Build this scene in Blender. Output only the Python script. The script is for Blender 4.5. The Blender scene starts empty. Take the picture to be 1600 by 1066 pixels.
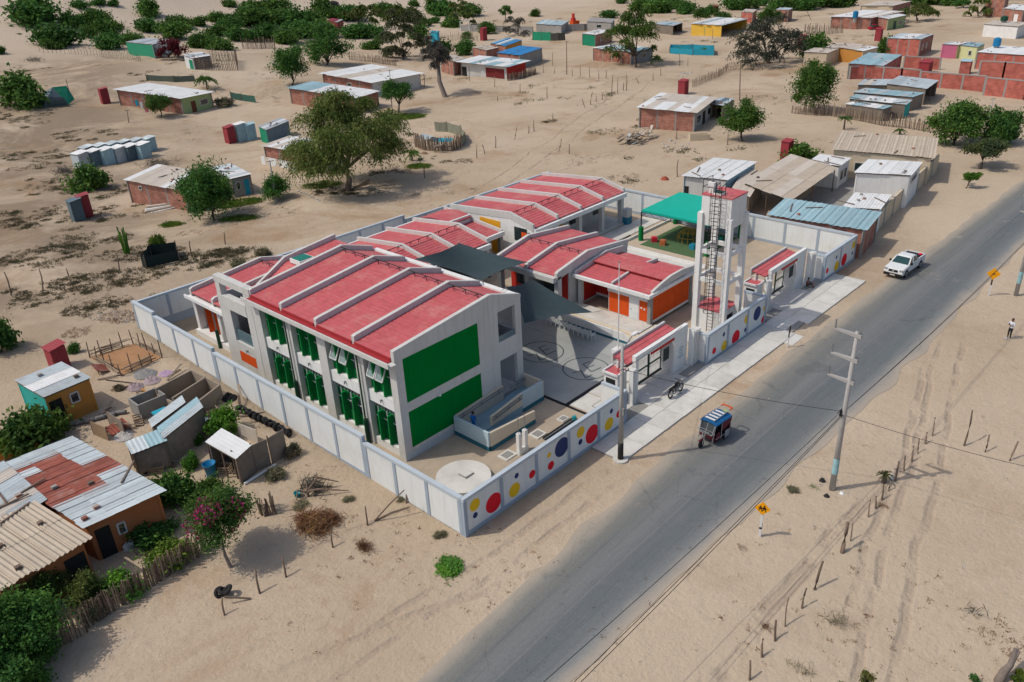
import bpy, bmesh, math, random
from mathutils import Vector, Matrix, noise
random.seed(7)
S = bpy.context.scene
COL = S.collection
R = math.radians

# ---------------------------------------------------------------- camera, sky, sun, exposure
FPX = 1279.16
PIT, ROL, YAW = R(26.738), R(-2.927), R(44.167)
_fw = Vector((math.cos(PIT)*math.cos(YAW), math.cos(PIT)*math.sin(YAW), -math.sin(PIT)))
_r0 = Vector((math.sin(YAW), -math.cos(YAW), 0)); _u0 = _r0.cross(_fw)
_rt = _r0*math.cos(ROL) + _u0*math.sin(ROL); _up = -_r0*math.sin(ROL) + _u0*math.cos(ROL)
CAM = Vector((-24.2, -27.96, 31.0))
cd = bpy.data.cameras.new('camera'); cam = bpy.data.objects.new('camera', cd); COL.objects.link(cam)
cd.sensor_width = 36; cd.lens = FPX/1600*36; cd.clip_start = .5; cd.clip_end = 6000
m3 = Matrix((_rt, _up, -_fw)).transposed()
cam.matrix_world = Matrix.Translation(CAM) @ m3.to_4x4()
S.camera = cam

SUN_AZ, SUN_EL = R(180-37), R(54)          # direction the light comes from, in the XY plane
W = bpy.data.worlds.new('World'); S.world = W; W.use_nodes = True
nt = W.node_tree; nt.nodes.clear()
sky = nt.nodes.new('ShaderNodeTexSky'); sky.sky_type = 'NISHITA'; sky.sun_disc = False
sky.sun_elevation = SUN_EL; sky.sun_rotation = R(90)-SUN_AZ
sky.dust_density = 2.6; sky.air_density = .9; sky.ozone_density = .35
bg = nt.nodes.new('ShaderNodeBackground'); bg.inputs[1].default_value = .135
wo = nt.nodes.new('ShaderNodeOutputWorld')
nt.links.new(sky.outputs[0], bg.inputs[0]); nt.links.new(bg.outputs[0], wo.inputs[0])
sd = bpy.data.lights.new('sun', 'SUN'); sd.energy = 2.45; sd.angle = R(.6); sd.color = (1, .93, .82)
so = bpy.data.objects.new('sun', sd); COL.objects.link(so)
so.rotation_euler = Vector((math.cos(SUN_AZ)*math.cos(SUN_EL), math.sin(SUN_AZ)*math.cos(SUN_EL), math.sin(SUN_EL))).to_track_quat('Z', 'Y').to_euler()
S.view_settings.view_transform = 'Standard'; S.view_settings.look = 'None'
S.view_settings.exposure = -0.02; S.view_settings.gamma = 1.0

# ---------------------------------------------------------------- terrain height and placing
def sm(a, b, x):
    t = min(1, max(0, (x-a)/(b-a))); return t*t*(3-2*t)
def terr(x, y):
    if .1 < x < 53.85 and .1 < y < 41.1-.026*x: return -.06
    h = 1.15*sm(6, 44, y)*(1-sm(-1, 26, x))
    d = 230*sm(190, 900, y)*(1-sm(120, 300, x-.12*(y-200)))
    d += 6*sm(95, 190, y)*(1-sm(60, 150, x))
    h += d
    rf = max(sm(3, 16, y), sm(-16, -30, y))
    if x > 53 and y > -3: rf = min(rf, max(sm(40, 60, y), sm(110, 130, x)))
    if rf > 0:
        far = rf*min(1, max(0, max(y-44, -2-x, x-56, -14-y)/14))
        if far > 0:
            h += far*(.42*noise.noise((x*.045, y*.045, 3.1))+.3*noise.noise((x*.13, y*.13, 7.7))+.12*noise.noise((x*.4, y*.4, 2.2)))
            if d > 2: h += min(d, 14)*.3*noise.noise((x*.018, y*.03, 1.3))
    return h
def ray(u, v): return _fw + _rt*((u-800)/FPX) - _up*((v-533)/FPX)
def gz(u, v, z=0):
    d = ray(u, v); return CAM + d*((z-CAM.z)/d.z)
def G(u, v, dz=0):
    "point of the terrain seen at photo pixel (u, v), plus dz"
    d = ray(u, v); t = 20.0; step = 1.0
    while t < 2500:
        p = CAM + d*t
        if p.z < terr(p.x, p.y)+dz:
            lo, hi = t-step, t
            for _ in range(24):
                m = (lo+hi)/2; p = CAM+d*m
                if p.z < terr(p.x, p.y)+dz: hi = m
                else: lo = m
            return CAM + d*hi
        step = 1.0 if t < 200 else 4.0
        t += step
    return CAM + d*2500
def onx(u, v, x): d = ray(u, v); return CAM + d*((x-CAM.x)/d.x)
def ony(u, v, y): d = ray(u, v); return CAM + d*((y-CAM.y)/d.y)
def depth(p): return (Vector(p)-CAM).dot(_fw)
def mpp(p): return depth(p)/FPX                 # metres per photo pixel at p

# ---------------------------------------------------------------- mesh building
class MB:
    def __init__(s): s.v = []; s.f = []; s.uv = None
    def box(s, x0, y0, z0, x1, y1, z1):
        n = len(s.v)
        s.v += [(x0,y0,z0),(x1,y0,z0),(x1,y1,z0),(x0,y1,z0),(x0,y0,z1),(x1,y0,z1),(x1,y1,z1),(x0,y1,z1)]
        s.f += [(n,n+3,n+2,n+1),(n+4,n+5,n+6,n+7),(n,n+1,n+5,n+4),(n+1,n+2,n+6,n+5),(n+2,n+3,n+7,n+6),(n+3,n,n+4,n+7)]
        return s
    def hexa(s, lo, hi):
        "eight corners: four low, four high, both anticlockwise"
        n = len(s.v); s.v += [tuple(p) for p in lo]+[tuple(p) for p in hi]
        s.f += [(n,n+3,n+2,n+1),(n+4,n+5,n+6,n+7),(n,n+1,n+5,n+4),(n+1,n+2,n+6,n+5),(n+2,n+3,n+7,n+6),(n+3,n,n+4,n+7)]
        return s
    def prism(s, poly, z0, z1):
        n = len(s.v); k = len(poly)
        s.v += [(p[0],p[1],z0) for p in poly]+[(p[0],p[1],z1) for p in poly]
        s.f.append(tuple(range(n+k-1, n-1, -1))); s.f.append(tuple(range(n+k, n+2*k)))
        for i in range(k): j = (i+1) % k; s.f.append((n+i, n+j, n+k+j, n+k+i))
        return s
    def extr(s, poly, off):
        "a planar 3D polygon thickened by the vector off"
        n = len(s.v); k = len(poly); off = Vector(off)
        s.v += [tuple(p) for p in poly]+[tuple(Vector(p)+off) for p in poly]
        s.f.append(tuple(range(n+k-1, n-1, -1))); s.f.append(tuple(range(n+k, n+2*k)))
        for i in range(k): j = (i+1) % k; s.f.append((n+i, n+j, n+k+j, n+k+i))
        return s
    def bar(s, a, b, w, h=None, up=(0,0,1)):
        h = w if h is None else h
        a = Vector(a); b = Vector(b); d = (b-a).normalized(); up = Vector(up)
        if abs(d.dot(up)) > .98: up = Vector((1,0,0))
        x = d.cross(up).normalized()*(w/2); y = x.cross(d).normalized()*(h/2)
        s.hexa([a-x-y, a+x-y, b+x-y, b-x-y], [a-x+y, a+x+y, b+x+y, b-x+y]); return s
    def cyl(s, a, b, r0, r1=None, n=8, cap=True):
        r1 = r0 if r1 is None else r1
        a = Vector(a); b = Vector(b); d = (b-a).normalized()
        x = d.orthogonal().normalized(); y = d.cross(x); k = len(s.v)
        for c, r in ((a, r0), (b, r1)):
            for i in range(n):
                t = 2*math.pi*i/n; s.v.append(tuple(c + x*(r*math.cos(t)) + y*(r*math.sin(t))))
        for i in range(n): j = (i+1) % n; s.f.append((k+i, k+j, k+n+j, k+n+i))
        if cap: s.f.append(tuple(range(k+n-1, k-1, -1))); s.f.append(tuple(range(k+n, k+2*n)))
        return s
    def path(s, pts, r, n=6, r1=None):
        "a tube along points, radius going from r to r1"
        pts = [Vector(p) for p in pts]; r1 = r if r1 is None else r1; k = len(s.v); m = len(pts)
        for q, p in enumerate(pts):
            d = (pts[min(q+1, m-1)]-pts[max(q-1, 0)]).normalized()
            ref = Vector((0,0,1)) if abs(d.z) < .9 else Vector((1,0,0))
            x = d.cross(ref).normalized(); y = d.cross(x); rr = r+(r1-r)*q/max(1, m-1)
            for i in range(n):
                t = 2*math.pi*i/n; s.v.append(tuple(p+x*(rr*math.cos(t))+y*(rr*math.sin(t))))
        for q in range(m-1):
            for i in range(n):
                j = (i+1) % n; s.f.append((k+q*n+i, k+q*n+j, k+(q+1)*n+j, k+(q+1)*n+i))
        s.f.append(tuple(range(k+n-1, k-1, -1))); s.f.append(tuple(range(k+(m-1)*n, k+m*n)))
        return s
    def grid(s, rows):
        "rows of points joined into quads"
        k = len(s.v); n = len(rows[0])
        for r in rows: s.v += [tuple(p) for p in r]
        for i in range(len(rows)-1):
            for j in range(n-1):
                s.f.append((k+i*n+j, k+i*n+j+1, k+(i+1)*n+j+1, k+(i+1)*n+j))
        return s
    def poly(s, pts):
        k = len(s.v); s.v += [tuple(p) for p in pts]; s.f.append(tuple(range(k, k+len(pts)))); return s
    def mesh(s, name, mat, smooth=False):
        me = bpy.data.meshes.new(name); me.from_pydata(s.v, [], s.f)
        if mat: me.materials.append(mat)
        if smooth: me.shade_smooth()
        return me
    def build(s, name, mat, parent=None, smooth=False, loc=None, rot=None):
        o = bpy.data.objects.new(name, s.mesh(name, mat, smooth)); COL.objects.link(o)
        if parent is not None: o.parent = parent
        if loc is not None: o.location = loc
        if rot is not None: o.rotation_euler = rot
        return o
def B(x0, y0, z0, x1, y1, z1): return MB().box(x0, y0, z0, x1, y1, z1)
def tag(o, label, cat, group=None):
    o['label'] = label; o['category'] = cat
    if group: o['group'] = group
    return o
def thing(name, label, cat, loc=(0,0,0), rz=0, group=None):
    o = bpy.data.objects.new(name, None); COL.objects.link(o); o.empty_display_size = .2
    o.location = loc; o.rotation_euler = (0,0,rz)
    return tag(o, label, cat, group)
def struct(o, kind='structure'): o['kind'] = kind; return o
KIDS = {}
def copytree(o, parent=None):
    c = o.copy(); COL.objects.link(c)
    if parent is not None: c.parent = parent
    for ch in o.children: copytree(ch, c)
    return c
def link(me, name, parent=None, loc=(0,0,0), rot=(0,0,0), sc=(1,1,1)):
    o = bpy.data.objects.new(name, me); COL.objects.link(o)
    o.location = loc; o.rotation_euler = rot; o.scale = sc
    if parent is not None: o.parent = parent
    return o

# ---------------------------------------------------------------- materials
MATS = {}
def lin(c):
    return tuple(((x/255)/12.92 if x/255 <= .04045 else ((x/255+.055)/1.055)**2.4) for x in c)
def mat(name, col, rough=.8, var=.12, scale=1.2, rnd=.06, bump=0., bscale=20., metal=0., spec=.3, stain=None, stain_amt=.5, stain_scale=.6, coords='Object', streak=0):
    if name in MATS: return MATS[name]
    m = bpy.data.materials.new(name); m.use_nodes = True; t = m.node_tree; N = t.nodes; L = t.links
    b = N['Principled BSDF']; b.inputs['Roughness'].default_value = rough; b.inputs['Metallic'].default_value = metal
    b.inputs['Specular IOR Level'].default_value = spec
    tc = N.new('ShaderNodeTexCoord'); oi = N.new('ShaderNodeObjectInfo')
    off = N.new('ShaderNodeVectorMath'); off.operation = 'MULTIPLY_ADD'; off.inputs[1].default_value = (1,1,1)
    sc = N.new('ShaderNodeVectorMath'); sc.operation = 'SCALE'; sc.inputs[0].default_value = (37.0, 17.0, 91.0)
    L.new(oi.outputs['Random'], sc.inputs['Scale'])
    L.new(tc.outputs[coords], off.inputs[0]); L.new(sc.outputs[0], off.inputs[2])
    n = N.new('ShaderNodeTexNoise'); n.inputs['Scale'].default_value = scale; n.inputs['Detail'].default_value = 8; n.inputs['Roughness'].default_value = .65
    L.new(off.outputs[0], n.inputs['Vector'])
    mr = N.new('ShaderNodeMapRange'); mr.inputs[1].default_value = .25; mr.inputs[2].default_value = .75
    mr.inputs[3].default_value = 1-var; mr.inputs[4].default_value = 1+var
    L.new(n.outputs[0], mr.inputs[0])
    rr = N.new('ShaderNodeMapRange'); rr.inputs[3].default_value = 1-rnd; rr.inputs[4].default_value = 1+rnd
    L.new(oi.outputs['Random'], rr.inputs[0])
    mu = N.new('ShaderNodeMath'); mu.operation = 'MULTIPLY'; L.new(mr.outputs[0], mu.inputs[0]); L.new(rr.outputs[0], mu.inputs[1])
    cm = N.new('ShaderNodeVectorMath'); cm.operation = 'SCALE'; L.new(mu.outputs[0], cm.inputs['Scale'])
    cm.inputs[0].default_value = col[:3]
    out = cm.outputs[0]
    if stain:
        n2 = N.new('ShaderNodeTexNoise'); n2.inputs['Scale'].default_value = stain_scale; n2.inputs['Detail'].default_value = 9; n2.inputs['Roughness'].default_value = .7
        L.new(off.outputs[0], n2.inputs['Vector'])
        r2 = N.new('ShaderNodeMapRange'); r2.inputs[1].default_value = .5; r2.inputs[2].default_value = .7; r2.inputs[4].default_value = stain_amt
        L.new(n2.outputs[0], r2.inputs[0])
        mx = N.new('ShaderNodeMix'); mx.data_type = 'RGBA'; L.new(r2.outputs[0], mx.inputs['Factor'])
        L.new(out, mx.inputs['A']); mx.inputs['B'].default_value = (*stain, 1); out = mx.outputs['Result']
    if streak:
        amt_, vec_, scol_, lo_, hi_ = streak if isinstance(streak, tuple) else (streak, (2.2,2.2,.16), (col[0]*.62,col[1]*.58,col[2]*.52), .5, .72)
        sv = N.new('ShaderNodeVectorMath'); sv.operation = 'MULTIPLY'; sv.inputs[1].default_value = vec_; L.new(off.outputs[0], sv.inputs[0])
        n3 = N.new('ShaderNodeTexNoise'); n3.inputs['Scale'].default_value = 1.6; n3.inputs['Detail'].default_value = 7; n3.inputs['Roughness'].default_value = .7; L.new(sv.outputs[0], n3.inputs['Vector'])
        r3 = N.new('ShaderNodeMapRange'); r3.inputs[1].default_value = lo_; r3.inputs[2].default_value = hi_; r3.inputs[4].default_value = amt_; L.new(n3.outputs[0], r3.inputs[0])
        m3_ = N.new('ShaderNodeMix'); m3_.data_type = 'RGBA'; L.new(r3.outputs[0], m3_.inputs['Factor']); L.new(out, m3_.inputs['A']); m3_.inputs['B'].default_value = (*scol_, 1); out = m3_.outputs['Result']
    L.new(out, b.inputs['Base Color'])
    if bump:
        nb = N.new('ShaderNodeTexNoise'); nb.inputs['Scale'].default_value = bscale; nb.inputs['Detail'].default_value = 5
        L.new(off.outputs[0], nb.inputs['Vector'])
        bp = N.new('ShaderNodeBump'); bp.inputs['Strength'].default_value = bump; bp.inputs['Distance'].default_value = .05
        L.new(nb.outputs[0], bp.inputs['Height']); L.new(bp.outputs[0], b.inputs['Normal'])
    MATS[name] = m; return m
def brickmat(name, c1, c2, mortar, scale=1.0, bw=.5, rh=.25):
    if name in MATS: return MATS[name]
    m = bpy.data.materials.new(name); m.use_nodes = True; t = m.node_tree; N = t.nodes; L = t.links
    b = N['Principled BSDF']; b.inputs['Roughness'].default_value = .9; b.inputs['Specular IOR Level'].default_value = .1
    tc = N.new('ShaderNodeTexCoord'); sep = N.new('ShaderNodeSeparateXYZ'); ge = N.new('ShaderNodeNewGeometry')
    L.new(ge.outputs['Position'], sep.inputs[0])
    ad = N.new('ShaderNodeMath'); ad.operation = 'ADD'; L.new(sep.outputs[0], ad.inputs[0]); L.new(sep.outputs[1], ad.inputs[1])
    cb = N.new('ShaderNodeCombineXYZ'); L.new(ad.outputs[0], cb.inputs[0]); L.new(sep.outputs[2], cb.inputs[1])
    br = N.new('ShaderNodeTexBrick'); br.inputs['Color1'].default_value = (*c1,1); br.inputs['Color2'].default_value = (*c2,1); br.inputs['Mortar'].default_value = (*mortar,1)
    br.inputs['Scale'].default_value = scale; br.inputs['Mortar Size'].default_value = .02; br.inputs['Brick Width'].default_value = bw; br.inputs['Row Height'].default_value = rh
    br.inputs['Bias'].default_value = 0
    L.new(cb.outputs[0], br.inputs['Vector'])
    n = N.new('ShaderNodeTexNoise'); n.inputs['Scale'].default_value = .9; n.inputs['Detail'].default_value = 8; L.new(ge.outputs['Position'], n.inputs['Vector'])
    mr = N.new('ShaderNodeMapRange'); mr.inputs[1].default_value = .3; mr.inputs[2].default_value = .7; mr.inputs[3].default_value = .72; mr.inputs[4].default_value = 1.2
    L.new(n.outputs[0], mr.inputs[0])
    cm = N.new('ShaderNodeVectorMath'); cm.operation = 'SCALE'; L.new(br.outputs[0], cm.inputs[0]); L.new(mr.outputs[0], cm.inputs['Scale'])
    L.new(cm.outputs[0], b.inputs['Base Color'])
    bp = N.new('ShaderNodeBump'); bp.inputs['Strength'].default_value = .5; bp.inputs['Distance'].default_value = .02; bp.invert = True
    L.new(br.outputs['Fac'], bp.inputs['Height']); L.new(bp.outputs[0], b.inputs['Normal'])
    MATS[name] = m; return m
def leafmat(name, col, var=.35, dry=None):
    if name in MATS: return MATS[name]
    m = bpy.data.materials.new(name); m.use_nodes = True; t = m.node_tree; N = t.nodes; L = t.links
    b = N['Principled BSDF']; b.inputs['Roughness'].default_value = .7; b.inputs['Specular IOR Level'].default_value = .15
    oi = N.new('ShaderNodeObjectInfo'); ge = N.new('ShaderNodeNewGeometry'); 
    ri = N.new('ShaderNodeMapRange'); ri.inputs[3].default_value = 1-var; ri.inputs[4].default_value = 1+var
    L.new(ge.outputs['Random Per Island'], ri.inputs[0])
    ro = N.new('ShaderNodeMapRange'); ro.inputs[3].default_value = .8; ro.inputs[4].default_value = 1.2
    L.new(oi.outputs['Random'], ro.inputs[0])
    mu = N.new('ShaderNodeMath'); mu.operation = 'MULTIPLY'; L.new(ri.outputs[0], mu.inputs[0]); L.new(ro.outputs[0], mu.inputs[1])
    n = N.new('ShaderNodeTexNoise'); n.inputs['Scale'].default_value = .7; n.inputs['Detail'].default_value = 3; L.new(ge.outputs['Position'], n.inputs['Vector'])
    mx = N.new('ShaderNodeMix'); mx.data_type = 'RGBA'; mx.inputs['A'].default_value = (*col,1)
    d = dry or (col[0]*1.7, col[1]*1.35, col[2]*.9); mx.inputs['B'].default_value = (*d,1)
    r2 = N.new('ShaderNodeMapRange'); r2.inputs[1].default_value = .42; r2.inputs[2].default_value = .68; L.new(n.outputs[0], r2.inputs[0]); L.new(r2.outputs[0], mx.inputs['Factor'])
    cm = N.new('ShaderNodeVectorMath'); cm.operation = 'SCALE'; L.new(mx.outputs['Result'], cm.inputs[0]); L.new(mu.outputs[0], cm.inputs['Scale'])
    L.new(cm.outputs[0], b.inputs['Base Color'])
    b.inputs['Subsurface Weight'].default_value = 0
    tr = N.new('ShaderNodeBsdfTranslucent'); L.new(cm.outputs[0], tr.inputs[0])
    ms = N.new('ShaderNodeMixShader'); ms.inputs[0].default_value = .32
    L.new(b.outputs[0], ms.inputs[1]); L.new(tr.outputs[0], ms.inputs[2]); L.new(ms.outputs[0], N['Material Output'].inputs[0])
    MATS[name] = m; return m
def glassmat(name, col, rough=.08):
    if name in MATS: return MATS[name]
    m = bpy.data.materials.new(name); m.use_nodes = True; b = m.node_tree.nodes['Principled BSDF']
    b.inputs['Base Color'].default_value = (*col,1); b.inputs['Roughness'].default_value = rough; b.inputs['Specular IOR Level'].default_value = .8
    MATS[name] = m; return m

WHITE = mat('white_plaster', (.72,.725,.71), .85, .05, .8, .02, .15, 30, stain=(.50,.49,.46), stain_amt=.35, stain_scale=.5, streak=.35)
OFFW = mat('grey_white_concrete', (.54,.54,.52), .88, .09, .9, .02, .2, 25, stain=(.36,.35,.33), stain_amt=.45, stain_scale=.45, streak=.4)
PANELW = mat('white_wall_panel', (.66,.69,.69), .85, .035, .7, .02, .12, 30, stain=(.50,.48,.44), stain_amt=.3, stain_scale=.4, streak=.28)
BLUEG = mat('blue_grey_paint', (.31,.37,.44), .8, .07, 1.2, .02, .12, 30)
BLUEL = mat('light_blue_paint', (.43,.49,.54), .8, .07, 1., .02, .12, 30)
REDROOF = mat('red_roof_sheet', (.47,.105,.115), .7, .18, 1.8, .05, .12, 12, spec=.2, stain=(.53,.235,.20), stain_amt=.7, stain_scale=.42, streak=(.55,(5,.3,5),(.62,.30,.29),.60,.68))
REDROOFX = mat('red_roof_sheet_cross', (.47,.105,.115), .7, .18, 1.8, .05, .12, 12, spec=.2, stain=(.53,.235,.20), stain_amt=.7, stain_scale=.42, streak=(.55,(.3,5,5),(.62,.30,.29),.60,.68))
REDDARK = mat('dark_red_trim', (.33,.03,.035), .6, .08, 1.2, .03)
GREEN = mat('deep_green_paint', (.0,.165,.028), .85, .1, 1.1, .01, spec=.03, streak=.3)
GREENF = mat('green_fin_paint', (.006,.185,.045), .7, .12, 1.5, .08, spec=.1)
GREEND = mat('dark_green_metal', (.012,.06,.035), .5, .1, 2)
ORANGE = mat('orange_red_paint', (.62,.085,.015), .8, .1, 1.4, .03, spec=.1, streak=.25)
REDP = mat('red_paint', (.50,.03,.02), .7, .05, 1, .02)
YELLOWW = mat('amber_yellow_paint', (.72,.34,.02), .7, .05, 1, .02)
TEALB = mat('teal_base_paint', (.02,.12,.17), .7, .08, 1.2, .02)
CREAM = mat('cream_paint', (.60,.52,.40), .75, .06, 1, .02)
DOTR = mat('dot_red', (.66,.006,.02), .8, .05, 2, .02)
DOTY = mat('dot_yellow', (.72,.46,.01), .6, .05, 2, .02)
DOTB = mat('dot_blue', (.012,.03,.13), .6, .05, 2, .02)
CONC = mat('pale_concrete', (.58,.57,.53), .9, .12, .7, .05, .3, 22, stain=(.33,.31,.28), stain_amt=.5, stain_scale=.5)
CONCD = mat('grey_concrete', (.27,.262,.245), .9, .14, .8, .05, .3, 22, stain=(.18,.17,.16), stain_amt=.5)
COURT = mat('court_concrete', (.36,.37,.355), .85, .10, .35, .02, .2, 18, stain=(.27,.29,.29), stain_amt=.6, stain_scale=.25)
LINE = mat('court_line_paint', (.035,.07,.065), .75, .1, 3)
GLASS = glassmat('dark_window_glass', (.02,.032,.035))
DARK = mat('dark_interior', (.018,.018,.018), .9, .1, 2)
BLACK = mat('black_metal', (.012,.012,.013), .5, .1, 3)
STEEL = mat('grey_steel', (.22,.23,.24), .5, .1, 3, metal=.3)
SAIL = mat('dark_shade_cloth', (.034,.056,.063), .9, .16, 1.5, .03, .35, 5)
TEALC = mat('turquoise_canopy', (.0,.33,.25), .7, .08, .8, .02, .15, 6)
WOOD = mat('weathered_wood', (.16,.115,.085), .9, .25, 5, .25, .4, 30)
WOODL = mat('pale_wood', (.30,.235,.17), .9, .2, 4, .2, .3, 30)
TIN = mat('tin_sheet', (.47,.53,.55), .55, .1, 1.3, .16, .05, 8, metal=.1, stain=(.27,.24,.21), stain_amt=.45, stain_scale=.7)
TINB = mat('blue_tin_sheet', (.30,.46,.51), .55, .1, 1.3, .1, .05, 8, metal=.05, stain=(.33,.38,.38), stain_amt=.5, stain_scale=.8)
TINW = mat('white_sheet_roof', (.70,.71,.70), .6, .06, 1., .05, .05, 8, stain=(.45,.43,.40), stain_amt=.35, stain_scale=.6)
RUST = mat('rusty_sheet', (.26,.075,.052), .8, .3, 1.6, .2, .1, 10, stain=(.36,.30,.27), stain_amt=.6, stain_scale=.5)
ETER = mat('beige_fibre_cement', (.47,.40,.315), .85, .1, .9, .05, .1, 10, stain=(.33,.28,.23), stain_amt=.5, stain_scale=.6)
CANE = mat('pale_roof_board', (.52,.465,.40), .85, .07, .8, .05, .1, 10, stain=(.40,.35,.29), stain_amt=.45, stain_scale=.5)
BRICK = brickmat('red_brick', (.32,.12,.085), (.40,.17,.12), (.34,.28,.24))
BRICKR = brickmat('bright_red_brick', (.40,.085,.065), (.45,.12,.09), (.40,.27,.23))
REDTIN = mat('red_painted_tin', (.27,.035,.045), .6, .14, 2, .12)
# ---------------------------------------------------------------- ground
def sandmat():
    m = bpy.data.materials.new('sand'); m.use_nodes = True; t = m.node_tree; N = t.nodes; L = t.links
    b = N['Principled BSDF']; b.inputs['Roughness'].default_value = .95; b.inputs['Specular IOR Level'].default_value = .08
    ge = N.new('ShaderNodeNewGeometry'); P = ge.outputs['Position']
    def nz(scale, det=8, rough=.6, dist=0):
        n = N.new('ShaderNodeTexNoise'); n.inputs['Scale'].default_value = scale; n.inputs['Detail'].default_value = det
        n.inputs['Roughness'].default_value = rough; n.inputs['Distortion'].default_value = dist; L.new(P, n.inputs['Vector']); return n.outputs[0]
    def mrg(i, a, b_, c=0, d=1):
        r = N.new('ShaderNodeMapRange'); r.inputs[1].default_value = a; r.inputs[2].default_value = b_; r.inputs[3].default_value = c; r.inputs[4].default_value = d; L.new(i, r.inputs[0]); return r.outputs[0]
    def mix(f, A, B_):
        x = N.new('ShaderNodeMix'); x.data_type = 'RGBA'; L.new(f, x.inputs['Factor'])
        for s_, v in (('A', A), ('B', B_)):
            if isinstance(v, tuple): x.inputs[s_].default_value = (*v, 1)
            else: L.new(v, x.inputs[s_])
        return x.outputs['Result']
    def math_(op, a, b_=None):
        x = N.new('ShaderNodeMath'); x.operation = op
        for i, v in enumerate((a, b_)):
            if v is None: continue
            if isinstance(v, (int, float)): x.inputs[i].default_value = v
            else: L.new(v, x.inputs[i])
        return x.outputs[0]
    c = mix(mrg(nz(.05, 6, .6), .35, .65), (0.393,0.309,0.218), (0.483,0.392,0.294))
    c = mix(mrg(nz(.35, 9, .7), .52, .75, 0, .55), c, (0.350,0.244,0.154))
    c = mix(mrg(nz(.11, 9, .75, .6), .55, .70, 0, .65), c, (0.322,0.198,0.111))
    c = mix(mrg(nz(1.1, 9, .75), .54, .70, 0, .38), c, (0.284,0.217,0.163))
    c = mix(mrg(nz(2.8, 8, .78), .56, .72, 0, .5), c, (0.255,0.194,0.145))
    c = mix(mrg(nz(1.9, 9, .75), .57, .70, 0, .35), c, (0.539,0.447,0.354))
    c = mix(mrg(nz(7, 6, .7), .66, .74, 0, .55), c, (0.189,0.142,0.111))
    c = mix(mrg(nz(.02, 4, .5), .5, .62, 0, .5), c, (0.501,0.416,0.312))
    # the uncleared slope on the left carries dark humus between the scrub
    ve = N.new('ShaderNodeSeparateXYZ'); L.new(P, ve.inputs[0])
    slope = math_('MULTIPLY', mrg(math_('SUBTRACT', ve.outputs[0], math_('MULTIPLY', ve.outputs[1], .42)), 4, -22), math_('MULTIPLY', mrg(ve.outputs[1], 38, 60), mrg(ve.outputs[1], 190, 230, 1, 0)))
    c = mix(math_('MULTIPLY', slope, mrg(nz(.09, 10, .72, .8), .37, .55, 0, .85)), c, (0.222,0.171,0.121))
    c = mix(math_('MULTIPLY', mrg(ve.outputs[1], 41, 52), math_('MULTIPLY', mrg(ve.outputs[1], 150, 200, 1, 0), mrg(nz(.055, 10, .74, .9), .52, .66, 0, .75))), c, (.285,.185,.105))
    c = mix(mrg(ve.outputs[1], 195, 240, 0, .7), c, (0.501,0.418,0.335))
    c = mix(mrg(nz(.03, 9, .7, .5), .60, .70, 0, .5), c, (0.312,0.226,0.154))
    # wheel ruts: straight pairs in the sand beside the road, pressed into the relief
    sx = N.new('ShaderNodeSeparateXYZ'); L.new(P, sx.inputs[0]); wob = mrg(nz(.06, 3), .3, .7, -.6, .6)
    ruts = None
    for (u0, v0, u1, v1, off) in ((1395,1040,1500,560,0),(1338,1040,1462,560,0),(1100,1066,1330,800,0),(1118,1066,1345,800,0),(1000,800,1330,560,0),(985,830,1300,590,0),(620,960,900,770,0),(640,985,900,800,0),(1440,450,1600,330,0),(1290,1066,1440,600,0),(560,1000,800,900,0),(1000,660,1240,520,0),(430,880,900,700,0),(700,330,1000,120,0),(720,340,1020,130,0),(900,260,1300,120,0)):
        p, q = gz(u0, v0), gz(u1, v1); d = (q-p).normalized(); nx, ny = -d.y, d.x; k = nx*p.x+ny*p.y
        e = math_('SUBTRACT', math_('ADD', math_('MULTIPLY', sx.outputs[0], nx), math_('MULTIPLY', sx.outputs[1], ny)), k)
        e = math_('ABSOLUTE', math_('ADD', e, wob)); r = mrg(e, .12, .3, 1, 0)
        al = math_('ADD', math_('MULTIPLY', sx.outputs[0], d.x), math_('MULTIPLY', sx.outputs[1], d.y))
        a0 = d.x*p.x+d.y*p.y; a1 = d.x*q.x+d.y*q.y
        r = math_('MULTIPLY', r, math_('MULTIPLY', mrg(al, a0-6, a0, 0, 1), mrg(al, a1, a1+6, 1, 0)))
        ruts = r if ruts is None else math_('MAXIMUM', ruts, r)
    rutn = math_('MULTIPLY', ruts, mrg(nz(.4, 4), .4, .55))
    c = mix(math_('MULTIPLY', rutn, .5), c, (0.322,0.249,0.190))
    L.new(c, b.inputs['Base Color'])
    h = math_('ADD', math_('MULTIPLY', nz(1.3, 8, .6), .5), math_('MULTIPLY', nz(4.2, 6, .68), .36))
    h = math_('SUBTRACT', h, math_('MULTIPLY', rutn, .4))
    bp = N.new('ShaderNodeBump'); bp.inputs['Strength'].default_value = .8; bp.inputs['Distance'].default_value = .28
    L.new(h, bp.inputs['Height']); L.new(bp.outputs[0], b.inputs['Normal'])
    return m
SAND = sandmat()
def axis(lo, n0, n1, hi, st, extra=()):
    a = []; x = n0
    while x < n1: a.append(x); x += st
    s_ = st; x = n1
    while x < hi: a.append(x); s_ *= 1.07; x += s_
    a.append(hi); s_ = st; x = n0
    while x > lo: s_ *= 1.09; x -= s_; a.append(x)
    return sorted(set([q for q in a if all(abs(q-e) > .5 for e in extra)]+list(extra)))
xs = axis(-500, -45, 130, 2600, 1.4, (.05, .18, 53.78, 53.95))
ys = axis(-600, -45, 130, 2600, 1.4, (.05, .18, 39.6, 41.2))
mb = MB(); mb.grid([[(x, y, terr(x, y)) for x in xs] for y in ys])
mb.f = [f for f in mb.f]
ground = struct(mb.build('ground', SAND, smooth=True))

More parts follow.
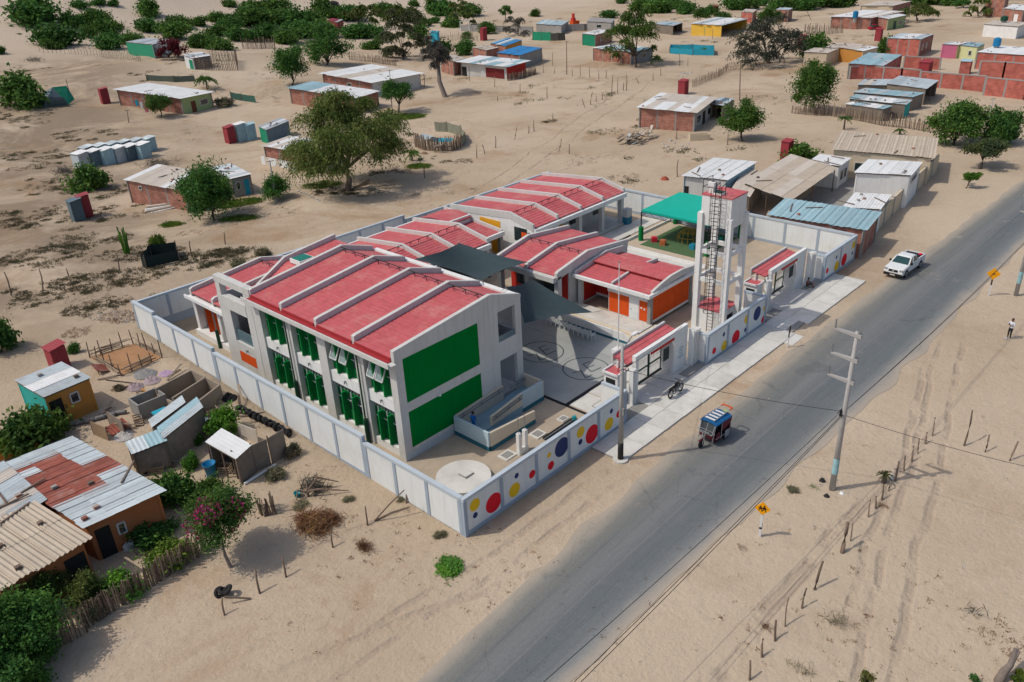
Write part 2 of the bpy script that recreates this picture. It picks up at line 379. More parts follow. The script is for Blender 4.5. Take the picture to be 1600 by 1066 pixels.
# ---------------------------------------------------------------- road
def roadmat():
    m = bpy.data.materials.new('asphalt'); m.use_nodes = True; t = m.node_tree; N = t.nodes; L = t.links
    b = N['Principled BSDF']; b.inputs['Roughness'].default_value = .9; b.inputs['Specular IOR Level'].default_value = .15
    uv = N.new('ShaderNodeUVMap'); uv.uv_map = 'uv'; se = N.new('ShaderNodeSeparateXYZ'); L.new(uv.outputs[0], se.inputs[0])
    ge = N.new('ShaderNodeNewGeometry')
    def nz(vec, scale, det=8, rough=.65):
        n = N.new('ShaderNodeTexNoise'); n.inputs['Scale'].default_value = scale; n.inputs['Detail'].default_value = det; n.inputs['Roughness'].default_value = rough; L.new(vec, n.inputs['Vector']); return n.outputs[0]
    def mrg(i, a, b_, c=0, d=1):
        r = N.new('ShaderNodeMapRange'); r.inputs[1].default_value = a; r.inputs[2].default_value = b_; r.inputs[3].default_value = c; r.inputs[4].default_value = d; L.new(i, r.inputs[0]); return r.outputs[0]
    def mix(f, A, B_):
        x = N.new('ShaderNodeMix'); x.data_type = 'RGBA'; L.new(f, x.inputs['Factor'])
        for s_, v in (('A', A), ('B', B_)):
            if isinstance(v, tuple): x.inputs[s_].default_value = (*v, 1)
            else: L.new(v, x.inputs[s_])
        return x.outputs['Result']
    st = N.new('ShaderNodeVectorMath'); st.operation = 'MULTIPLY'; st.inputs[1].default_value = (.03, 7, 1); L.new(uv.outputs[0], st.inputs[0])
    cr = N.new('ShaderNodeValToRGB'); L.new(se.outputs[1], cr.inputs[0]); cr.color_ramp.elements.remove(cr.color_ramp.elements[1])
    for i_, (p_, cc_) in enumerate(((0,(0.366,0.329,0.272)),(.10,(0.244,0.250,0.243)),(.22,(0.140,0.159,0.166)),(.34,(0.116,0.137,0.148)),(.47,(0.122,0.140,0.151)),(.482,(0.185,0.195,0.195)),(.492,(0.140,0.152,0.160)),(.60,(0.183,0.189,0.187)),(.72,(0.152,0.159,0.154)),(.84,(0.207,0.205,0.183)),(1,(0.378,0.342,0.266)))):
        el = cr.color_ramp.elements[0] if i_ == 0 else cr.color_ramp.elements.new(p_); el.position = p_; el.color = (*cc_, 1)
    c = mix(mrg(nz(st.outputs[0], 1, 6, .7), .35, .68, 0, .45), cr.outputs[0], (.20,.205,.205))
    c = mix(mrg(nz(st.outputs[0], 3.1, 6, .75), .55, .7, 0, .5), c, (.075,.085,.092))
    c = mix(mrg(nz(ge.outputs['Position'], .6, 9, .75), .5, .7, 0, .35), c, (.20,.195,.19))
    c = mix(mrg(nz(ge.outputs['Position'], .16, 9, .7), .615, .66, 0, .6), c, (.36,.31,.26))
    c = mix(mrg(nz(ge.outputs['Position'], 14, 3, .6), .35, .65, 0, .25), c, (.06,.062,.065))
    # sand blown over the edges: across coordinate v in 0..1
    ab = N.new('ShaderNodeMath'); ab.operation = 'SUBTRACT'; ab.inputs[1].default_value = .5; L.new(se.outputs[1], ab.inputs[0])
    aa = N.new('ShaderNodeMath'); aa.operation = 'ABSOLUTE'; L.new(ab.outputs[0], aa.inputs[0])
    ad = N.new('ShaderNodeMath'); ad.operation = 'MULTIPLY_ADD'; ad.inputs[1].default_value = .3; L.new(nz(ge.outputs['Position'], .22, 9, .72), ad.inputs[0]); L.new(aa.outputs[0], ad.inputs[2])
    vo = N.new('ShaderNodeTexVoronoi'); vo.feature = 'DISTANCE_TO_EDGE'; vo.inputs['Scale'].default_value = .32
    wv = N.new('ShaderNodeVectorMath'); wv.operation = 'MULTIPLY_ADD'; wv.inputs[1].default_value = (2.2,2.2,0); nc = N.new('ShaderNodeTexNoise'); nc.inputs['Scale'].default_value = .7; nc.inputs['Detail'].default_value = 6; L.new(ge.outputs['Position'], nc.inputs['Vector']); L.new(nc.outputs['Color'], wv.inputs[0]); L.new(ge.outputs['Position'], wv.inputs[2]); L.new(wv.outputs[0], vo.inputs['Vector'])
    mk = N.new('ShaderNodeMath'); mk.operation = 'MULTIPLY'; L.new(mrg(vo.outputs['Distance'], .0, .02, .38, 0), mk.inputs[0]); L.new(mrg(nz(ge.outputs['Position'], .12, 4), .5, .6), mk.inputs[1])
    c = mix(mk.outputs[0], c, (.05,.052,.055))
    c = mix(mrg(nz(ge.outputs['Position'], .09, 9, .7), .62, .64, 0, .35), c, (.095,.10,.105))
    c = mix(mrg(ad.outputs[0], .50, .72), c, (.40,.335,.265))
    L.new(c, b.inputs['Base Color'])
    bp = N.new('ShaderNodeBump'); bp.inputs['Strength'].default_value = .3; bp.inputs['Distance'].default_value = .03; L.new(nz(ge.outputs['Position'], 18, 4), bp.inputs['Height']); L.new(bp.outputs[0], b.inputs['Normal'])
    return m
def interp(pts, x):
    for (a, b), (c, d) in zip(pts, pts[1:]):
        if x <= c: return b+(d-b)*(x-a)/(c-a)
    return pts[-1][1]
RL = [(-160,-9.5),(-8.4,-5.45),(-1.8,-5.0),(10.8,-4.35),(28,-3.95),(52,-4.4),(90,-5.4),(140,-5.6),(700,-6)]
RR = [(-160,-12.5),(-4,-10.9),(2,-10.9),(14.5,-11.3),(33,-11.9),(56,-11.7),(68,-11.6),(140,-12.4),(700,-14)]
mb = MB(); rows = []; uvs = []
x = -160
while x < 700:
    yl, yr = interp(RL, x), interp(RR, x)
    w0 = .5*noise.noise((x*.3, 9, 0)), .5*noise.noise((x*.3, 17, 0)); rows.append([(x, yr+(yl-yr)*j/10+(w0[0] if j == 0 else w0[1] if j == 10 else 0), .02+.03*(1-abs(j-5)/5)) for j in range(11)]); uvs += [(x, j/10) for j in range(11)]
    x += 1.0 if -30 < x < 110 else 5
mb.grid(rows); me = mb.mesh('road', roadmat()); ul = me.uv_layers.new(name='uv')
for lp in me.loops: ul.data[lp.index].uv = uvs[lp.vertex_index]
o = bpy.data.objects.new('road', me); COL.objects.link(o); struct(o)

# ---------------------------------------------------------------- pavement in front of the wall, slab by slab
walk = struct(B(11.55, -2.55, -.1, 49.3, -.02, .09).build('pavement', CONCD))
k = 0; x = 11.6
while x < 49.2:
    x1 = min(x+2.36, 49.25); yo = -2.6-.012*(x-11.6)
    for (y0, y1) in ((yo, -1.12), (-1.09, -.03)):
        if 33 < x < 35.5 and y0 < -2: y0 = -2.0
        B(x+.015, y0, 0, x1-.015, y1, .115+.006*random.random()).build('slab', CONC, walk)
    x += 2.36
for (xa, xb) in ((15.75, 26.0), (36.0, 46.6)):
    rec = struct(B(xa, .0, -.1, xb, 3.2, .08).build('entrance_forecourt', CONCD)); n = 4
    for i in range(n):
        w = (xb-xa)/n
        if i in (0, 3):
            B(xa+i*w+.02, .9, 0, xa+(i+1)*w-.02, 3.1, .112).build('slab', CONC, rec)
        else: B(xa+i*w+.02, .02, 0, xa+(i+1)*w-.02, 3.1, .115).build('slab', CONC, rec)
rp = struct(MB().hexa([(33.2,-3.6,.0),(35.2,-3.6,.0),(35.2,-2.0,.0),(33.2,-2.0,.0)], [(33.2,-3.6,.03),(35.2,-3.6,.03),(35.2,-2.0,.12),(33.2,-2.0,.12)]).build('kerb_ramp', CONC))

# ---------------------------------------------------------------- yard and court inside the compound
YARD = mat('packed_yard_earth', (.40,.325,.245), .95, .14, .8, .02, .4, 9, stain=(.30,.27,.22), stain_amt=.6, stain_scale=.35)
struct(B(.2, .2, -.3, 53.8, 39.6, 0).build('yard', YARD))
court = struct(B(14.85, 4.9, -.1, 26.6, 26.2, .05).build('court', CONCD))
for i in range(3):
    for j in range(5):
        xa, xb = 14.87+i*3.9, 14.87+(i+1)*3.9-.03; ya, yb = 4.92+j*4.25, 4.92+(j+1)*4.25-.03
        B(xa, ya, 0, xb, yb, .062).build('slab', COURT, court)
for (x0, y0, x1, y1) in ((14.62,2.6,14.84,8.2),(14.86,4.62,26.4,4.88)):
    B(x0, y0, -.1, x1, y1, .03).build('drain_channel', BLACK, court)
struct(B(17.2, 3.3, -.1, 31, 4.6, .045).build('path', CONC)); struct(B(15.0, .4, -.1, 17.1, 4.58, .04).build('entry_path', CONC))
def ringmesh(cx, cy, r, w, z):
    mb = MB(); n = 64
    a = [(cx+(r-w/2)*math.cos(2*math.pi*i/n), cy+(r-w/2)*math.sin(2*math.pi*i/n), z) for i in range(n+1)]
    b = [(cx+(r+w/2)*math.cos(2*math.pi*i/n), cy+(r+w/2)*math.sin(2*math.pi*i/n), z) for i in range(n+1)]
    return mb.grid([a, b])
for cy in (11.6, 7.0):
    ringmesh(19.9, cy, 1.8, .09, .068).build('painted_circle', LINE, court)
z2 = lambda a, b: (560+a/2.48, 420+b/2.48)
def stroke(pts, w, z, name, m, par):
    mb = MB()
    for a, b in zip(pts, pts[1:]):
        a = Vector((a.x, a.y, z)); b = Vector((b.x, b.y, z)); d = (b-a).normalized(); nn = Vector((-d.y, d.x, 0))*w/2
        mb.poly([a-nn-d*w/2, b-nn+d*w/2, b+nn+d*w/2, a+nn-d*w/2]); z += .0015
    return mb.build(name, m, par)
lz = [(836,404),(858,396),(888,424),(908,416)]; le = [[(870,376),(900,404)],[(870,376),(925,385)],[(884,389),(915,398)],[(900,404),(940,395)]]
lz = [(833,406),(862,398),(880,426),(905,414)]
le = [[(870,373),(903,402)],[(870,373),(897,362)],[(886,387),(914,376)],[(903,402),(940,386)]]
for dy in (0, 4.6):
    q = lambda p: gz(*z2(*p))+Vector((0, dy, 0))
    stroke([q(p) for p in lz], .09, .07, 'painted_letter', LINE, court)
    mbx = MB()
    for i, s_ in enumerate(le):
        a, b = q(s_[0]), q(s_[1]); a.z = b.z = .07+.0015*i; d = (b-a).normalized(); nn = Vector((-d.y, d.x, 0))*.045
        mbx.poly([a-nn, b-nn, b+nn, a+nn])
    mbx.build('painted_letter', LINE, court)
# ---------------------------------------------------------------- perimeter walls
def wall_run(par, a, b, h, t=.22, bay=3.1, z0=0., base=.35, side=1, ztop=None, out=None, step_in=None):
    "panels, pilasters, coping and plinth from a to b (2D); out = outward unit normal"
    a = Vector((a[0], a[1], 0)); b = Vector((b[0], b[1], 0)); d = (b-a); L_ = d.length; d.normalize(); n = Vector(out+(0,))
    k = max(1, round(L_/bay)); w = L_/k
    def bx(s0, s1, o0, o1, zz0, zz1, nm, m):
        lo = [a+d*s0+n*o0, a+d*s1+n*o0, a+d*s1+n*o1, a+d*s0+n*o1]
        if d.cross(n).z < 0: lo.reverse()
        lo = [(p.x, p.y) for p in lo]
        return MB().prism(lo, zz0, zz1).build(nm, m, par)
    for i in range(k):
        bx(i*w+.13, (i+1)*w-.13, -t+.04, -.04, z0-.5+base, z0+h-.2, 'panel', PANELW)
    for i in range(k+1):
        c = min(max(i*w, .13), L_-.13); bx(c-.13, c+.13, -t, 0, z0-.5, z0+h-.2, 'pilaster', BLUEG)
    bx(.0, L_, -t-.03, .03, z0+h-.2, z0+h, 'coping', BLUEL)
    for i in range(k): bx(i*w+.13, (i+1)*w-.13, -t+.015, -.015, z0-.6, z0-.5+base, 'plinth', BLUEG)
def dot(par, x, z, r, m, y=.036):
    mb = MB(); n = 28; r *= .88; ps = [(x+r*math.cos(2*math.pi*i/n), y, z+r*math.sin(2*math.pi*i/n)) for i in range(n)]
    mb.extr(ps, (0, .02, 0)).build('painted_dot', m, par)
zA = lambda a, b: (560+a/2.48, 420+b/2.48); zB = lambda a, b: (880+a/5.92, 560+b/5.92); zC = lambda a, b: (1060+a/5.92, 400+b/5.92); zD = lambda a, b: (1200+a/5.92, 340+b/5.92)
Rr, Yy, Bb = DOTR, DOTY, DOTB
D1 = [(zA(453,916),.46,Yy),(zA(455,956),.22,Bb),(zA(526,908),.74,Rr),(zA(615,803),.21,Bb),(zA(607,858),.54,Yy),(zA(675,797),.32,Rr),(zA(741,723),.21,Yy),(zA(748,763),.34,Rr),(zA(790,692),.77,Bb),(zA(863,634),.45,Yy),(zA(862,672),.24,Bb),(zA(907,641),.77,Rr),(zB(450,490),.21,Bb),(zB(428,608),.54,Yy),(zB(518,515),.32,Rr)]
D2 = [(zC(335,878),.32,Rr),(zC(425,727),.21,Bb),(zC(428,833),.52,Yy),(zC(535,753),.7,Rr),(zC(622,685),.2,Bb),(zC(635,585),.43,Yy),(zC(733,533),.7,Bb),(zC(790,590),.4,Rr),(zC(817,475),.25,Yy)]
D3 = [(zD(552,492),.32,Rr),(zD(638,367),.2,Bb),(zD(637,450),.58,Yy),(zD(707,390),.7,Rr),(zD(783,330),.2,Bb),(zD(798,253),.44,Yy)]
for (x0, x1, ds, lb) in ((0, 15.55, D1, 'long dotted boundary wall running from the near corner to the first gate'), (26.05, 35.5, D2, 'dotted boundary wall between the two gates, in front of the water tower'), (46.75, 53.9, D3, 'short dotted boundary wall beyond the second gate, facing the pickup')):
    w = thing('perimeter_wall', lb, 'wall', (0,0,0), 0, 'boundary walls of the school')
    wall_run(w, (x0, 0), (x1, 0), 2.68, out=(0,-1), base=.78)
    for (p, r, m) in ds:
        q = ony(p[0], p[1], 0); dot(w, min(max(q.x, x0+.35), x1-.3), q.z, r, m)
for (x, y1, s) in ((15.55, 2.0, 1), (26.05, 1.1, -1), (35.5, 2.0, 1), (46.75, 1.1, -1)):      # short returns into the gate recesses
    w = thing('wall_return', {15.55:'low white return wall at the near side of the first gate', 26.05:'white return wall beside the slats of the first gate', 35.5:'light blue return wall at the near side of the second gate', 46.75:'white return wall beside the slats of the second gate'}[x], 'wall', group='boundary walls of the school')
    xx = x-.235 if s > 0 else x+.015
    B(xx, .235, .3, xx+.22, y1, 2.47).build('panel', WHITE, w); B(xx-.012, .235, 0, xx+.232, y1+.02, .3).build('plinth', BLUEG, w); B(xx-.012, .26, 2.47, xx+.232, y1+.03, 2.65).build('coping', BLUEL, w)
lw = thing('perimeter_wall', 'long white stepped boundary wall along the left of the green two-storey building', 'wall', group='boundary walls of the school')
for (y0, y1, z0, zt) in ((.24, 9.03, 0, 2.7), (9.03, 27.5, .25, 3.15), (27.5, 37.25, .8, 3.45), (37.25, 41.2, 1.05, 3.75)):
    wall_run(lw, (0, y0), (0, y1), zt-z0+.0, out=(-1,0), z0=z0, base=.5)
bw_ = thing('perimeter_wall', 'white and grey rear boundary wall behind the red roofs', 'wall', group='boundary walls of the school')
wall_run(bw_, (.05, 41.2), (30, 40.3), 3.6, out=(0,1), z0=0, base=1.9); wall_run(bw_, (30, 40.3), (53.8, 39.6), 3.1, out=(0,1), z0=0, base=1.2)
rw_ = thing('perimeter_wall', 'white panelled boundary wall between the playground and the teal shed', 'wall', group='boundary walls of the school')
wall_run(rw_, (53.82, .24), (53.82, 39.4), 2.75, out=(1,0), bay=3.6, base=.8)
# ---------------------------------------------------------------- school buildings
def roof_bay(p00, p01, p10, p11, par, step=.40, t=.06, m=None, name='roof_sheet'):
    "stepped courses from the eave (p00-p01) up to the ridge (p10-p11)"
    p00, p01, p10, p11 = map(Vector, (p00, p01, p10, p11)); n = max(3, round((p10-p00).length/step)); rows = []
    for i in range(n):
        for k, dz in ((i/n, .03), ((i+1)/n, .0)):
            a = p00.lerp(p10, k); b = p01.lerp(p11, k); rows.append([a+Vector((0,0,dz)), b+Vector((0,0,dz))])
    mb = MB(); mb.grid(rows)
    lo = [(p00-Vector((0,0,t))), (p01-Vector((0,0,t))), (p11-Vector((0,0,t))), (p10-Vector((0,0,t)))]
    mb.poly(lo[::-1]); mb.poly([lo[0], lo[1], rows[0][1], rows[0][0]]); mb.poly([lo[2], lo[3], rows[-1][0], rows[-1][1]])
    return mb.build(name, m or (REDROOF if abs((p01-p00).y) > abs((p01-p00).x) else REDROOFX), par)
def beamx(y, t, prof, par, h=.75, name='roof_beam', m=None):
    "a beam along X at y: prof = [(x, ztop)...]"
    pts = [(x, y-t/2, z) for x, z in prof]+[(x, y-t/2, z-h) for x, z in reversed(prof)]
    return MB().extr(pts, (0, t, 0)).build(name, m or OFFW, par)
def beamy(x, t, prof, par, h=.75, name='roof_beam', m=None):
    pts = [(x-t/2, y, z) for y, z in prof]+[(x-t/2, y, z-h) for y, z in reversed(prof)]
    return MB().extr(pts, (t, 0, 0)).build(name, m or OFFW, par)
def rail(a, b, par, n=3):
    a = Vector(a); b = Vector(b); mb = MB().cyl(a, b, .035, n=6)
    for i in range(n):
        p = a.lerp(b, (i+.5)/n); mb.cyl(p-Vector((0,0,.35)), p, .03, n=5); mb.bar(p, p+Vector((0,0,-.02))+Vector((-.3,0,-.05)) if abs((b-a).y) > abs((b-a).x) else p+Vector((0,-.3,-.05)), .04)
    return mb.build('safety_rail', BLACK, par)
def lamp_spout(x, y, z, par): B(x-.14, y-.05, z-.05, x, y+.05, z+.05).cyl((x-.12,y,z),(x-.12,y,z-.16),.04,n=6).build('water_spout', STEEL, par)

# A: the two-storey block with the green gable
A = thing('school_building', 'two-storey school block with large green gable panels and green window fins', 'building', (0,0,0), 0, 'red-roofed school buildings')
xa, xb, ya, yb = 2.74, 14.3, 8.41, 25.1
ztop = lambda x: 8.16+.094*(x-2.74) if x < 11.35 else 8.97-.325*(x-11.35)
def gable(y0, y1, nm):
    ex = lambda pts: MB().extr([(x, y0, z) for x, z in pts], (0, y1-y0, 0))
    ex([(xa,0),(11.93,0),(11.93,ztop(11.93)),(11.35,ztop(11.35)),(xa,ztop(xa))]).build(nm, OFFW, A)
    ex([(13.7,0),(xb,0),(xb,ztop(xb)),(13.7,ztop(13.7))]).build('corner_column', OFFW, A)
    ex([(11.93,7.42),(13.7,7.42),(13.7,ztop(13.7)),(11.93,ztop(11.93))]).build('lintel', OFFW, A)
    ex([(11.93,3.62),(13.7,3.62),(13.7,5.08),(11.93,5.08)]).build('balcony_parapet', OFFW, A)
gable(ya, ya+.3, 'gable_wall')
for (z0, z1) in ((4.23,7.38),(.82,3.52)): B(3.37, ya-.006, z0, 9.96, ya+.01, z1).build('green_panel', GREEN, A)
B(xa+.05, ya-.012, 0, 9.96, ya+.01, .55).build('plinth', BLUEL, A)
B(6.0, ya-.12, 3.5, 6.12, ya+.01, 3.72).build('wall_lamp', WHITE, A)
B(12.0, ya+.08, 5.08, 13.65, ya+.12, 5.5).build('glass_balustrade', glassmat('balustrade_glass', (.10,.16,.18), .1), A)
piers = [(8.71, 9.05), (11.75, 12.65), (15.95, 16.95), (20.1, 21.0), (24.2, 25.25)]
for (y0, y1) in piers: B(xa, y0, 0, xa+.85, y1, 6.85).build('pier', OFFW, A)
B(xa-.02, 8.71, 6.85, xa+.9, 25.25, 7.3).build('eave_beam', OFFW, A)
gut = MB().extr([(2.05, 8.2, 7.28),(2.72, 8.2, 7.28),(2.72, 8.2, 7.36),(2.17, 8.2, 7.36),(2.17, 8.2, 7.6),(2.05, 8.2, 7.6)], (0, 17.1, 0)).build('gutter', OFFW, A)
B(2.18, 8.72, 7.37, 2.75, 25.1, 7.42).build('gutter_lining', REDDARK, A)
FRAMEW = mat('white_window_frame', (.55,.56,.56), .6, .05)
for (p, q) in zip(piers, piers[1:]):
    y0, y1 = p[1], q[0]
    B(xa+.12, y0, 3.48, xa+.95, y1, 4.35).build('spandrel', WHITE, A); lamp_spout(xa+.12, (y0+y1)/2, 3.95, A)
    B(xa+.15, y0, 0, xa+.95, y1, .62).build('sill_wall', WHITE, A)
    for fl, (z0, z1) in enumerate(((.62, 3.48), (4.35, 6.85))):
        win = B(xa+.50, y0, z0, xa+.56, y1, z1).build('window', glassmat('classroom_glass', (.05,.085,.08), .12), A)
        w = y1-y0
        for k in range(7):
            y = y0+w*k/6; B(xa+.43, max(y0, y-.07), z0, xa+.51, min(y1, y+.07), z1).build('frame', GREENF, win)
        for z in (z0+.04, z1-.62): B(xa+.425, y0, z-.04, xa+.505, y1, z+.04).build('frame', GREENF, win)
        B(xa+.44, y0, z0, xa+.495, y1, z0+(z1-z0)*.28).build('lower_panel', GREENF, win)
        for k in (.17, .52, .86): B(xa+.40, y0+w*k-.03, z0+.1, xa+.43, y0+w*k+.03, z1-.1).build('mullion', FRAMEW, win)
        B(xa+.405, y0, z0+(z1-z0)*.55-.03, xa+.43, y1, z0+(z1-z0)*.55+.03).build('transom', FRAMEW, win)
        if fl == 0:
            for k in range(9): B(xa+.40, y0+w*(k+.2)/9, z1-.55, xa+.43, y0+w*(k+.75)/9, z1-.08).build('vent_louvre', STEEL, win)
        for k in (.34, .70):
            y = y0+w*k; f = MB()
            zt_ = z1-(.62 if fl == 0 else .12); f.box(xa+.04,y-.06,z0+.02,xa+.43,y+.06,zt_)
            f.build('window_fin', GREENF, A)
        if fl == 1 and y0 < 16:
            for k in (.44, .76):
                y = y0+w*k; za, zb = z1-.35, z1-1.35
                pa = [(xa+.40,y-.36,za),(xa+.40,y+.36,za),(xa-.06,y+.36,zb),(xa-.06,y-.36,zb)]
                sash = MB().extr(pa, (.03,0,.02)).build('open_window_sash', glassmat('pale_glass', (.20,.28,.28), .1), A)
                fr = MB()
                for i in range(4): fr.bar(pa[i], pa[(i+1) % 4], .07)
                fr.build('frame', FRAMEW, sash)
for y in (12.2, 20.55, 16.45):
    if y != 16.45: MB().cyl((xa-.16,y,0),(xa-.16,y,7.3),.06,n=8).build('downpipe', GREEND, A)
    if y != 16.45: MB().cyl((xa-.16,y,0),(xa-.16,y,1.9),.15,n=10).build('pipe_guard', GREEND, A)
by = [8.56, 12.54, 16.74, 20.97, 25.1]
bt = lambda x: 8.05+.108*(x-2.9) if x < 11.35 else 8.963-.325*(x-11.35)
rz = lambda x: bt(x)-.42
for y in by[1:]: beamx(y, .3, [(2.75, bt(2.9)-.06),(2.95, bt(2.95)),(11.35, bt(11.35)),(14.3, bt(14.3))], A, .8)
for y0, y1 in zip(by, by[1:]):
    roof_bay((2.75,y0+.16,rz(2.75)),(2.75,y1-.16,rz(2.75)),(11.35,y0+.16,rz(11.35)),(11.35,y1-.16,rz(11.35)), A)
    roof_bay((14.25,y1-.16,rz(14.25)),(14.25,y0+.16,rz(14.25)),(11.36,y1-.16,rz(11.35)),(11.36,y0+.16,rz(11.35)), A)
    B(2.68, y0+.16, 7.42, 2.76, y1-.16, rz(2.75)+.03).build('eave_flashing', REDDARK, A)
    rail((11.1,y0+.2,rz(11.1)+.38),(11.1,y1-.2,rz(11.1)+.38), A)
B(xa+.9, 8.71, 3.85, 14.2, 25.1, 4.1).build('floor_slab', OFFW, A); B(xa+.9, 8.71, 0, 14.2, 25.1, .58).build('ground_slab', CONC, A)
B(11.9, 8.71, .58, 12.05, 25.1, 3.85).build('corridor_wall', OFFW, A); B(11.9, 8.71, 4.1, 12.05, 25.1, rz(11.9)-.1).build('corridor_wall', OFFW, A)
B(14.1, 8.71, 4.1, 14.25, 25.1, 5.1).build('gallery_parapet', OFFW, A); B(13.95, 8.71, 7.25, 14.3, 25.1, 7.6).build('rear_eave_beam', OFFW, A)
for y0 in (12.4, 16.6, 20.8, 24.7): B(13.75, y0, .58, 14.28, y0+.5, 7.25).build('gallery_column', OFFW, A)
B(14.3, 8.8, 7.5, 14.75, 25.0, 7.72).build('rear_gutter', WHITE, A)
# stair bay
for nm, y0, y1, z0, z1 in (('stair_column',28.75,30.3,0,5.4),('stair_column',29.65,30.3,6.4,7.45),('stair_column',25.25,26.15,0,7.45),('stair_beam',26.15,30.3,5.4,6.4),('stair_beam',25.12,30.35,7.45,7.98),('stair_apron',26.15,28.75,0,2.68)):
    B(xa-.05 if nm == 'stair_beam' else xa-.02, y0, z0, xa+.5, y1, z1).build(nm, OFFW, A)
B(xa-.03, 26.2, .95, xa, 28.6, 1.85).build('red_panel', ORANGE, A); lamp_spout(xa-.02, 27.2, 2.25, A)
B(xa+.15, 26.15, 2.68, xa+.2, 28.75, 3.7).build('glass_balustrade', glassmat('balustrade_glass', (.10,.16,.18), .1), A)
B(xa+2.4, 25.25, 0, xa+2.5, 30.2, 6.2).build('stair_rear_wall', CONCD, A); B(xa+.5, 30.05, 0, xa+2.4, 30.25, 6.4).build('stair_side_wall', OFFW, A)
for i in range(12): B(xa+.9, 26.3+i*.2, 2.8+i*.2, xa+.94, 26.34+i*.2, 3.8+i*.2).build('stair_baluster', BLACK, A)
MB().bar((xa+.92,26.2,3.8),(xa+.92,28.7,6.2),.06).build('stair_handrail', BLACK, A)
sz = lambda x: 6.75+.51*(x-5.3) if x < 8.06 else 8.16+.09*(x-8.06)
beamx(28.5, .26, [(5.2,6.7),(8.06,8.2),(13.1,8.68)], A, .5)
roof_bay((5.3,25.26,sz(5.3)-.35),(5.3,28.38,sz(5.3)-.35),(8.06,25.26,sz(8.06)-.35),(8.06,28.38,sz(8.06)-.35), A)
roof_bay((8.07,25.26,sz(8.06)-.35),(8.07,28.38,sz(8.06)-.35),(13,25.26,sz(13)-.35),(13,28.38,sz(13)-.35), A)
MB().extr([(5.35,28.3,4),(13,28.3,4),(13,28.3,sz(13)-.4),(8.06,28.3,sz(8.06)-.4),(5.35,28.3,sz(5.35)-.4)], (0,.1,0)).build('stair_hall_wall', OFFW, A)
B(12.9, 25.26, 4, 13.05, 28.3, sz(13)-.4).build('stair_hall_wall', OFFW, A)
hat = B(8.0, 26.2, sz(8.7)-.3, 9.4, 27.6, sz(8.7)+.05).build('roof_hatch', WHITE, A); B(8.1, 26.3, sz(8.7)+.05, 9.3, 27.5, sz(8.7)+.09).build('hatch_lid', mat('hatch_green', (.01,.16,.12), .5, .08), hat)
B(5.2, 25.26, 5.9, 13.0, 28.3, 6.0).build('stair_ceiling', OFFW, A)

# B: the low wing continuing behind the stair
Bw = thing('school_wing', 'low red-roofed wing with orange-red fins behind the stair frame', 'building', (0,0,0), 0, 'red-roofed school buildings')
b2 = lambda x: 4.38+.088*(x-4.2) if x < 11.2 else 4.996-.26*(x-11.2)
for y in (38.2, 34.4, 30.6): beamx(y, .28, [(4.0,b2(4)-.1),(4.25,b2(4.25)),(11.2,b2(11.2)),(14,b2(14))], Bw, .7)
for y0, y1 in ((30.6,34.4),(34.4,38.2)):
    roof_bay((4.0,y0+.15,b2(4)-.38),(4.0,y1-.15,b2(4)-.38),(11.2,y0+.15,b2(11.2)-.38),(11.2,y1-.15,b2(11.2)-.38), Bw)
    roof_bay((14,y1-.15,b2(14)-.38),(14,y0+.15,b2(14)-.38),(11.21,y1-.15,b2(11.2)-.38),(11.21,y0+.15,b2(11.2)-.38), Bw)
    rail((10.9,y0+.2,b2(10.9)-.02),(10.9,y1-.2,b2(10.9)-.02), Bw)
roof_bay((4.4,28.6,b2(4)-.5),(4.4,30.45,b2(4)-.5),(11.2,28.6,b2(11.2)-.5),(11.2,30.45,b2(11.2)-.5), Bw)
MB().extr([(3.45,30.5,3.6),(4.0,30.5,3.6),(4.0,30.5,3.68),(3.57,30.5,3.68),(3.57,30.5,3.9),(3.45,30.5,3.9)], (0,7.9,0)).build('gutter', WHITE, Bw)
B(3.9, 30.5, 3.2, 4.4, 38.35, 3.6).build('eave_beam', WHITE, Bw); B(4.2, 38.1, 0, 13.8, 38.3, 3.7).build('end_wall', WHITE, Bw)
for y0 in (37.75, 33.6, 30.5): B(4.0, y0, 0, 4.6, y0+.5, 3.2).build('column', WHITE, Bw)
B(5.2, 30.7, 0, 5.35, 38.1, 3.6).build('recessed_wall', OFFW, Bw); B(3.7, 30.6, 0, 5.2, 38.2, .5).build('plinth', WHITE, Bw)
B(5.15, 34.6, .5, 5.22, 36.9, 3.1).build('window', GLASS, Bw)
for y in (36.3, 35.3): MB().hexa([(4.15,y+.2,.52),(5.0,y-.2,.52),(5.05,y-.1,.52),(4.2,y+.3,.52)],[(4.15,y+.2,2.95),(5.0,y-.2,2.95),(5.05,y-.1,2.95),(4.2,y+.3,2.95)]).build('window_fin', ORANGE, Bw)
MB().cyl((3.6,33.9,0),(3.6,33.9,1.7),.15,n=10).build('pipe_guard', GREEND, Bw); MB().cyl((3.6,33.9,0),(3.6,33.9,3.6),.06,n=8).build('downpipe', STEEL, Bw)
B(13.7, 28.6, 0, 13.85, 38.1, 4.0).build('rear_wall', OFFW, Bw)

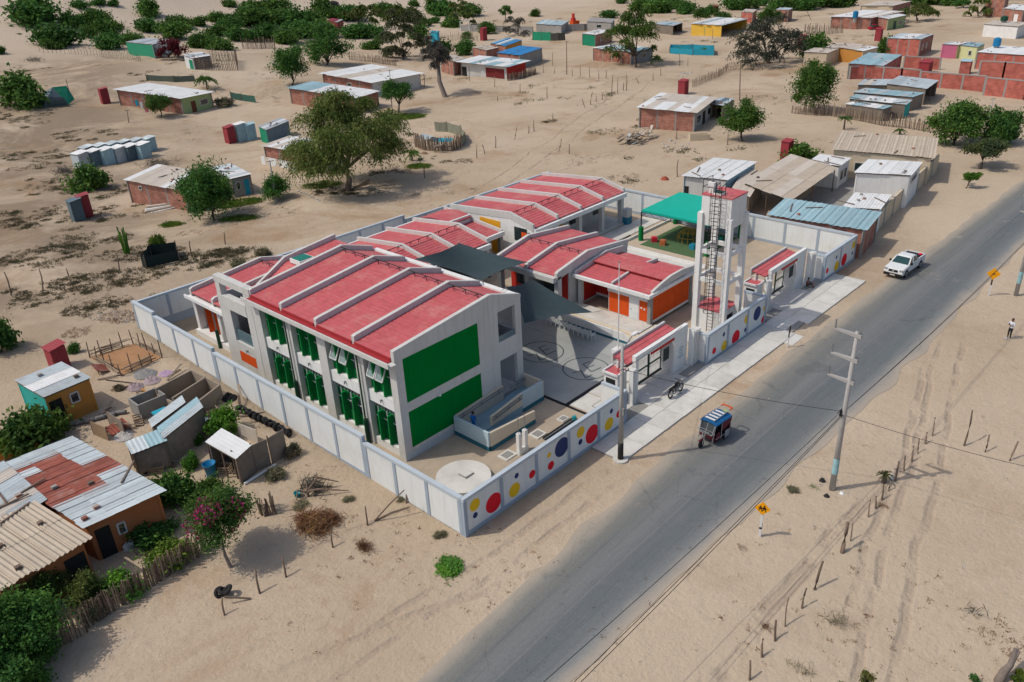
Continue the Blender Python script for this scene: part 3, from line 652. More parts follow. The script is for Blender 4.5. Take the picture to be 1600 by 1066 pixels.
# beams along Y, ridge along X
def wing_y(name, label, xs_, prof, eave_y, par_h, ridge_y, zt, wall_front, wall_back, drop=.38):
    T = thing(name, label, 'building', (0,0,0), 0, 'red-roofed school buildings')
    for x in xs_: beamy(x, .28, [(y, zt(y)) for y in prof], T, .7)
    y0, y1, y2 = prof
    for x0, x1 in zip(xs_, xs_[1:]):
        roof_bay((x1-.14,y0,zt(y0)-drop),(x0+.14,y0,zt(y0)-drop),(x1-.14,y1,zt(y1)-drop),(x0+.14,y1,zt(y1)-drop), T)
        roof_bay((x0+.14,y2,zt(y2)-drop),(x1-.14,y2,zt(y2)-drop),(x0+.14,y1+.01,zt(y1)-drop),(x1-.14,y1+.01,zt(y1)-drop), T)
        rail((x0+.2,y1-.25,zt(y1)-.02),(x1-.2,y1-.25,zt(y1)-.02), T)
    B(xs_[0]-.1, y0-.35, zt(y0)-.95, xs_[-1]+.1, y0+.05, zt(y0)-.5).build('eave_gutter', WHITE, T)
    return T
zc = lambda y: 3.95+.8*(y-26.5)/4.1 if y < 30.6 else 4.75-.75*(y-30.6)/7
Cw = wing_y('school_wing', 'long low red-roofed wing along the rear wall beyond the shade sail', [14.4,18.1,21.8,25.5,29.2], [26.5,30.6,37.6], 26.5, 0, 30.6, zc, 27, 37)
B(14.4, 27.3, 0, 29.2, 27.5, 3.6).build('front_wall', OFFW, Cw); B(14.4, 37.3, 0, 29.2, 37.5, 3.7).build('rear_wall', WHITE, Cw)
MB().extr([(29.1,26.7,0),(29.1,37.5,0),(29.1,37.5,3.6),(29.1,30.6,4.2),(29.1,26.7,3.4)], (.2,0,0)).build('end_wall', WHITE, Cw)
for x in (18.1, 21.8, 25.5, 28.9): B(x-.2, 26.3, 0, x+.2, 26.7, 3.2).build('column', OFFW, Cw)
B(14.4, 26.3, 0, 29.3, 27.3, .3).build('veranda_floor', CONC, Cw)
An = thing('school_annex', 'small red-roofed link between the long rear wing and the yellow-panelled block', 'building', group='red-roofed school buildings')
roof_bay((32.9,28.2,3.1),(29.5,28.2,3.1),(32.9,32.6,3.55),(29.5,32.6,3.55), An)
B(29.4, 27.95, 2.85, 33.1, 28.2, 3.3).build('fascia', WHITE, An); beamy(33.0, .22, [(28.2,3.45),(32.6,3.9),(36.8,4.4)], An, .6); B(29.6, 32.6, 0, 32.9, 32.8, 4.3).build('wall', WHITE, An)
rows = [[(x, 32.4+4.6*k/8, 3.9+.5*math.sin(math.pi*(.15+.8*k/8))) for x in (29.5, 31.2, 32.9)] for k in range(9)]
mb = MB().grid(rows); mb.v += [(x, y, z-.1) for x, y, z in mb.v]; n_ = len(mb.v)//2; mb.f += [tuple(i+n_ for i in reversed(f)) for f in mb.f]; mb.build('curved_roof', REDROOF, An)
for (x, y) in ((32.9, 28.4), (31.2, 28.4)): B(x-.2, y-.15, 0, x+.2, y+.25, 2.85).build('column', CONCD, An)
B(29.5, 31.2, 0, 32.9, 31.4, 3.0).build('wall', DARK, An)

zd = lambda y: 4.25+.75*(y-25.0)/3.2 if y < 28.2 else 5.0-.75*(y-28.2)/9
Dw = wing_y('school_wing', 'red-roofed classroom wing with open veranda and amber yellow end panel', [34.3,38.1,41.95,45.8,49.7], [25.0,28.2,37.2], 25, 0, 28.2, zd, 27, 37)
MB().extr([(34.2,24.95,3.3),(34.2,25.8,3.3),(34.2,25.8,0),(34.2,37.2,0),(34.2,37.2,zd(37.2)-.3),(34.2,28.2,zd(28.2)-.3),(34.2,24.95,zd(24.95)-.3)], (.2,0,0)).build('end_wall', WHITE, Dw)
B(34.17, 29.6, .1, 34.2, 32.6, 3.72).build('yellow_panel', YELLOWW, Dw)
wd = B(34.16, 25.85, 2.15, 34.19, 27.6, 3.6).build('window', GLASS, Dw); B(34.14, 25.85, 2.15, 34.17, 26.6, 3.2).build('shutter', ORANGE, wd)
B(34.4, 27.8, 0, 49.6, 28.0, 4.1).build('front_wall', OFFW, Dw); B(34.4, 37.0, 0, 49.6, 37.2, 3.8).build('rear_wall', WHITE, Dw)
MB().extr([(49.6,28.0,0),(49.6,37.0,0),(49.6,37.0,3.8),(49.6,28.2,4.4)], (.2,0,0)).build('end_wall', WHITE, Dw)
for x in (38.1, 42.0, 46.0, 49.6): B(x-.25, 25.1, .25, x+.25, 25.6, 3.35).build('column', OFFW, Dw)
B(34.4, 24.9, 0, 50.4, 27.8, .25).build('veranda_floor', CONC, Dw)
for i, (x, m) in enumerate(((35.6,DARK),(37.2,CREAM),(39.4,DARK),(41.0,YELLOWW),(43.3,DARK),(47.6,DARK))): B(x, 27.74, .4 if m is not DARK else 1.1, x+1.1, 27.8, 2.6).build('door' if m is not DARK else 'window', m if m is not DARK else GLASS, Dw)
bxl = thing('storage_cabinet', 'low cabinet with blue base standing at the far end of the veranda', 'cabinet', (49.6, 24.6, .0)); B(0,-.2,.0,.9,.6,.9).build('cabinet_base', mat('cabinet_blue',(.03,.16,.25)), bxl); B(0,-.2,.9,.9,.6,1.8).build('cabinet_top', OFFW, bxl)
struct(B(36, 22.2, -.1, 53.4, 24.6, .06).build('veranda_path', CONC)); B(36, 22.05, -.1, 47, 22.2, .08).build('drain_channel', BLACK, bpy.data.objects['veranda_path'])

# E: block in the middle, gutter towards the court
Ew = thing('school_block', 'grey-framed red-roofed block between the two shade sails and the orange block', 'building', group='red-roofed school buildings')
ze = lambda x: 4.02+.73*(x-26.4)/4.3 if x < 30.7 else 4.75-.75*(x-30.7)/6.3
for y in (15.35, 18.9, 22.5): beamx(y, .3, [(26.3,ze(26.4)-.1),(26.5,ze(26.5)),(30.7,ze(30.7)),(36.8,ze(36.8))], Ew, .75)
for y0, y1 in ((15.35,18.9),(18.9,22.5)):
    roof_bay((26.4,y0+.15,ze(26.4)-.4),(26.4,y1-.15,ze(26.4)-.4),(30.7,y0+.15,ze(30.7)-.4),(30.7,y1-.15,ze(30.7)-.4), Ew)
    roof_bay((36.8,y1-.15,ze(36.8)-.4),(36.8,y0+.15,ze(36.8)-.4),(30.71,y1-.15,ze(30.7)-.4),(30.71,y0+.15,ze(30.7)-.4), Ew)
    rail((30.4,y0+.2,ze(30.4)-.02),(30.4,y1-.2,ze(30.4)-.02), Ew)
B(25.9, 15.3, 3.1, 26.4, 22.7, 3.55).build('eave_gutter', OFFW, Ew); B(28.0, 15.4, .3, 28.2, 22.4, 3.6).build('front_wall', REDP, Ew)
B(27.94, 16.4, 1.0, 28.0, 21.6, 2.8).build('window', GLASS, Ew); MB().extr([(28.0,15.25,.3),(36.8,15.25,.3),(36.8,15.25,ze(36.8)-.7),(30.7,15.25,ze(30.7)-.7),(28.0,15.25,ze(28)-.7)], (0,.15,0)).build('side_wall', OFFW, Ew)
for y in (15.2, 18.7, 22.2): B(26.4, y, .0, 26.9, y+.45, 3.5).build('column', OFFW, Ew)
B(28.1, 22.3, 0, 36.7, 22.45, 3.5).build('far_wall', WHITE, Ew); B(36.6, 15.3, 0, 36.75, 22.4, 3.3).build('rear_wall', WHITE, Ew)
B(26.4, 14.95, 0, 36.8, 22.6, .3).build('floor_slab', CONC, Ew)

# F: orange block
Fw = thing('school_block', 'flat red-roofed block with bright orange wall panels and white door', 'building', group='red-roofed school buildings')
B(28.9, 7.25, .3, 35.3, 7.4, 3.0).build('side_wall', WHITE, Fw); B(29.2, 7.238, .55, 35.0, 7.25, 3.0).build('orange_panel', ORANGE, Fw)
B(28.78, 7.1, .1, 29.15, 7.42, 3.0).build('column', CONCD, Fw); B(35.05, 7.15, .1, 35.45, 7.5, 3.0).build('column', CONCD, Fw)
B(28.9, 7.42, .3, 29.0, 11.55, 2.4).build('front_wall', WHITE, Fw)
for y0, y1 in ((9.38, 11.5), (7.44, 8.3)): B(28.885, y0, .5, 28.9, y1, 2.4).build('orange_panel', ORANGE, Fw)
dr = B(28.87, 8.36, .42, 28.9, 9.3, 2.38).build('door', WHITE, Fw); B(28.85, 8.46, .52, 28.87, 9.2, 1.2).build('door_panel', PANELW, dr); B(28.83, 9.1, 1.3, 28.87, 9.18, 1.36).build('handle', STEEL, dr)
B(28.8, 7.2, 2.4, 29.0, 11.6, 3.0).build('white_band', WHITE, Fw); B(28.8, 11.6, 2.75, 29.0, 15.0, 3.0).build('lintel', WHITE, Fw)
B(31.5, 11.5, .3, 31.6, 15.0, 3.0).build('recess_wall', REDP, Fw); B(29.0, 11.5, .3, 31.5, 11.6, 3.0).build('recess_wall', REDP, Fw); B(29.0, 14.85, .3, 31.5, 14.95, 3.0).build('recess_wall', REDP, Fw); B(31.4, 11.6, .3, 31.5, 14.85, .5).build('skirting', WHITE, Fw)
B(28.85, 14.55, .3, 29.2, 14.95, 2.75).build('column', OFFW, Fw); B(35.2, 7.5, 0, 35.3, 14.9, 3.0).build('rear_wall', WHITE, Fw)
B(28.3, 6.95, 3.0, 35.8, 15.1, 3.12).build('roof_slab', WHITE, Fw); B(28.2, 6.85, 3.0, 28.45, 15.1, 3.3).build('fascia', WHITE, Fw); B(28.45, 6.85, 3.0, 35.85, 7.05, 3.3).build('fascia', WHITE, Fw)
roof_bay((28.5,7.1,3.14),(28.5,14.9,3.14),(31.2,7.1,3.42),(31.2,14.9,3.42), Fw); roof_bay((35.7,14.9,3.14),(35.7,7.1,3.14),(33.2,14.9,3.36),(33.2,7.1,3.36), Fw)
B(31.2, 7.15, 3.2, 33.2, 14.9, 3.72).build('raised_roof_base', REDDARK, Fw); roof_bay((31.0,7.1,3.75),(31.0,15.0,3.75),(33.3,7.1,3.86),(33.3,15.0,3.86), Fw)
beamx(7.1, .22, [(28.9,3.45),(30.2,3.75),(31.6,3.98),(33.5,4.0),(35.7,3.7)], Fw, .6); beamx(15.0, .22, [(28.5,3.5),(33,4.1),(35.7,3.8)], Fw, .6); beamx(11.0, .2, [(28.6,3.42),(31.0,3.62)], Fw, .3); beamx(11.0, .2, [(33.3,3.66),(35.5,3.5)], Fw, .3)
for (x, y, z) in ((28.86, 8.0, 1.6), (28.86, 7.7, 1.55)): B(x, y, z, x+.03, y+.14, z+.16).build('switch_plate', WHITE, Fw)
# stage steps and ramp before the block
stg = thing('stage_platform', 'pale platform with cream steps in front of the orange block', 'platform')
B(26.7, 6.9, 0, 28.85, 14.95, .42).build('platform_top', CONC, stg)
for i in range(3): B(26.6-.3*i, 6.6, 0, 26.7-.3*i, 14.3, .38-.11*i).build('step', CREAM, stg); 
for i in range(3): B(26.42-.3*i, 6.6, 0, 26.6-.3*i, 14.3, .36-.11*i).build('step', CREAM, stg)
B(25.5, 6.45, 0, 28.85, 6.6, .45).build('end_wall', TEALB, stg); B(25.5, 6.4, .45, 28.9, 6.62, .55).build('end_cap', CREAM, stg)
rmp = thing('access_ramp', 'low white ramp wall with teal base beside the cream steps', 'ramp')
MB().extr([(25.2,6.7,0),(25.2,13.6,0),(25.2,13.6,.95),(25.2,7.4,.95),(25.2,6.7,.6)], (.15,0,0)).build('parapet', WHITE, rmp); B(25.19, 6.7, 0, 25.21, 13.6, .28).build('teal_base', TEALB, rmp)

# gable-side wheelchair ramp of the two-storey block
rp2 = thing('access_ramp', 'pale blue switchback ramp with handrails at the green gable', 'ramp')
def para(a, b, za, zb, t=.16, m=CREAM):
    a = Vector((a[0],a[1],0)); b = Vector((b[0],b[1],0)); d = (b-a).normalized(); n = Vector((-d.y, d.x, 0))*t/2
    P = lambda p, s, z: (p.x+n.x*s, p.y+n.y*s, z)
    MB().hexa([P(a,-1,.2),P(b,-1,.2),P(b,1,.2),P(a,1,.2)], [P(a,-1,za),P(b,-1,zb),P(b,1,zb),P(a,1,za)]).build('parapet', m, rp2)
    n2 = n*1.12; P2 = lambda p, s, z: (p.x+n2.x*s, p.y+n2.y*s, z)
    MB().hexa([P2(a,-1,0),P2(b,-1,0),P2(b,1,0),P2(a,1,0)], [P2(a,-1,.34),P2(b,-1,.34),P2(b,1,.34),P2(a,1,.34)]).build('teal_base', TEALB, rp2)
def hrail(a, b, par):
    mb = MB(); a = Vector(a); b = Vector(b)
    for dz in (0, -.22): mb.cyl(a+Vector((0,0,dz)), b+Vector((0,0,dz)), .035, n=6)
    for k in (.1, .5, .9): p = a.lerp(b, k); mb.cyl(p-Vector((0,0,.3)), p, .03, n=5)
    mb.build('handrail', STEEL, par)
RBLUE = mat('blue_ramp_floor', (.22,.34,.40), .85, .1, 1, .02)
LB = mat('pale_blue_plaster', (.42,.53,.57), .8, .06, 1, .02, .12, 30)
para((7.1,8.3),(7.1,5.0),1.45,1.45, m=LB); para((7.18,5.0),(11.6,5.0),1.42,1.0); para((8.9,6.6),(12.0,6.6),1.2,1.62); para((12.0,6.6),(14.3,6.6),1.62,1.62, m=LB); para((7.18,8.3),(11.9,8.3),1.45,1.75); para((14.3,6.55),(14.3,8.4),1.62,1.62)
MB().hexa([(7.2,5.1,0),(11.6,5.1,0),(11.6,6.5,0),(7.2,6.5,0)],[(7.2,5.1,.42),(11.6,5.1,.06),(11.6,6.5,.06),(7.2,6.5,.42)]).build('ramp_floor', RBLUE, rp2)
MB().hexa([(7.2,6.5,0),(12,6.5,0),(12,8.2,0),(7.2,8.2,0)],[(7.2,6.5,.42),(12,6.5,.62),(12,8.2,.62),(7.2,8.2,.42)]).build('ramp_floor', RBLUE, rp2); B(12, 6.7, 0, 14.2, 8.4, .62).build('landing', RBLUE, rp2)
hrail((7.4,8.15,1.35),(11.8,8.15,1.6), rp2); hrail((9.0,6.45,1.12),(12,6.45,1.5), rp2); hrail((12.4,8.1,1.5),(14.1,8.1,1.5), rp2)
for (nm, lb, x, y) in (('cistern', '', 3.65, 3.95),):
    ci = thing('cistern', 'round concrete cistern lid in the near corner of the yard', 'cistern', (x, y, 0))
    MB().cyl((0,0,0),(0,0,.42),1.75,n=48).build('cistern_lid', CONC, ci); B(-.1,-.35,.42,.6,.35,.5).build('hatch', CONCD, ci); B(-.06,-.31,.5,.56,.31,.53).build('hatch_lid', CONC, ci)
for i, (x, y, w, h, lb) in enumerate(((7.45,3.75,1.05,.85,'square concrete manhole slab nearest the round cistern'),(10.6,3.85,.95,.85,'concrete manhole slab beside the white twin posts'),(13.2,3.75,.75,.6,'small concrete slab near the drain channel'))):
    mh = thing('manhole_slab', lb, 'slab', (x,y,0), 0, 'concrete slabs set in the yard'); B(-w/2,-h/2,0,w/2,h/2,.08).build('slab_base', CONC, mh); B(-w/3,-h/3,.08,w/3,h/3,.1).build('cover', CONCD, mh)
tp = thing('vent_post', 'pair of white posts with thin metal rods beside the ramp', 'post', (8.4, 3.25, 0)); 
B(-.45,-.15,0,.45,.15,.35).build('base', WHITE, tp)
for s_ in (-1, 1): B(s_*.3-.13,-.13,.35,s_*.3+.13,.13,1.62).build('post', WHITE, tp); MB().cyl((s_*.3,0,1.6),(s_*.3,0,2.9),.025,n=5).build('rod', STEEL, tp)
pb = thing('pipe_bundle', 'bundle of dark pipes lying along the inside of the dotted wall', 'pipes', (12, 2.95, .05))
for i in range(6): MB().cyl((-1.7+.1*random.random(),.09*i-.2,.06),(1.6+.15*random.random(),.09*i-.2+.05*random.random(),.06),.045,n=6).build('pipe', BLACK if i % 3 else STEEL, pb)
MB().cyl((1.5,.0,.1),(1.5,.05,.34),.16,n=12).build('blue_reel', mat('reel_blue',(.02,.25,.3)), pb)

# ---------------------------------------------------------------- water tower
Tw = thing('water_tower', 'white concrete water tower on four legs with black caged ladder', 'tower', (31.0, 1.55, 0))
TX, TY = 2.35, 2.55
B(0,.2,0,TX+.2,TY,2.15).build('base_room', WHITE, Tw); B(-.05,.15,2.15,TX+.25,TY+.05,2.23).build('red_base_top', REDROOF, Tw); B(.9,.17,1.0,1.9,.2,1.6).build('vent', DARK, Tw)
for (x, y, zt) in ((0,0,10.2),(TX,0,10.2),(0,TY,10.35),(TX,TY,10.2)): B(x-.22,y-.22,0,x+.22,y+.22,zt).build('leg', WHITE, Tw)
for z in (4.6, 7.0):
    B(.22,-.11,z,TX-.22,.11,z+.34).build('tie_beam', WHITE, Tw); B(.22,TY-.11,z,TX-.22,TY+.11,z+.34).build('tie_beam', WHITE, Tw)
    B(-.11,.22,z,.11,TY-.22,z+.34).build('tie_beam', WHITE, Tw); B(TX-.11,.22,z,TX+.11,TY-.22,z+.34).build('tie_beam', WHITE, Tw)
B(-.02,-.02,9.35,TX+.02,TY+.02,11.75).build('tank', WHITE, Tw); B(-.06,-.06,11.75,TX+.06,TY+.06,11.85).build('red_tank_top', REDROOF, Tw)
hb = B(.15,1.0,11.85,.95,1.8,12.0).build('tank_hatch', WHITE, Tw); B(.2,1.05,12.0,.9,1.75,12.04).build('hatch_lid', GREEND, hb)
mb = MB()
for (x, y) in ((0,TY),(TX*.6,TY),(0,TY*.55)): mb.cyl((x,y,11.85),(x,y,12.95),.03,n=6)
for z in (12.4, 12.95): mb.cyl((0,TY*.55,z),(0,TY,z),.025,n=6); mb.cyl((0,TY,z),(TX*.6,TY,z),.025,n=6)
mb.build('top_rail', BLACK, Tw)
fl = B(.35,TY-.75,11.85,.95,TY-.2,12.7).build('float_box', WHITE, Tw); MB().cyl((.65,TY-.45,12.7),(.65,TY-.45,12.95),.12,n=10).build('lamp', STEEL, fl)
lx, ly = -.42, .95
mb = MB()
for s_ in (-.25,.25): mb.cyl((lx,ly+s_,.4),(lx,ly+s_,12.7),.03,n=6); mb.cyl((lx,ly+s_,12.7),(lx+.6,ly+s_,12.9),.03,n=6); mb.cyl((lx+.6,ly+s_,12.9),(lx+.65,ly+s_,11.85),.03,n=6)
ladder = mb.build('ladder', BLACK, Tw); mb = MB()
for i in range(41): mb.cyl((lx,ly-.25,.6+i*.3),(lx,ly+.25,.6+i*.3),.018,n=5)
mb.build('rungs', BLACK, ladder)
hp = lambda t, z: (lx-.38-.38*math.cos(t), ly+.40*math.sin(t), z)
for i in range(17):
    z = 2.4+i*.6; MB().path([hp(R(a), z) for a in range(-165, 166, 15)], .022, 4).build('cage_hoop', BLACK, ladder)
for a in (-120,-75,-25,25,75,120): MB().cyl(hp(R(a),2.3),hp(R(a),12.6),.016,n=4).build('cage_strap', BLACK, ladder)

# ---------------------------------------------------------------- gates
def gate(x0, name, lb, open_, sgn):
    T = thing(name, lb, 'gate', (x0,0,0), 0, 'white entrance gates of the school')
    B(2.35,1.25,3.2,9.2,1.55,3.62).build('portal_beam', WHITE, T); B(7.4,1.27,0,9.2,1.53,3.2).build('portal_wall', WHITE, T); B(2.4,1.27,0,2.75,1.53,3.2).build('portal_post', WHITE, T)
    roof_bay((8.6,1.6,3.1),(1.9,1.6,3.1),(8.6,2.9,3.35),(1.9,2.9,3.35), T); B(1.9,2.9,2.9,8.6,3.08,3.55).build('roof_upstand', OFFW, T)
    B(4.2,1.22,3.0,7.3,1.25,3.2).build('red_trim', REDP, T)
    B(7.4,1.53,.0,7.55,2.6,3.1).build('side_wall', WHITE, T); B(1.9,2.45,0,2.4,2.6,3.0).build('side_wall', WHITE, T)
    for i in range(5): B(9.28+.22*i,.75,.1,9.36+.22*i,1.2,3.15-.03*i).build('slat', WHITE, T)
    for i in range(4): B(2.0+.12*i-.35,.95,.1,2.06+.12*i-.35,1.3,2.9).build('slat', WHITE, T)
    # lattice gate leaves
    nleaf = 2
    for k in range(nleaf):
        lf = bpy.data.objects.new('gate_leaf', None); COL.objects.link(lf); lf.parent = T
        xa_ = 4.1+k*1.7
        if open_ and k == 0: lf.location = (xa_+.3,2.45,0); lf.rotation_euler = (0,0,R(35))
        else: lf.location = (xa_,2.45,0)
        f = MB()
        for (a, b) in (((0,0,.12),(1.65,0,.12)),((0,0,2.15),(1.65,0,2.15)),((0.03,0,.1),(0.03,0,2.2)),((1.62,0,.1),(1.62,0,2.2)),((0,0,1.15),(1.65,0,1.15))): f.bar(a, b, .1)
        f.build('leaf_frame', GREEND, lf); mh = MB()
        for i in range(9): mh.bar((.1+i*.18,.01,.15),(.1+i*.18,.01,2.15),.03)
        for i in range(9): mh.bar((.03,.03,.3+i*.22),(1.62,.03,.3+i*.22),.03)
        mh.build('white_mesh', WHITE, lf)
    B(4.0,2.4,2.2,7.5,2.55,2.35).build('gate_lintel', GREEND, T)
    B(4.0,2.3,.115,7.4,2.4,.2).build('gate_track', BLACK, T); B(5.9,1.2,1.75,6.6,1.26,2.75).build('dark_sign', mat('dark_sign_panel',(.03,.045,.04)), T)
    # guard booth
    B(.9,1.75,0,2.0,2.95,2.45).build('booth', WHITE, T); B(.82,1.7,2.45,2.1,3.0,2.53).build('booth_roof', REDROOF, T)
    for (a,b,c,d) in ((.8,1.66,2.12,1.76),(.8,2.94,2.12,3.04),(.76,1.66,.86,3.04),(2.06,1.66,2.16,3.04)): B(a,b,2.5,c,d,2.66).build('booth_coping', WHITE, T)
    B(.87,1.95,.1,.9,2.75,2.15).build('booth_door', DARK, T)
    return T
g1 = gate(15.95, 'school_gate', 'first white school gate with dark green lattice leaves, behind the motorcycle', False, 1)
g2 = gate(36.1, 'school_gate', 'second white school gate with a half open leaf, beyond the water tower', True, 1)
LOGO = mat('pale_blue_print', (.28,.42,.47), .7, .1)
mb = MB(); c = (8.35, 1.262, 1.75)
for i in range(28):
    a, b = 2*math.pi*i/28, 2*math.pi*(i+1)/28
    mb.poly([(c[0]+.3*math.cos(a),c[1],c[2]+.3*math.sin(a)),(c[0]+.3*math.cos(b),c[1],c[2]+.3*math.sin(b)),(c[0]+.22*math.cos(b),c[1],c[2]+.22*math.sin(b)),(c[0]+.22*math.cos(a),c[1],c[2]+.22*math.sin(a))])
for i in range(3): mb.poly([(c[0]-.35,c[1],1.3-.12*i),(c[0]+.35,c[1],1.3-.12*i),(c[0]+.35,c[1],1.36-.12*i),(c[0]-.35,c[1],1.36-.12*i)])
mb.poly([(c[0]-.12,c[1],1.65),(c[0]+.12,c[1],1.65),(c[0]+.02,c[1],1.9),(c[0]-.08,c[1],1.85)]); mb.build('wall_emblem', LOGO, g1)

# ---------------------------------------------------------------- shade sails, canopy, court furniture
def sail(label, c, sag, name='shade_sail', n=22, edge=.3):
    c = [Vector(p) for p in c]; rows = []
    for i in range(n+1):
        u = i/n; row = []
        for j in range(n+1):
            v = j/n
            # edges bow inwards
            uu = u+(.5-u)*edge*.5*math.sin(math.pi*v)*(abs(2*u-1))**2*.6; vv = v+(.5-v)*edge*.5*math.sin(math.pi*u)*(abs(2*v-1))**2*.6
            p = c[0]*(1-uu)*(1-vv)+c[1]*uu*(1-vv)+c[2]*uu*vv+c[3]*(1-uu)*vv
            p.z -= sag*math.sin(math.pi*u)*math.sin(math.pi*v); p.z += .06*noise.noise((p.x*1.1, p.y*.35, 1))
            row.append(p)
        rows.append(row)
    T = thing(name, label, 'shade sail', group='dark shade sails over the court'); MB().grid(rows).build('cloth', SAIL, T, True)
    for p in c:
        q = p+(p-(c[0]+c[1]+c[2]+c[3])/4).normalized()*.8; q.z = p.z; MB().cyl(p, q, .02, n=5).build('corner_rope', STEEL, T)
    return T
sail('upper dark shade sail stretched between the two-storey block and the rear wing', [(14.8,20.4,7.7),(26.2,27.4,4.2),(26.2,18.5,4.25),(14.8,12.7,7.8)], 1.25)
sail('lower dark shade sail hanging over the chairs on the court', [(14.8,10.2,7.9),(25.6,17.6,3.1),(23.9,9.4,2.75),(14.9,8.7,5.4)], .6)
cn = thing('playground_canopy', 'turquoise hipped canopy on padded posts over the playground', 'canopy', (0,0,0))
cc = [(46.4,12.1),(53.2,12.1),(53.2,20.3),(46.4,20.3)]; zc_, za_ = 3.45, 5.0
r0, r1 = Vector((49.8,14.6,za_)), Vector((49.8,17.8,za_)); P3 = [Vector((x,y,zc_)) for x, y in cc]
mb = MB()
def tri(a, b, c_, n=8):
    mb.grid([[a.lerp(b,i/n).lerp(c_,j/n)-Vector((0,0,.16*math.sin(math.pi*i/n)*math.sin(math.pi*min(1,j/n)))) for i in range(n+1)] for j in range(n+1)])
tri(P3[0],P3[1],r0); tri(P3[2],P3[3],r1)
def quadg(a, b, c_, d_, n=8): mb.grid([[a.lerp(b,i/n).lerp(d_.lerp(c_,i/n),j/n)-Vector((0,0,.14*math.sin(math.pi*i/n)*math.sin(math.pi*j/n))) for i in range(n+1)] for j in range(n+1)])
quadg(P3[1],P3[2],r1,r0); quadg(P3[3],P3[0],r0,r1)
for i in range(4): a, b = P3[i], P3[(i+1) % 4]; mb.poly([a, b, b-Vector((0,0,.22)), a-Vector((0,0,.22))])
mb.build('canopy_cloth', TEALC, cn)
for x, y in cc: MB().cyl((x,y,0),(x,y,zc_-.2),.07,n=8).build('post', BLACK, cn); MB().cyl((x,y,.05),(x,y,1.55),.27,n=12).build('post_pad', GREENF, cn)
for i in range(4):
    a, b = P3[i]-Vector((0,0,.25)), P3[(i+1) % 4]-Vector((0,0,.25)); t = MB(); t.cyl(a,b,.03,n=5); dn = Vector((0,0,-.38)); t.cyl(a+dn,b+dn,.03,n=5)
    for k in range(14): t.cyl(a.lerp(b,k/14)+(dn if k % 2 else Vector()), a.lerp(b,(k+1)/14)+(Vector() if k % 2 else dn), .018, n=4)
    t.build('edge_truss', BLACK, cn)
struct(B(45.2,12.3,-.1,52.9,19.6,.03).build('playground_turf', mat('turf',(.07,.13,.055),.95,.2,3,.02,.3,40)))
struct(B(43.6,10.8,-.1,53.6,21.3,.02).build('playground_sand', mat('pale_sand_bed',(.45,.37,.28),.95,.12,2,.02,.3,12)))
struct(B(42.2,10.6,-.1,43.5,21.4,.06).build('playground_path', CONC))
for (x0,y0,x1,y1) in ((43.5,10.6,43.65,21.3),(43.65,21.2,53.6,21.35)): B(x0,y0,-.1,x1,y1,.3).build('kerb_wall', WHITE, bpy.data.objects['playground_sand'])
ye = mat('playframe_yellow',(.5,.3,.03),.5)
pf = thing('climbing_frame', 'yellow dome climbing frame under the turquoise canopy', 'climbing frame', (49.3,16.2,.03)); 
for a in range(0,180,30): MB().path([(1.2*math.cos(R(t))*math.cos(R(a)),1.2*math.cos(R(t))*math.sin(R(a)),1.35*math.sin(R(t))) for t in range(0,181,20)],.035,5).build('hoop', ye, pf)
for z in (.5,1.0): rr_ = 1.2*math.sqrt(1-(z/1.35)**2); MB().path([(rr_*math.cos(R(t)),rr_*math.sin(R(t)),z) for t in range(0,361,30)],.03,5).build('ring', ye, pf)
for i,(x,y,cname,col,lb) in enumerate(((47.4,14.4,'play_cube',(.02,.22,.32),'blue play cube on the turf'),(46.6,17.6,'play_cube',(.45,.13,.05),'small orange play cube on the sand bed'),(46.9,18.9,'play_cube',(.5,.02,.04),'little red play block beside the padded post'),(50.9,13.4,'play_cube',(.02,.3,.2),'teal play cube below the far canopy edge'))):
    pc = thing('play_cube', lb, 'toy', (x,y,.03), R(20*i), 'play blocks on the playground'); m_ = mat('toy%d'%i, col, .5)
    bmx = B(-.3,-.3,0,.3,.3,.5); bmx.build('cube_body', m_, pc); B(-.2,-.2,.5,.2,.2,.55).build('cube_top', m_, pc)
fp = thing('flagpole', 'slender white flagpole beside the court steps', 'flagpole', (23.83,6.79,0)); B(-.4,-.4,0,.4,.4,.25).build('base', WHITE, fp); MB().cyl((0,0,.2),(0,0,7.7),.06,.03,8).build('pole', WHITE, fp); MB().cyl((0,0,7.7),(0,0,7.8),.07,n=8).build('finial', STEEL, fp)
CH = mat('white_plastic', (.62,.64,.64), .45, .03, 1, .03)
def chair(x, y, rz, lb):
    T = thing('plastic_chair', lb, 'chair', (x,y,.07), rz, 'white chairs under the shade sail')
    B(-.23,-.22,.42,.23,.22,.46).build('seat', CH, T)
    mb = MB(); mb.extr([(-.23,.2,.46),(.23,.2,.46),(.21,.27,.9),(-.21,.27,.9)],(0,.03,0)).build('backrest', CH, T)
    for sx in (-1,1):
        for sy in (-1,1): MB().bar((sx*.23,sy*.2,0),(sx*.2,sy*.18,.42),.045).build('leg', CH, T)
        MB().bar((sx*.26,-.2,.66),(sx*.26,.24,.66),.05).bar((sx*.25,-.2,.42),(sx*.26,-.2,.66),.04).build('armrest', CH, T)
ORD = ['first','second','third','fourth','fifth','sixth','seventh','eighth','ninth','tenth','eleventh','twelfth']
for i in range(10): chair(24.1+.02*i+.05*random.random(), 9.75+.52*i, R(90+random.uniform(-12,12)), 'white plastic chair, %s from the flagpole end of the row' % ORD[i])
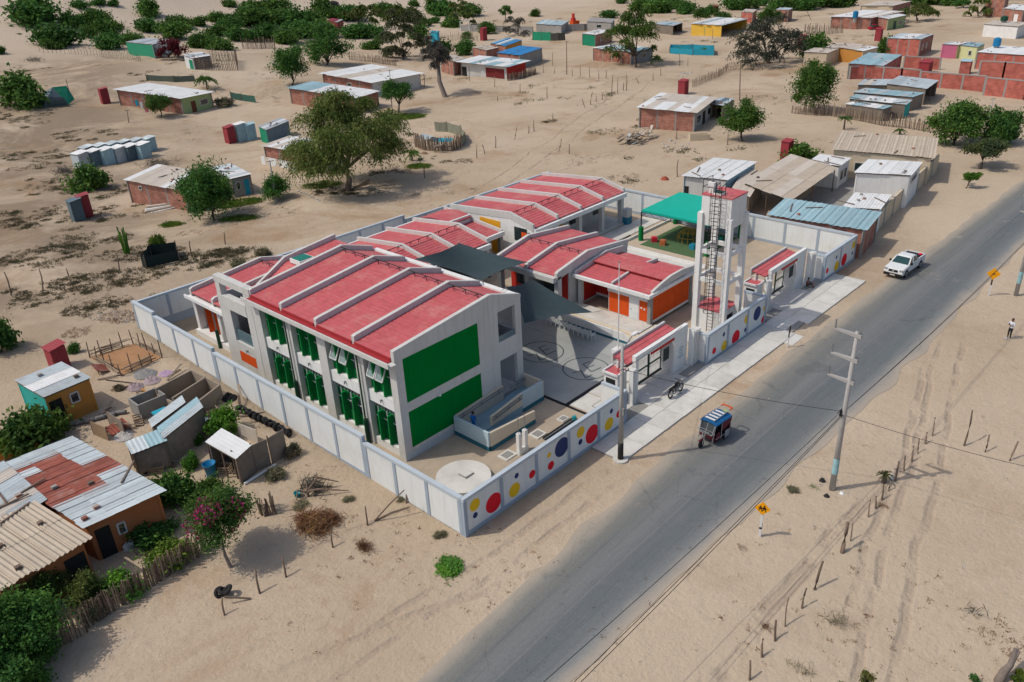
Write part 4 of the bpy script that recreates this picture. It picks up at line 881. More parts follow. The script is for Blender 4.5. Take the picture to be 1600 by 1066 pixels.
# ---------------------------------------------------------------- village houses
def cv(x0, y0, s): return lambda a, b: (x0+a/s, y0+b/s)
T6, T7, R1, R2, R3 = cv(0,0,3.045), cv(380,0,3.2), cv(860,0,3.332), cv(1200,0,3.5525), cv(1100,200,3.2)
ZL, ZK, R4, Q7 = cv(0,530,2.5375), cv(80,500,3.8075), cv(1300,0,5.333), cv(600,0,5.333)
def corr(a, b, c, d, waves, amp, cs=1):
    "corrugated sheet: waves counted from a to b, grooves running from b to c"
    a, b, c, d = map(Vector, (a, b, c, d)); n = max(4, waves*4); nm = (b-a).cross(d-a).normalized()
    if nm.z < 0: nm = -nm
    up = [nm*(amp*math.cos(2*math.pi*i*waves/n)) for i in range(n+1)]
    rows = [[a.lerp(b, i/n)+up[i] for i in range(n+1)]]+[[a.lerp(b, i/n).lerp(d.lerp(c, i/n), k/cs)+up[i] for i in range(n+1)] for k in range(1, cs+1)]
    return MB().grid(rows)
def sheets(par, a, b, c, d, mats, w=1.0, rows=1, pitch=.22, amp=.014, name='roof_sheet', lift=.02, wob=.03):
    a, b, c, d = map(Vector, (a, b, c, d)); n = max(1, round((b-a).length/w)); dp = (b-a).length/n
    for r in range(rows):
        p0, p1 = r/rows, (r+1)/rows+(.03 if r < rows-1 else 0)
        for i in range(n):
            s0, s1 = i/n-.01, (i+1)/n+.01
            f = lambda s, p: a.lerp(b, s).lerp(d.lerp(c, s), p)+Vector((0,0,lift*(r+(i % 2)*.6)+random.uniform(0, wob)*.5))
            e = random.uniform(-.5, .5)*wob
            m = mats[(i*7+r*3+int(random.random()*5)) % len(mats)] if not callable(mats) else mats(i/n, r/rows)
            corr(f(s0,p0-e), f(s1,p0-e), f(s1,p1), f(s0,p1), max(1, round(dp/pitch)), amp).build(name, m, par)
def house(name, label, cat, conv, px, h, roof, walls, ov=.35, openings=(), sw=1.1, rows=1, pitch=.25, amp=.014, group='village houses', poles=(), base=-.4, beam=True, swap=False, wallh=None):
    if not isinstance(h, (tuple, list)): h = (h, h, h)
    a, b, c = [G(*conv(*p), q) for p, q in zip(px, h)]; d = a+c-b
    if len(px) == 4: d = G(*conv(*px[3]), h[3] if len(h) > 3 else h[0])
    ctr = (a+b+c+d)/4; T = thing(name, label, cat, (ctr.x, ctr.y, terr(ctr.x, ctr.y)), 0, group); O = Vector(T.location)
    Qd = [p-O for p in (a, b, c, d)]
    if swap: sheets(T, Qd[1], Qd[2], Qd[3], Qd[0], roof, sw, rows, pitch, amp)
    else: sheets(T, Qd[0], Qd[1], Qd[2], Qd[3], roof, sw, rows, pitch, amp)
    cen = (Qd[0]+Qd[1]+Qd[2]+Qd[3])/4
    ins = []
    for i in range(4):
        e1 = (Qd[(i+1) % 4]-Qd[i]).normalized(); e2 = (Qd[(i-1) % 4]-Qd[i]).normalized(); ins.append(Qd[i]+(e1+e2)*ov)
    zb = lambda p: terr(p.x+O.x, p.y+O.y)-O.z+base
    for i in range(4):
        p, q = ins[i], ins[(i+1) % 4]; m = walls[i] if i < len(walls) else walls[-1]
        t = (q-p).normalized(); n = Vector((t.y, -t.x, 0)); n = n if n.dot((p+q)/2-cen) > 0 else -n
        if m is None:
            for k in (0, .5, 1):
                r = p.lerp(q, k); MB().cyl((r.x,r.y,zb(r)),(r.x,r.y,r.z-.06),.06,n=6).build('porch_post', WOOD, T)
        else:
            i_ = n*.16
            lo = [Vector((p.x,p.y,zb(p))), Vector((q.x,q.y,zb(q)))]; hi = [p-Vector((0,0,.05)), q-Vector((0,0,.05))]
            MB().hexa([lo[0], lo[1], lo[1]-i_, lo[0]-i_], [hi[0], hi[1], hi[1]-i_, hi[0]-i_]).build('wall', m, T)
            if m in (BRICK, BRICKR):
                k = max(1, round((q-p).length/3.2))
                for j in range(k+1):
                    r = p.lerp(q, j/k); u = t*.13; MB().hexa([r-u+n*.012-Vector((0,0,r.z-zb(r))), r+u+n*.012-Vector((0,0,r.z-zb(r))), r+u-n*.1-Vector((0,0,r.z-zb(r))), r-u-n*.1-Vector((0,0,r.z-zb(r)))], [r-u+n*.012-Vector((0,0,.06)), r+u+n*.012-Vector((0,0,.06)), r+u-n*.1-Vector((0,0,.06)), r-u-n*.1-Vector((0,0,.06))]).build('column', CONCD, T)
        for (e, s0, s1, z0, z1, nm, mm) in openings:
            if e != i: continue
            A_, B_ = p.lerp(q, s0), p.lerp(q, s1); g0 = zb(A_)-base; g1 = zb(B_)-base
            fr = MB().hexa([Vector((A_.x,A_.y,g0+z0))+n*.05, Vector((B_.x,B_.y,g1+z0))+n*.05, Vector((B_.x,B_.y,g1+z0))-n*.02, Vector((A_.x,A_.y,g0+z0))-n*.02], [Vector((A_.x,A_.y,g0+z1))+n*.05, Vector((B_.x,B_.y,g1+z1))+n*.05, Vector((B_.x,B_.y,g1+z1))-n*.02, Vector((A_.x,A_.y,g0+z1))-n*.02]).build(nm, mm, T)
            if nm == 'window':
                mbf = MB(); w0, w1 = Vector((A_.x,A_.y,g0)), Vector((B_.x,B_.y,g1))
                for (s_, e_) in ((w0+Vector((0,0,z0)), w1+Vector((0,0,z0))), (w0+Vector((0,0,z1)), w1+Vector((0,0,z1))), (w0+Vector((0,0,z0)), w0+Vector((0,0,z1))), (w1+Vector((0,0,z0)), w1+Vector((0,0,z1)))): mbf.bar(s_+n*.04, e_+n*.04, .09)
                mbf.build('frame', OFFW, fr)
    if group == 'village houses':
        for _ in range(random.randrange(2, 6)):
            s_, t_ = random.uniform(.06,.94), random.uniform(.06,.94); r = Qd[0].lerp(Qd[1], s_).lerp(Qd[3].lerp(Qd[2], s_), t_)+Vector((0,0,.03))
            if random.random() < .55: B(r.x-.14,r.y-.12,r.z,r.x+.16,r.y+.13,r.z+.16).build('roof_weight', random.choice((GREYB, WOOD, BRICK)), T)
            else: a_ = random.uniform(0, 3.14); MB().bar(r-Vector((math.cos(a_),math.sin(a_),0))*random.uniform(.6,1.5)+Vector((0,0,.06)), r+Vector((math.cos(a_),math.sin(a_),.0))*random.uniform(.6,1.5)+Vector((0,0,.06)), .1, .07).build('loose_batten', WOOD, T)
    if beam:
        for i in range(4):
            p, q = ins[i]-Vector((0,0,.1)), ins[(i+1) % 4]-Vector((0,0,.1)); MB().bar(p, q, .1).build('roof_beam', WOOD, T)
    return T
CREAMW = mat('cream_wall_paint', (.56,.47,.34), .85, .08, .8, .03, .15, 20, stain=(.40,.33,.25), stain_amt=.4)
TEALW = mat('turquoise_wall', (.02,.34,.30), .8, .12, .8, .03, stain=(.15,.35,.32), stain_amt=.5)
OCHRE = mat('ochre_wall', (.48,.22,.045), .88, .12, .7, .04, .15, 20, stain=(.38,.22,.10), stain_amt=.5)
TERRA = mat('terracotta_wall', (.40,.145,.055), .9, .12, .7, .04, .2, 20, stain=(.33,.19,.11), stain_amt=.55)
GREENW = mat('pale_green_wall', (.30,.38,.17), .85, .1, .8, .03, stain=(.25,.28,.2), stain_amt=.4)
YELW = mat('yellow_wall', (.68,.42,.06), .85, .08, .8, .03)
PINKW = mat('pink_wall', (.62,.17,.28), .85, .1, .8, .03)
LIMEW = mat('pale_lime_wall', (.52,.54,.30), .85, .1, .8, .03)
BOARD = mat('grey_board', (.22,.185,.15), .9, .2, 2.5, .2, .2, 12, stain=(.12,.10,.085), stain_amt=.5)
DARKTIN = mat('dark_blue_tin', (.10,.15,.18), .6, .15, 2, .2, metal=.2)
BLUEROOF = mat('bright_blue_sheet', (.03,.22,.50), .6, .1, 1.2, .06)
TARPG = mat('green_tarp', (.01,.22,.12), .75, .15, 1, .05, .3, 4)
TARPB = mat('blue_tarp', (.02,.30,.42), .7, .12, 1, .05, .3, 4)
GREYB = mat('grey_block_wall', (.30,.29,.275), .92, .12, .6, .04, .3, 14)
W_ = lambda e, s0, s1, z0=1.0, z1=2.0: (e, s0, s1, z0, z1, 'window', GLASS)
D_ = lambda e, s0, s1, m=None, z1=2.1: (e, s0, s1, 0, z1, 'door', m or DARK)
# --- near left cluster
house('small_house', 'small ochre house with turquoise side wall and pale tin roof', 'house', ZL, [(55,165),(170,232),(362,152)], (2.7,2.7,2.7), [TINW,TIN], [TEALW,OCHRE,OCHRE,TEALW], .12, [D_(1,.05,.32), W_(1,.5,.68,1.3,2.05)], 1.1)
def rusty(s, r): return TIN if (s < .13 or (s > .62) or (r > .0 and s > .5 and random.random() < .7)) else (RUST if random.random() < .78 else TIN)
house('long_house', 'long terracotta house with patchwork roof of rusty and silver sheets', 'house', ZL, [(-25,510),(330,748),(660,600)], (3.0,2.7,2.7), lambda s, r: (RUST if ((.1 < s < .68 and r < .6 and random.random() < .84) or (.3 < s < .55 and r > .6 and random.random() < .6)) else TIN), [TERRA,TERRA,TERRA,TERRA], .3, [D_(1,.06,.26,None,2.0), W_(1,.35,.45,1.1,1.8)], .62, 3)
house('side_house', 'house with plain grey flat roof at the left frame edge', 'house', ZL, [(-260,640),(-95,815),(188,635)], (3.1,3.0,3.0), [CANE,TIN], [TERRA]*4, .2, sw=1.0, rows=2)
house('porch_roof', 'terracotta house with wavy beige fibre cement roof, door beside a white post', 'house', ZL, [(-250,840),(-20,1010),(366,790)], (3.1,2.75,2.75), [ETER], [TERRA,TERRA,TERRA,TERRA], .35, [D_(1,.72,.97)], 1.0, 2, .26, .045, swap=True)
house('tin_shed', 'tin shed roof of two bluish sheets with an ochre end wall', 'shed', ZK, [(630,640),(665,710),(905,520)], (2.2,2.2,2.2), [TINB,TIN], [BOARD,BOARD,OCHRE,BOARD], .1, sw=.9, group='backyard sheds')
house('tin_shed', 'tin lean-to roof beside the blue basins in the backyard', 'shed', ZK, [(440,725),(480,800),(690,720)], (2.0,1.9,2.1), [TIN,TINB,CANE], [None,BOARD,BOARD,BOARD], .1, [], 1.0, group='backyard sheds', swap=True)
house('tin_shed', 'small lean-to of loose tin sheets next to the concrete tank', 'shed', ZK, [(580,595),(600,640),(800,490)], (1.7,1.7,1.8), [TIN,TINB], [BOARD]*4, .1, [], .8, group='backyard sheds')
house('outhouse', 'grey board outhouse with a single bent tin roof near the bougainvillea', 'shed', ZK, [(915,725),(1100,830),(1195,745)], (2.3,2.0,2.1), [TIN,TINW], [None,BOARD,BOARD,BOARD], .08, [], 1.1, 1, .3, .005, group='backyard sheds', swap=True)
# --- left middle distance
house('brick_house', 'brick and green house with large white roof behind a small tree', 'house', T6, [(535,425),(855,470),(1022,437)], (3.2,3.0,3.0), [TINW], [BRICK,GREENW,BRICK,BRICK], .5, [D_(1,.3,.45,mat('brown_door',(.12,.04,.02))), W_(1,.6,.85)], 1.2)
house('brick_house', 'brick house with white roof beside the large dark tree', 'house', T6, [(585,857),(880,912),(1040,830)], (3.2,2.9,2.9), [TINW,CANE], [BRICK,BRICK,BRICK,BRICK], .35, [W_(0,.2,.25,2.0,2.5)], 1.2)
house('grey_shed', 'grey plank hut with white roof just behind the large dark tree', 'hut', T6, [(1000,800),(1095,852),(1198,828)], (2.7,2.7,2.7), [TINW,TIN], [BOARD,GREYB,BOARD,BOARD], .15, [W_(1,.2,.4),D_(1,.6,.85,TARPB)], .9)
house('hut', 'green and white hut at the foot of the dune', 'hut', T6, [(598,200),(725,212),(815,190)], (3.0,3.2,3.2), [TINW,TIN], [TARPG,OFFW,OFFW,TARPG], .1, [], 1.2)
house('hut', 'low pale hut with tin roof beside the stick corral under the dune', 'hut', T6, [(868,260),(915,278),(1005,264)], (2.8,2.6,2.6), [TIN,TINW], [PANELW,BOARD,BOARD,BOARD], .2, [D_(0,.5,.9,TARPG)], 1.2)
# --- centre distance
house('brick_house', 'brick house with long white and blue roof beside the feathery tree', 'house', T7, [(218,440),(560,492),(684,455)], (3.1,3.0,3.0), lambda s, r: TINB if s < .3 and r < .6 else TINW, [BRICK,BRICK,BRICK,BRICK], .4, [W_(0,.55,.62,1.4,2.0), D_(1,.4,.7)], 1.2, 2)
house('brick_house', 'brick house with wide cream and white roof on porch posts', 'house', T7, [(375,367),(640,415),(905,366)], (3.4,3.1,3.0), lambda s, r: CANE if .25 < s < .55 else TINW, [BRICK,OFFW,None,BRICK], .6, [W_(0,.5,.58,1.5,2.1), D_(1,.2,.4)], 1.2, 2)
house('brick_house', 'plain brick house with small cream roof behind the leaning dry tree', 'house', T7, [(985,288),(1050,308),(1115,292)], (3.4,3.3,3.3), [CANE], [BRICK]*4, .15, [], 1.2)
house('porch_house', 'white-walled house with pale blue porch roof and stick fence', 'house', Q7, [(595,515),(1030,560),(1225,505)], (3.2,2.9,2.9), [TINB,TINW,TINW], [OFFW,REDP,BOARD,BRICK], .9, [D_(0,.02,.12), (0,.55,.95,.1,2.2,'door',mat('maroon_shutter',(.16,.02,.02)))], 1.3, 2)
house('blue_roof_house', 'house with bright blue roof behind the white porch house', 'house', Q7, [(940,440),(1130,462),(1320,400)], (3.2,3.2,3.2), [BLUEROOF], [BRICK,GREYB,BRICK,BRICK], .2, [], 1.2)
house('tin_house', 'small brick house with pale blue sheets behind the bright blue roof', 'house', Q7, [(885,360),(1010,385),(1150,335)], (2.9,2.8,2.8), [TINB,BLUEROOF,TINW], [BRICK,OCHRE,BRICK,BRICK], .2, [], 1.2)
house('low_shack', 'low shack with faded cream roof left of the bright blue roof', 'shack', Q7, [(730,395),(850,420),(960,395)], (2.5,2.4,2.4), [CANE,ETER], [BRICK]*4, .2, [], 1.2)
house('brick_house', 'brick house half hidden under the feathery tree', 'house', T7, [(88,730),(330,770),(470,715)], (3.0,2.8,2.8), [TINW,CANE], [BRICK]*4, .35, [], 1.2)
house('plank_hut', 'small green and grey hut beside the feathery tree', 'hut', T7, [(75,632),(115,650),(230,605)], (2.6,2.4,2.4), [TIN,TINW], [TARPG,DARKTIN,DARKTIN,DARKTIN], .1, [], 1.0)
house('turquoise_hut', 'turquoise hut behind the leaning dry tree', 'hut', Q7, [(385,268),(445,275),(462,262)], (3.6,3.6,3.6), [TARPB], [TARPB]*4, .1, [], 1.5)
# --- right of centre
house('yellow_house', 'yellow house with white roof and dark open porch', 'house', R1, [(728,123),(895,133),(1030,98)], (3.4,3.2,3.0), [TINW,TINW,TIN], [YELW,None,YELW,YELW], .3, [(0,.44,.46,0,2.6,'door',GREENW)], 1.4)
house('brick_house', 'small brick house with turquoise door sheet left of the round algarrobo', 'house', R1, [(163,175),(235,182),(322,160)], (3.2,3.1,3.1), [TINW], [TARPG,BRICK,BRICK,BRICK], .15, [W_(1,.3,.4)], 1.2)
house('brick_house', 'brick house with white roof directly behind the round algarrobo trunk', 'house', R1, [(218,250),(420,272),(537,250)], (3.1,2.9,2.9), [TINW,TINB], [BRICK,GREYB,BRICK,BRICK], .2, [W_(1,.5,.7)], 1.2)
house('brick_house', 'brick house with broad cream roof beside the woodpile', 'house', R1, [(448,560),(760,590),(870,508)], (3.4,3.1,3.1), [CANE,TINW,CANE], [BRICK,GREYB,BRICK,BRICK], .45, [W_(1,.12,.32,.9,2.1), D_(1,.42,.55), W_(1,.65,.85,.9,2.1)], 1.2, 2)
house('tin_house', 'low hut with small tin roof beside the leafy bush tree', 'hut', R1, [(825,540),(900,550),(960,515)], (2.6,2.4,2.4), [TIN,DARKTIN], [None,BOARD,BOARD,BOARD], .1, [], 1.0)
# --- compound right of the school
house('white_hall', 'white hall with ribbed white roof and blue end panel beside the turquoise canopy', 'hall', R1, [(685,915),(920,940),(1077,842)], (3.4,3.3,3.3), [TINW], [OFFW,TINB,OFFW,mat('blue_panel_wall',(.03,.13,.22))], .2, [D_(0,.02,.12)], 1.1, 1, .3, .022)
house('open_canopy', 'wide flat beige roof canopy on thin posts over a grey yard', 'canopy', R3, [(195,275),(435,362),(668,200)], (3.0,3.0,3.0), [CANE,ETER,CANE], [None,None,None,None], .3, [], 1.6, 2)
house('white_hut', 'small white hut with ribbed roof at the end of the beige canopy', 'hut', R3, [(520,170),(680,192),(737,150)], (3.0,2.9,2.9), [TINW], [WHITE,WHITE,WHITE,WHITE], .15, [W_(1,.2,.45,.8,2.0), W_(1,.55,.8,.8,2.0)], 1.0)
house('long_cream_house', 'long cream house with corrugated beige roof near the road', 'house', R3, [(637,108),(1150,152),(1168,50)], (3.6,3.4,3.6), [ETER], [CREAMW,CREAMW,CREAMW,CREAMW], .3, [W_(0,.24,.36,1.0,2.1), W_(0,.72,.84,1.0,2.1)], 1.1, 1, .36, .03)
house('white_hall', 'tall white block with ribbed white roof facing the road wall', 'hall', R3, [(753,222),(1035,238),(1093,170)], (4.0,3.9,3.9), [TINW], [WHITE,WHITE,WHITE,WHITE], .15, [W_(1,.2,.7,2.6,3.2)], 1.1, 1, .3, .022)
house('white_shed', 'low white-roofed shed beside the road wall, nearest the teal roof', 'shed', R3, [(692,396),(882,408),(937,333)], (2.9,2.8,2.8), [TINW], [WHITE,WHITE,WHITE,WHITE], .15, [W_(1,.3,.8,1.9,2.4)], 1.1, 1, .3, .022)
house('teal_shed', 'long brick shed with wavy pale teal roof beside the school wall', 'shed', R3, [(317,435),(812,513),(888,420)], (3.1,3.1,3.3), [TINB], [BRICK,BRICK,BRICK,BRICK], .3, [], 1.1, 1, .5, .035)
house('beige_canopy_end', 'lower beige roof strip next to the white hall', 'canopy', R3, [(140,300),(230,345),(300,230)], (2.7,2.7,2.7), [CANE], [None,BOARD,None,BOARD], .2, [], 1.5)
struct(MB().poly([Vector((*gz(*R3(*p))[:2], .012)) for p in ((430,410),(900,420),(1120,200),(760,190),(660,215))]).build('grey_yard', mat('grey_yard_ground', (.26,.25,.235), .95, .15, .5, .02, .3, 8)))
rwl = thing('road_wall', 'plain cream roadside wall running from the teal shed to the long cream house', 'wall')
p, q = gz(*R3(790,585)), gz(*R3(1160,215)); n = 9
for i in range(n):
    a, b = p.lerp(q, i/n), p.lerp(q, (i+1)/n); MB().bar(a.lerp(b,.02)+Vector((0,0,1.05)), b.lerp(a,.02)+Vector((0,0,1.05)), .2, 2.3).build('panel', CREAMW if i != 4 else GREEND, rwl); MB().bar(a+Vector((0,0,-.1)), a+Vector((0,0,2.3)), .3).build('column', GREYB, rwl)
# --- right distance
house('cream_house', 'cream house with white roof between bushes', 'house', R2, [(388,262),(530,285),(615,262)], (3.1,2.9,2.9), [TINW,CANE], [OCHRE,CREAMW,CREAMW,CREAMW], .2, [W_(1,.2,.4), W_(1,.6,.8)], 1.2)
house('cream_house', 'small cream hut left of the white-roofed cream house', 'hut', R2, [(198,288),(330,296),(388,272)], (2.9,2.8,2.8), [CANE], [CREAMW,CREAMW,CREAMW,CREAMW], .15, [], 1.2)
house('cream_house', 'low hut with pale cream roof just behind the cream huts', 'hut', R2, [(318,262),(395,270),(465,245)], (2.9,2.9,2.9), [ETER,CANE], [CREAMW]*4, .15, [], 1.2)
house('brick_house', 'tall red brick house with white roof and dark side wall', 'house', R2, [(662,212),(850,218),(920,190)], (3.9,3.9,3.9), [TINW,TIN], [BRICKR,BRICK,BRICK,BRICK], .1, [W_(1,.2,.3,1.2,2.4), W_(1,.5,.6,1.2,2.4)], 1.2)
house('teal_roof_house', 'house with pale teal sheet roof inside the red brick wall', 'house', R2, [(448,352),(640,366),(745,305)], (3.0,2.8,3.0), [TINB,TINB,TIN], [BRICKR]*4, .1, [], 1.1, 2)
house('pink_house', 'pink and lime painted house above the brick walls', 'house', R2, [(965,245),(1055,250),(1110,236)], (3.0,3.0,3.0), [TIN,TINW], [PINKW,LIMEW,LIMEW,PINKW], .1, [], 1.3)
house('lime_house', 'pale lime wing beside the pink house', 'house', R2, [(1056,250),(1165,262),(1205,242)], (2.9,2.9,2.9), [TIN,TINB], [LIMEW,LIMEW,LIMEW,LIMEW], .1, [W_(0,.6,.75)], 1.3)
house('long_brick_house', 'long brick house with white roof and blue tank at the right frame edge', 'house', R2, [(1160,290),(1480,310),(1580,270)], (3.4,3.4,3.6), [TINW], [BRICKR,BRICKR,BRICKR,BRICKR], .1, [], 1.3)
house('tin_shack', 'shack with large grey roof and dark open porch beside the brick wall', 'shack', R2, [(655,465),(880,494),(948,446)], (2.9,2.8,2.8), [TIN], [BOARD,None,BOARD,BOARD], .2, [], 1.2, 2)
house('tin_shack', 'shack with cream and grey sheets behind the leafy tree', 'shack', R2, [(495,472),(660,474),(700,440)], (2.6,2.6,2.6), [CANE,TIN], [BOARD]*4, .15, [], 1.1)
house('tin_shack', 'middle shack with slipped bluish sheets in the tin cluster', 'shack', R2, [(470,512),(800,540),(872,516)], (2.6,2.4,2.5), [TINB,TIN,TINB], [BOARD]*4, .15, [], 1.1, 2)
house('tin_shack', 'front shack with turquoise side wall in the tin cluster', 'shack', R2, [(450,548),(765,582),(800,556)], (2.5,2.3,2.4), [TINB,TIN,TINW], [BOARD,TEALW,BOARD,BOARD], .12, [], 1.1)
house('tin_shack', 'lowest shack with patched tin roof behind the woven stick fence', 'shack', R2, [(428,578),(640,607),(692,588)], (2.2,2.0,2.1), [TIN,TINW,TINB], [BOARD]*4, .12, [], 1.0)
house('long_house', 'long low brick house with cream roof and blue water tank', 'house', R2, [(345,92),(575,100),(760,62)], (3.3,3.2,3.4), [CANE,TINW], [BRICK,BRICK,BRICK,BRICK], .3, [], 1.6)
house('corner_house', 'brick house with white and green gabled front beside the flat thorn tree', 'house', R2, [(570,88),(668,106),(772,84)], (3.2,3.2,3.2), [CANE,TINW], [BRICK,GREENW,BRICK,BRICK], .4, [D_(1,.35,.5,GREEND), W_(1,.65,.85)], 1.4)
house('red_trim_house', 'house with red eaves at the top frame edge', 'house', R2, [(510,32),(700,32),(800,6)], (3.2,3.2,3.2), [CANE], [CREAMW,BRICK,BRICK,BRICK], .3, [W_(0,.2,.4), W_(0,.6,.8)], 1.6)
house('white_wall_shed', 'long white shed with dark posts at the far right', 'shed', R2, [(1198,135),(1390,148),(1450,125)], (3.0,3.0,3.0), [CANE], [WHITE,WHITE,WHITE,WHITE], .1, [], 1.6)
house('brick_house', 'brick house with white door at the top right corner', 'house', R2, [(1308,48),(1420,58),(1470,32)], (3.8,3.8,3.8), [TINW], [BRICK]*4, .1, [D_(0,.6,.8,WHITE,2.6)], 1.6)
house('brick_house', 'unfinished tall brick house at the far top right', 'house', R2, [(1210,-8),(1320,-2),(1340,-16)], (5.0,5.0,5.0), [TIN], [BRICK]*4, .1, [], 2)
house('grey_compound', 'grey block house with blue sheet roof and red barbecue chimney', 'house', Q7, [(1265,200),(1480,212),(1540,175)], (2.6,2.6,2.6), [TINB,TIN], [GREYB]*4, .15, [], 1.5)
house('grey_block_house', 'flat grey block house left of the round algarrobo', 'house', R1, [(190,112),(318,120),(335,98)], (2.8,2.8,2.8), [GREYB], [GREYB]*4, .1, [W_(0,.4,.6)], 2)
house('tin_shack', 'pale shack with blue-grey sheets behind the round algarrobo', 'shack', R1, [(540,125),(640,135),(690,118)], (2.8,2.7,2.7), [TINB,TIN], [BOARD,None,BOARD,BOARD], .2, [], 1.4)
house('brick_ruin', 'roofed brick stub left of the dark spreading tree', 'hut', R1, [(995,62),(1055,66),(1075,50)], (3.2,3.2,3.2), [CANE], [BRICKR]*4, .1, [], 1.5)
house('brick_ruin', 'brick hut just right of the dark spreading tree top', 'hut', R1, [(1175,50),(1240,54),(1262,42)], (3.6,3.6,3.6), [TIN], [BRICK]*4, .1, [], 1.5)
house('red_hut', 'dark red hut among the bushes at the top', 'hut', T7, [(415,105),(470,112),(500,98)], (3.2,3.2,3.2), [REDTIN,TIN], [REDTIN]*4, .1, [], 1.3)
# --- free-standing brick walls and others
def brickwall(label, conv, pts, h, mp=BRICKR, bay=3.6, cat='wall', name='brick_wall', t=.18, both=None):
    P = [G(*conv(*p)) for p in pts]; T = thing(name, label, cat, tuple(P[0])); O = P[0]
    for a, b in zip(P, P[1:]):
        k = max(1, round((b-a).length/bay))
        for i in range(k):
            p, q = a.lerp(b, i/k)-O, a.lerp(b, (i+1)/k)-O
            MB().bar(p.lerp(q,.03)+Vector((0,0,h/2-.2)), q.lerp(p,.03)+Vector((0,0,h/2-.2)), t, h+.2).build('panel', mp, T)
            MB().bar(p+Vector((0,0,-.5)), p+Vector((0,0,h+.05)), .3).build('column', GREYB, T)
            MB().bar(p+Vector((0,0,h)), q+Vector((0,0,h)), t+.06, .2).build('tie_beam', GREYB, T)
        p = b-O; MB().bar(p+Vector((0,0,-.5)), p+Vector((0,0,h+.05)), .3).build('column', GREYB, T)
    return T
brickwall('red brick boundary wall with grey columns in front of the teal-roofed house', R2, [(450,440),(540,438),(735,452),(838,462)], 2.5)
brickwall('long red brick boundary wall stepping down behind the tin shacks', R2, [(838,480),(1195,510)], 2.8)
brickwall('tall red brick wall reaching the right frame edge', R2, [(1195,530),(1421,555),(1560,568)], 3.2)
brickwall('inner red brick wall behind the teal-roofed house', R2, [(750,375),(950,388)], 2.4)
brickwall('upper red brick wall below the long white roof', R2, [(1165,432),(1300,440),(1440,452),(1560,460)], 3.2)
brickwall('pale grey block wall behind the goal frame', Q7, [(650,262),(1000,268),(1240,276)], 1.9, GREYB, 4, name='block_wall')
brickwall('low grey block wall around the red chimney yard', R1, [(0,165),(180,160),(330,150)], 2.0, GREYB, 4, name='block_wall')
# --- toilets: little tin cabins
def cabin(conv, base, w, h, m, label, roofm=None, rz=None, d=None):
    w *= .8; p = G(*conv(*base)); T = thing('outdoor_toilet', label, 'toilet cabin', tuple(p), R(random.uniform(-8,8)) if rz is None else R(rz), 'tin toilet cabins'); d = d or w
    for (x0,y0,x1,y1) in ((-w/2,-d/2,w/2,-d/2+.05),(-w/2,d/2-.05,w/2,d/2),(w/2-.05,-d/2+.05,w/2,d/2-.05)): B(x0,y0,-.3,x1,y1,h).build('wall', m, T)
    dr = B(-w/2,-d/2+.05,-.3,-w/2+.05,d/2-.05,h-.05).build('door', m, T); B(-w/2-.03,-d/2+.12,.9,-w/2,-d/2+.2,1.1).build('handle', WOOD, dr)
    for i in range(4): B(-w/2+.1+i*(w-.2)/4,-d/2-.03,0,-w/2+.16+i*(w-.2)/4,-d/2,h).build('rib', m, T)
    sheets(T, (-w/2-.12,-d/2-.12,h-.05),(w/2+.12,-d/2-.12,h+.15),(w/2+.12,d/2+.12,h+.15),(-w/2-.12,d/2+.12,h-.05), [roofm or m], 1.0, name='roof_sheet')
    return T
cabin(ZL,(240,112),1.5,1.95,REDTIN,'red tin toilet cabin behind the turquoise and ochre house')
cabin(T6,(505,492),1.9,2.9,REDTIN,'red tin toilet cabin beside the brick and green house')
cabin(T6,(415,1030),1.7,2.8,REDTIN,'red tin toilet cabin standing alone on the left slope')
cabin(T6,(375,1045),1.7,2.6,DARKTIN,'blue-grey tin cabin touching the lone red one')
cabin(T6,(1100,680),1.8,2.8,REDTIN,'red tin toilet cabin next to two blue-grey ones')
cabin(T6,(1150,668),2.0,2.9,TINB,'pale blue tin cabin beside the red one near the feathery tree',TINW)
cabin(T6,(1195,662),2.0,2.6,TINB,'last blue tin cabin of the trio near the feathery tree')
cabin(R1,(1225,832),1.5,2.7,REDTIN,'red tin toilet cabin hidden by a round bush behind the beige canopy')
cabin(R1,(690,490),1.9,2.6,REDTIN,'red tin toilet cabin behind the cream-roofed brick house')
cabin(Q7,(832,336),2.0,3.6,REDTIN,'tall red tin cabin beside the grey block wall')
cabin(R2,(610,228),1.9,3.0,REDTIN,'red tin cabin beside the bush near the tall brick house')
cabin(R2,(870,402),2.6,2.2,REDTIN,'small red tin cabin inside the brick wall')
cabin(R2,(185,270),2.0,3.2,REDTIN,'dark red cabin left of the rounded bush near the spreading tree')
cabin(R1,(855,78),2.0,3.0,REDTIN,'small red cabin far off beyond the yellow house')
cabin(R2,(1090,410),2.4,2.6,BRICKR,'brick privy with pale blue roof inside the brick walls',TINB)
for i in range(6):
    u, v = 395+58*i, 795-9*i
    cabin(T6,(u,v),2.3,2.3,[TIN,DARKTIN,TINB][i % 3],'grey tin cabin with white roof, %s from the left in the row of six' % ORD[i],TINW,rz=12,d=2.0)
    cabin(T6,(u+30,v-32),2.2,2.2,[DARKTIN,TIN,TINB][i % 3],'rear tin cabin, %s from the left behind the row of six' % ORD[i],TIN,rz=12)
